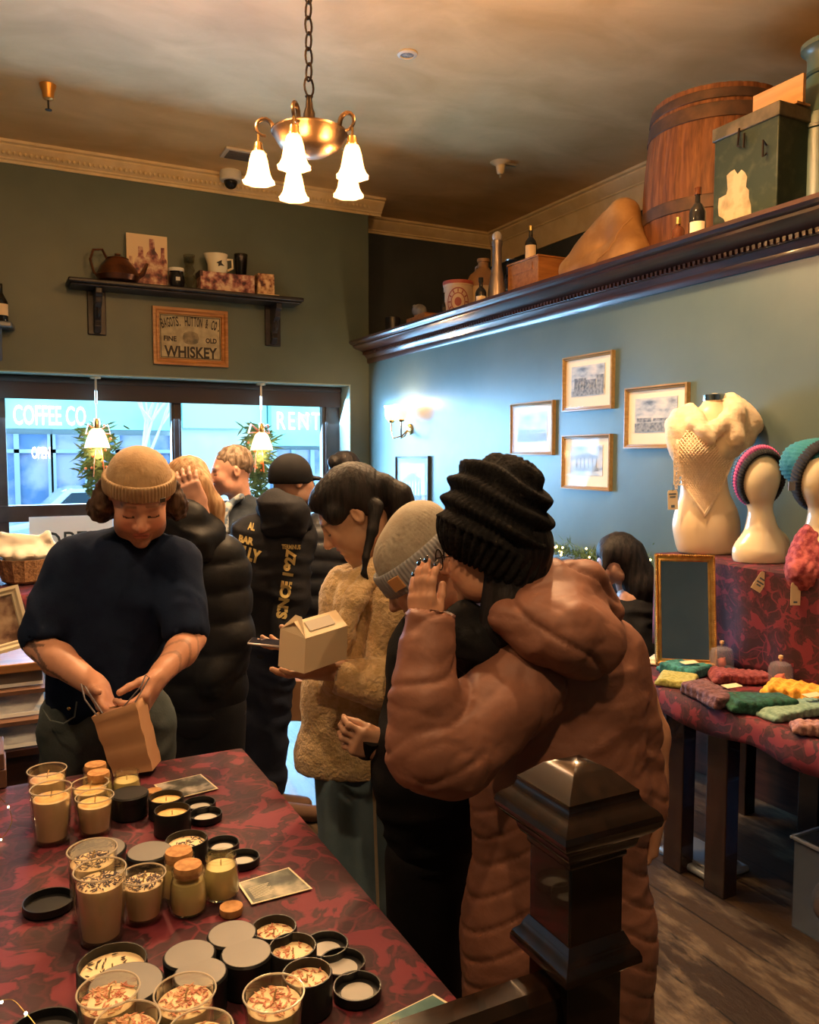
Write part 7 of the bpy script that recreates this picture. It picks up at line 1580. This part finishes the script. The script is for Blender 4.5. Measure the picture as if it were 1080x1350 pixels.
# ---------------- H: woman in long rust coat, nearest the camera
dH = 1.74; H = person('woman in rust brown hooded puffer coat and black knit hat covering mouth', ground_pt(735, dH))
FH = -RT*.90+FW*.28-UP*.18; hH = Head(W(650, 724, dH), FH, sc=1.0, skin=(.56, .28, .165), hair=(.012, .010, .010)); skH = (.56, .28, .165)
parts = [hH.mesh(W(690, 800, dH+.03), .0033)]
S = Sdf(.05); S.cap(W(692, 805, dH+.03), W(730, 920, dH+.05), .06, .14, sq=(FW, .7)); S.cap(W(730, 920, dH+.05), W(735, 1150, dH+.03), .14, .14, sq=(FW, .7))
S.chain([W(690, 900, dH-.05), W(572, 1010, dH-.22), W(565, 850, dH-.16)], [.05, .045, .035], .03); S.chain([W(820, 860, dH+.1), W(858, 970, dH+.1), W(862, 1060, dH+.06)], [.05, .04, .035], .03)
for lx in (690, 780): S.chain([W(lx, 1150, dH+.03), ground_pt(lx, dH)+UP*.05], [.09, .045])
v, f = S.mesh(.018); parts.append((v, f, colr(v, skH)))
S = Sdf(.01); w6 = W(560, 836, dH-.145); S.cap(W(560, 860, dH-.15), w6, .030, .026, .02)
tips = hand(S, w6, UP*.97-RT*.08+FW*.12, FW*.75+RT*.66, -1, ((12, 16, 14), (6, 12, 10), (6, 12, 12), (10, 14, 12)), s=.86, thumb=(.1, .9, .5), spread=.03, rf=.0096)
v, f = S.mesh(.0028); parts.append((v, f, colr(v, skH)))
S = Sdf(.01); w7 = W(862, 1075, dH+.05); S.cap(W(862, 1050, dH+.06), w7, .03, .026, .02); hand(S, w7, -UP-RT*.1, -RT, 1, ((30, 35, 20),)*4, s=.92); v, f = S.mesh(.0045); parts.append((v, f, colr(v, skH)))
v, f, c = join(parts); make('body', v, f, skinm(), H, smooth=180, cols=c)
nailm = mat('black nail polish', (.008, .008, .012), .1, coat=1)
for (p, d, nb_, i) in tips[:4]:
    nb_ = V(nb_).normalized(); x_, y_, z_ = frame_of(d, nb_); MB().sph(p+nb_*.0062+d*.001, (.0052, .0028, .0085), 10, Matrix((d.cross(nb_).normalized(), nb_, d)).transposed()).build('fingernail', nailm, H)
# slouchy rib knit hat
hatm = mat('charcoal rib knit', (.008, .0075, .008), .95, col2=(.016, .015, .015), scale=40, bump=.7, bscale=120, bdist=.004, spec=.2)
S = Sdf(.03); hc = W(652, 692, dH); S.ell(hc, (.118, .118, .10), k=.03); S.ell(W(655, 650, dH+.01), (.100, .105, .068), k=.04); S.ell(W(650, 626, dH+.01), (.072, .08, .030), k=.03); S.ell(W(660, 745, dH+.02), (.100, .108, .075), k=.05)
cutn = (FH+UP*.0).normalized()
hatup = (UP*.90-RT*.42+FW*.05).normalized() if 0 else (UP*.88+RT*.0+(-RT)*.40).normalized()
# cut everything below a plane that drops from brow to nape
Rb_ = basis(-RT+UP*.0, UP); 
axu = (UP*.91+RT*.40).normalized(); axr = axu.cross(FW).normalized(); Mcut = Matrix((axr, FW, axu)).transposed(); cpt = W(648, 752, dH)
S.box(cpt-axu*.15, (.35, .35, .15), Mcut, rnd=.004, k=.008, op='s')
v, f = S.mesh(.005); v = relax(v, f, 1); q = v-np.array(hc); N_ = normals(v, f); zz = q@np.array(axu); aa = np.arctan2(q@np.array(axr), q@np.array(FW)); below = (v-np.array(cpt))@np.array(axu) < .062
up_fold = .009*np.sin(zz*150+1.1*np.sin(aa*2)+1.8*(vnoise(v*12)-.5))+.0022*np.sin(aa*60); ribs = .0042*np.sign(np.sin(aa*34))*np.abs(np.sin(aa*34))**.5-.001
v = v+N_*np.where(below, ribs+.004, up_fold)[:, None]; make('knit_hat', v, f, hatm, H, smooth=180)
S = Sdf(.02); S.chain([W(662, 770, dH-.03), W(670, 805, dH-.04), W(655, 835, dH-.06)], [.055, .055, .04], .03); S.chain([W(690, 770, dH), W(700, 810, dH+.01)], [.07, .07], .03); S.ell(hH.L(0, -.04, .0), (.085, .09, .09), hH.M); S.ell(hH.L(0, .078, -.03), (.10, .072, .11), hH.M, k=.01, op='s')
garment('hair', S, .006, blackhair, H, lambda v: .005*(vnoise(v*np.array([50, 50, 10]))-.5), rl=1)
S = Sdf(.03); S.chain([W(612, 822, dH-.02), W(628, 850, dH-.04), W(650, 840, dH+.0)], [.045, .055, .06], .03); garment('scarf', S, .009, cloth('black scarf', (.006, .006, .007)), H, wrinkle(.008, 14))
# glasses
gm_ = mat('dark metal glasses', (.03, .02, .02), .25, metal=.8); gx = thing('glasses_tmp', 'x', 'x') if 0 else None
def ringp(c, a, b_, rx, rz): return [c+a*(rx*math.cos(t))+b_*(rz*math.sin(t)) for t in np.linspace(0, 2*PI, 25)[:-1]]
HR, HFv, HU = hH.M.col[0], hH.M.col[1], hH.M.col[2]
gl = MB()
for a in (-1, 1): gl.tube(ringp(hH.L(a*.033, .112, -.002), HR, HU, .025, .022), .0016, 6, True)
gl.tube([hH.L(-.009, .114, .002), hH.L(0, .117, .006), hH.L(.009, .114, .002)], .0015, 6)
for a in (-1, 1): gl.tube([hH.L(a*.058, .110, .004), hH.L(a*.073, .095, .005), hH.L(a*.080, .0, .004)], .0016, 6)
gl.build('glasses', gm_, H)
for a in (-1, 1): MB().lathe([(.0245, 0), (0, .001)], hH.L(a*.033, .112, -.002), 24, axis=tuple(HFv)).build('lens', pgl, H)
# the coat
coatm = mat('rust brown nylon', (.25, .105, .066), .54, col2=(.29, .125, .08), scale=4, bump=.35, bscale=15, bdist=.010, distort=.5)
S = Sdf(.05)
S.cap(W(742, 925, dH+.06), W(738, 1040, dH+.05), .185, .185, .05, (FW, .74)); S.cap(W(738, 1040, dH+.05), W(735, 1230, dH+.04), .185, .205, .05, (FW, .76)); S.cap(W(735, 1230, dH+.04), W(735, 1400, dH+.02), .205, .222, .05, (FW, .78))
S.cap(W(692, 868, dH-.01), W(795, 862, dH+.11), .088, .085, .05); S.cap(W(695, 838, dH), W(760, 828, dH+.05), .075, .08, .05)
el = W(562, 985, dH-.22)
S.cap(W(685, 905, dH-.06), W(590, 990, dH-.19), .098, .086, .025); S.cap(W(590, 988, dH-.19), W(562, 988, dH-.21), .086, .076, .04)
S.chain([el, W(558, 920, dH-.20), W(563, 850, dH-.17)], [.072, .062, .052], .03); S.cap(W(563, 850, dH-.17), W(566, 826, dH-.16), .055, .050, .02)
S.chain([W(806, 868, dH+.10), W(832, 960, dH+.09), W(845, 1040, dH+.07), W(850, 1068, dH+.06)], [.080, .068, .055, .050], .015)
S.ell(hH.c, (.085, .085, .12), k=.02, op='s'); S.box(W(735, 1540, dH), (.5, .5, .20), rnd=.003, k=.01, op='s')
S.cap(W(566, 832, dH-.16), W(570, 790, dH-.14), .038, .038, .004, op='s')
cz = W(735, 1000, dH)
def creases(v, amp):
    r_ = 0
    for fr, st_, a_, pw_ in ((5.5, (1, 1, 1.6), 1.0, 7), (9, (1.2, 1, 2.2), .8, 6), (15, (1, 1.3, 1.2), .45, 5)):
        n_ = vnoise(v*fr*np.array(st_)+2.5*vnoise(v*fr*.5)[:, None]+fr); r_ = r_-a_*np.clip(1-np.abs(2*n_-1), 0, 1)**pw_
    return amp*r_
def coat_disp(v):
    u = (v-np.array(cz))@np.array(RT); z = v[:, 2]; low = np.clip((cz.z-.02-z)/.1, 0, 1)
    # chevron quilting below the waist
    ch_ = (z+.75*np.abs(u))/.062; q1 = -.007*(1-np.abs(np.sin(ch_*PI)))**5
    n1 = vnoise(v*np.array([7, 7, 16])+2*vnoise(v*5)[:, None]); n2 = vnoise(v*np.array([16, 16, 30])+3*vnoise(v*9)[:, None]); wr = .0045*(1-2*np.abs(2*n1-1))+.0022*(.5-np.abs(2*n2-1))
    arm = np.clip((-u-.17)/.04, 0, 1)*np.clip((z-cz.z+.08)/.03, 0, 1); sl = -.011*(1-np.abs(np.sin((z*1.0-u*.5)*34+3.5*vnoise(v*8))))**4*arm*np.clip(vnoise(v*7)*2.2-.3, 0, 1)
    return low*(1-arm)*q1+wr*(1-.4*low)+sl+creases(v, .0032)*(1-.7*low*(1-arm))
garment('puffer_coat', S, .0068, coatm, H, coat_disp, rl=2)
# hood lying on the back
S = Sdf(.05); S.chain([W(668, 805, dH-.07), W(694, 782, dH-.03), W(730, 768, dH+.0), W(770, 772, dH+.03), W(800, 800, dH+.06)], [.028, .036, .045, .045, .04], .035)
S.chain([W(702, 816, dH-.10), W(745, 838, dH-.12), W(785, 845, dH-.08)], [.055, .068, .062], .04); S.ell(W(738, 808, dH-.03), (.10, .09, .07), k=.04); S.ell(W(775, 866, dH-.09), (.055, .045, .045), k=.04); S.cap(W(668, 818, dH-.09), W(706, 848, dH-.11), .030, .042, .03)
S.ell(hH.c+UP*-.01, (.088, .09, .12), k=.02, op='s')
def hood_d(v):
    u = v@np.array(RT); n1 = vnoise(v*np.array([9, 9, 13])+2*vnoise(v*6)[:, None]); n2 = vnoise(v*np.array([16, 16, 26])+3*vnoise(v*9)[:, None]); z = v[:, 2]; return .006*(1-2*np.abs(2*n1-1))+.002*(.5-np.abs(2*n2-1))-.010*(1-np.abs(np.sin((z+u*.8)*19+2.5*vnoise(v*7))))**5
garment('hood', S, .0065, coatm, H, lambda v: hood_d(v)+creases(v, .0032), rl=2)
MB().tube([W(648, 812, dH-.155+.04), W(690, 855, dH-.19+.02), W(740, 890, dH-.19+.02)], .003, 5).build('hood_seam', coatm, H) if 0 else None
cf = MB().lathe([(.047, 0), (.050, .003), (.050, .012), (.046, .014), (.040, .010), (.040, 0)], W(567, 818, dH-.15), 28, axis=tuple((UP*.98+RT*.05).normalized()), close=True).build('cuff', mat('dark brown cuff', (.10, .035, .025), .6), H)
S = Sdf(.03)
for lx in (695, 775): S.chain([W(lx, 1250, dH+.03), ground_pt(lx, dH)+UP*.06], [.085, .06], .03)
garment('trousers', S, .016, cloth('black trouser cloth', (.010, .010, .012)), H)
for lx in (695, 775): shoe(ground_pt(lx, dH), FW-RT*.3, mat('black shoe', (.012, .012, .012), .5), H)
# ---------------- I: seated dark haired person by the wall
dI = 4.32; I = person('person with long black hair seated by the wall under garland', ground_pt(830, dI))
hI = Head(W(812, 738, dI), -RT*.8-FW*.35-UP*.35, sc=1.0, skin=(.5, .28, .2)); parts = [hI.mesh(W(830, 785, dI+.03), .006)]
st_ = ground_pt(835, dI); S = Sdf(.05); S.cap(W(832, 790, dI), st_+UP*.62, .08, .15); S.cap(st_+UP*.58, st_+UP*.58-RT*.35-FW*.1, .09, .07); S.cap(st_+UP*.58-RT*.35-FW*.1, st_+UP*.06-RT*.38-FW*.1, .06, .045); v, f = S.mesh(.022); parts.append((v, f, colr(v, (.5, .28, .2))))
v, f, c = join(parts); make('body', v, f, skinm(), I, smooth=180, cols=c)
S = Sdf(.03); S.ell(hI.L(0, -.02, .045), (.092, .11, .098), hI.M, k=.03); S.chain([W(828, 730, dI), W(845, 770, dI), W(850, 830, dI+.02)], [.09, .095, .07], .04); S.chain([W(800, 728, dI-.06), W(796, 750, dI-.09)], [.035, .02], .02); S.ell(hI.L(0, .10, -.03), (.065, .06, .085), hI.M, k=.01, op='s')
garment('hair', S, .009, blackhair, I, lambda v: .008*(vnoise(v*np.array([40, 40, 10]))-.5), rl=1)
S = Sdf(.05); S.cap(W(838, 810, dI), st_+UP*.62, .12, .17, .05); S.cap(W(815, 810, dI), W(865, 812, dI+.05), .08, .08, .05); S.cap(st_+UP*.60, st_+UP*.60-RT*.33-FW*.1, .12, .09); S.cap(W(812, 815, dI-.05), st_+UP*.75-RT*.15-FW*.18, .07, .055)
garment('black_clothes', S, .014, cloth('black wool coat', (.006, .006, .008), (.010, .010, .012)), I, wrinkle(.01, 7))
S = Sdf(.03); k_ = st_-RT*.37-FW*.1; S.cap(k_+UP*.58, k_+UP*.08, .085, .06); garment('trousers', S, .016, cloth('black trouser cloth', (.010, .010, .012)), I); shoe(k_, -RT, mat('black shoe', (.012, .012, .012), .5), I)
sto = thing('bar_stool', 'low dark wooden stool under the seated person by wall', 'stool', st_); MB().lathe([(.17, .40), (.18, .41), (.18, .43), (0, .435)], st_, 28).build('seat', darkwX, sto)
for a in range(4): t = a*PI/2+.5; MB().cyl(st_+V((.15*math.cos(t), .15*math.sin(t), 0)), st_+V((.12*math.cos(t), .12*math.sin(t), .40)), .018, .016, 10).build('leg', darkwZ, sto)
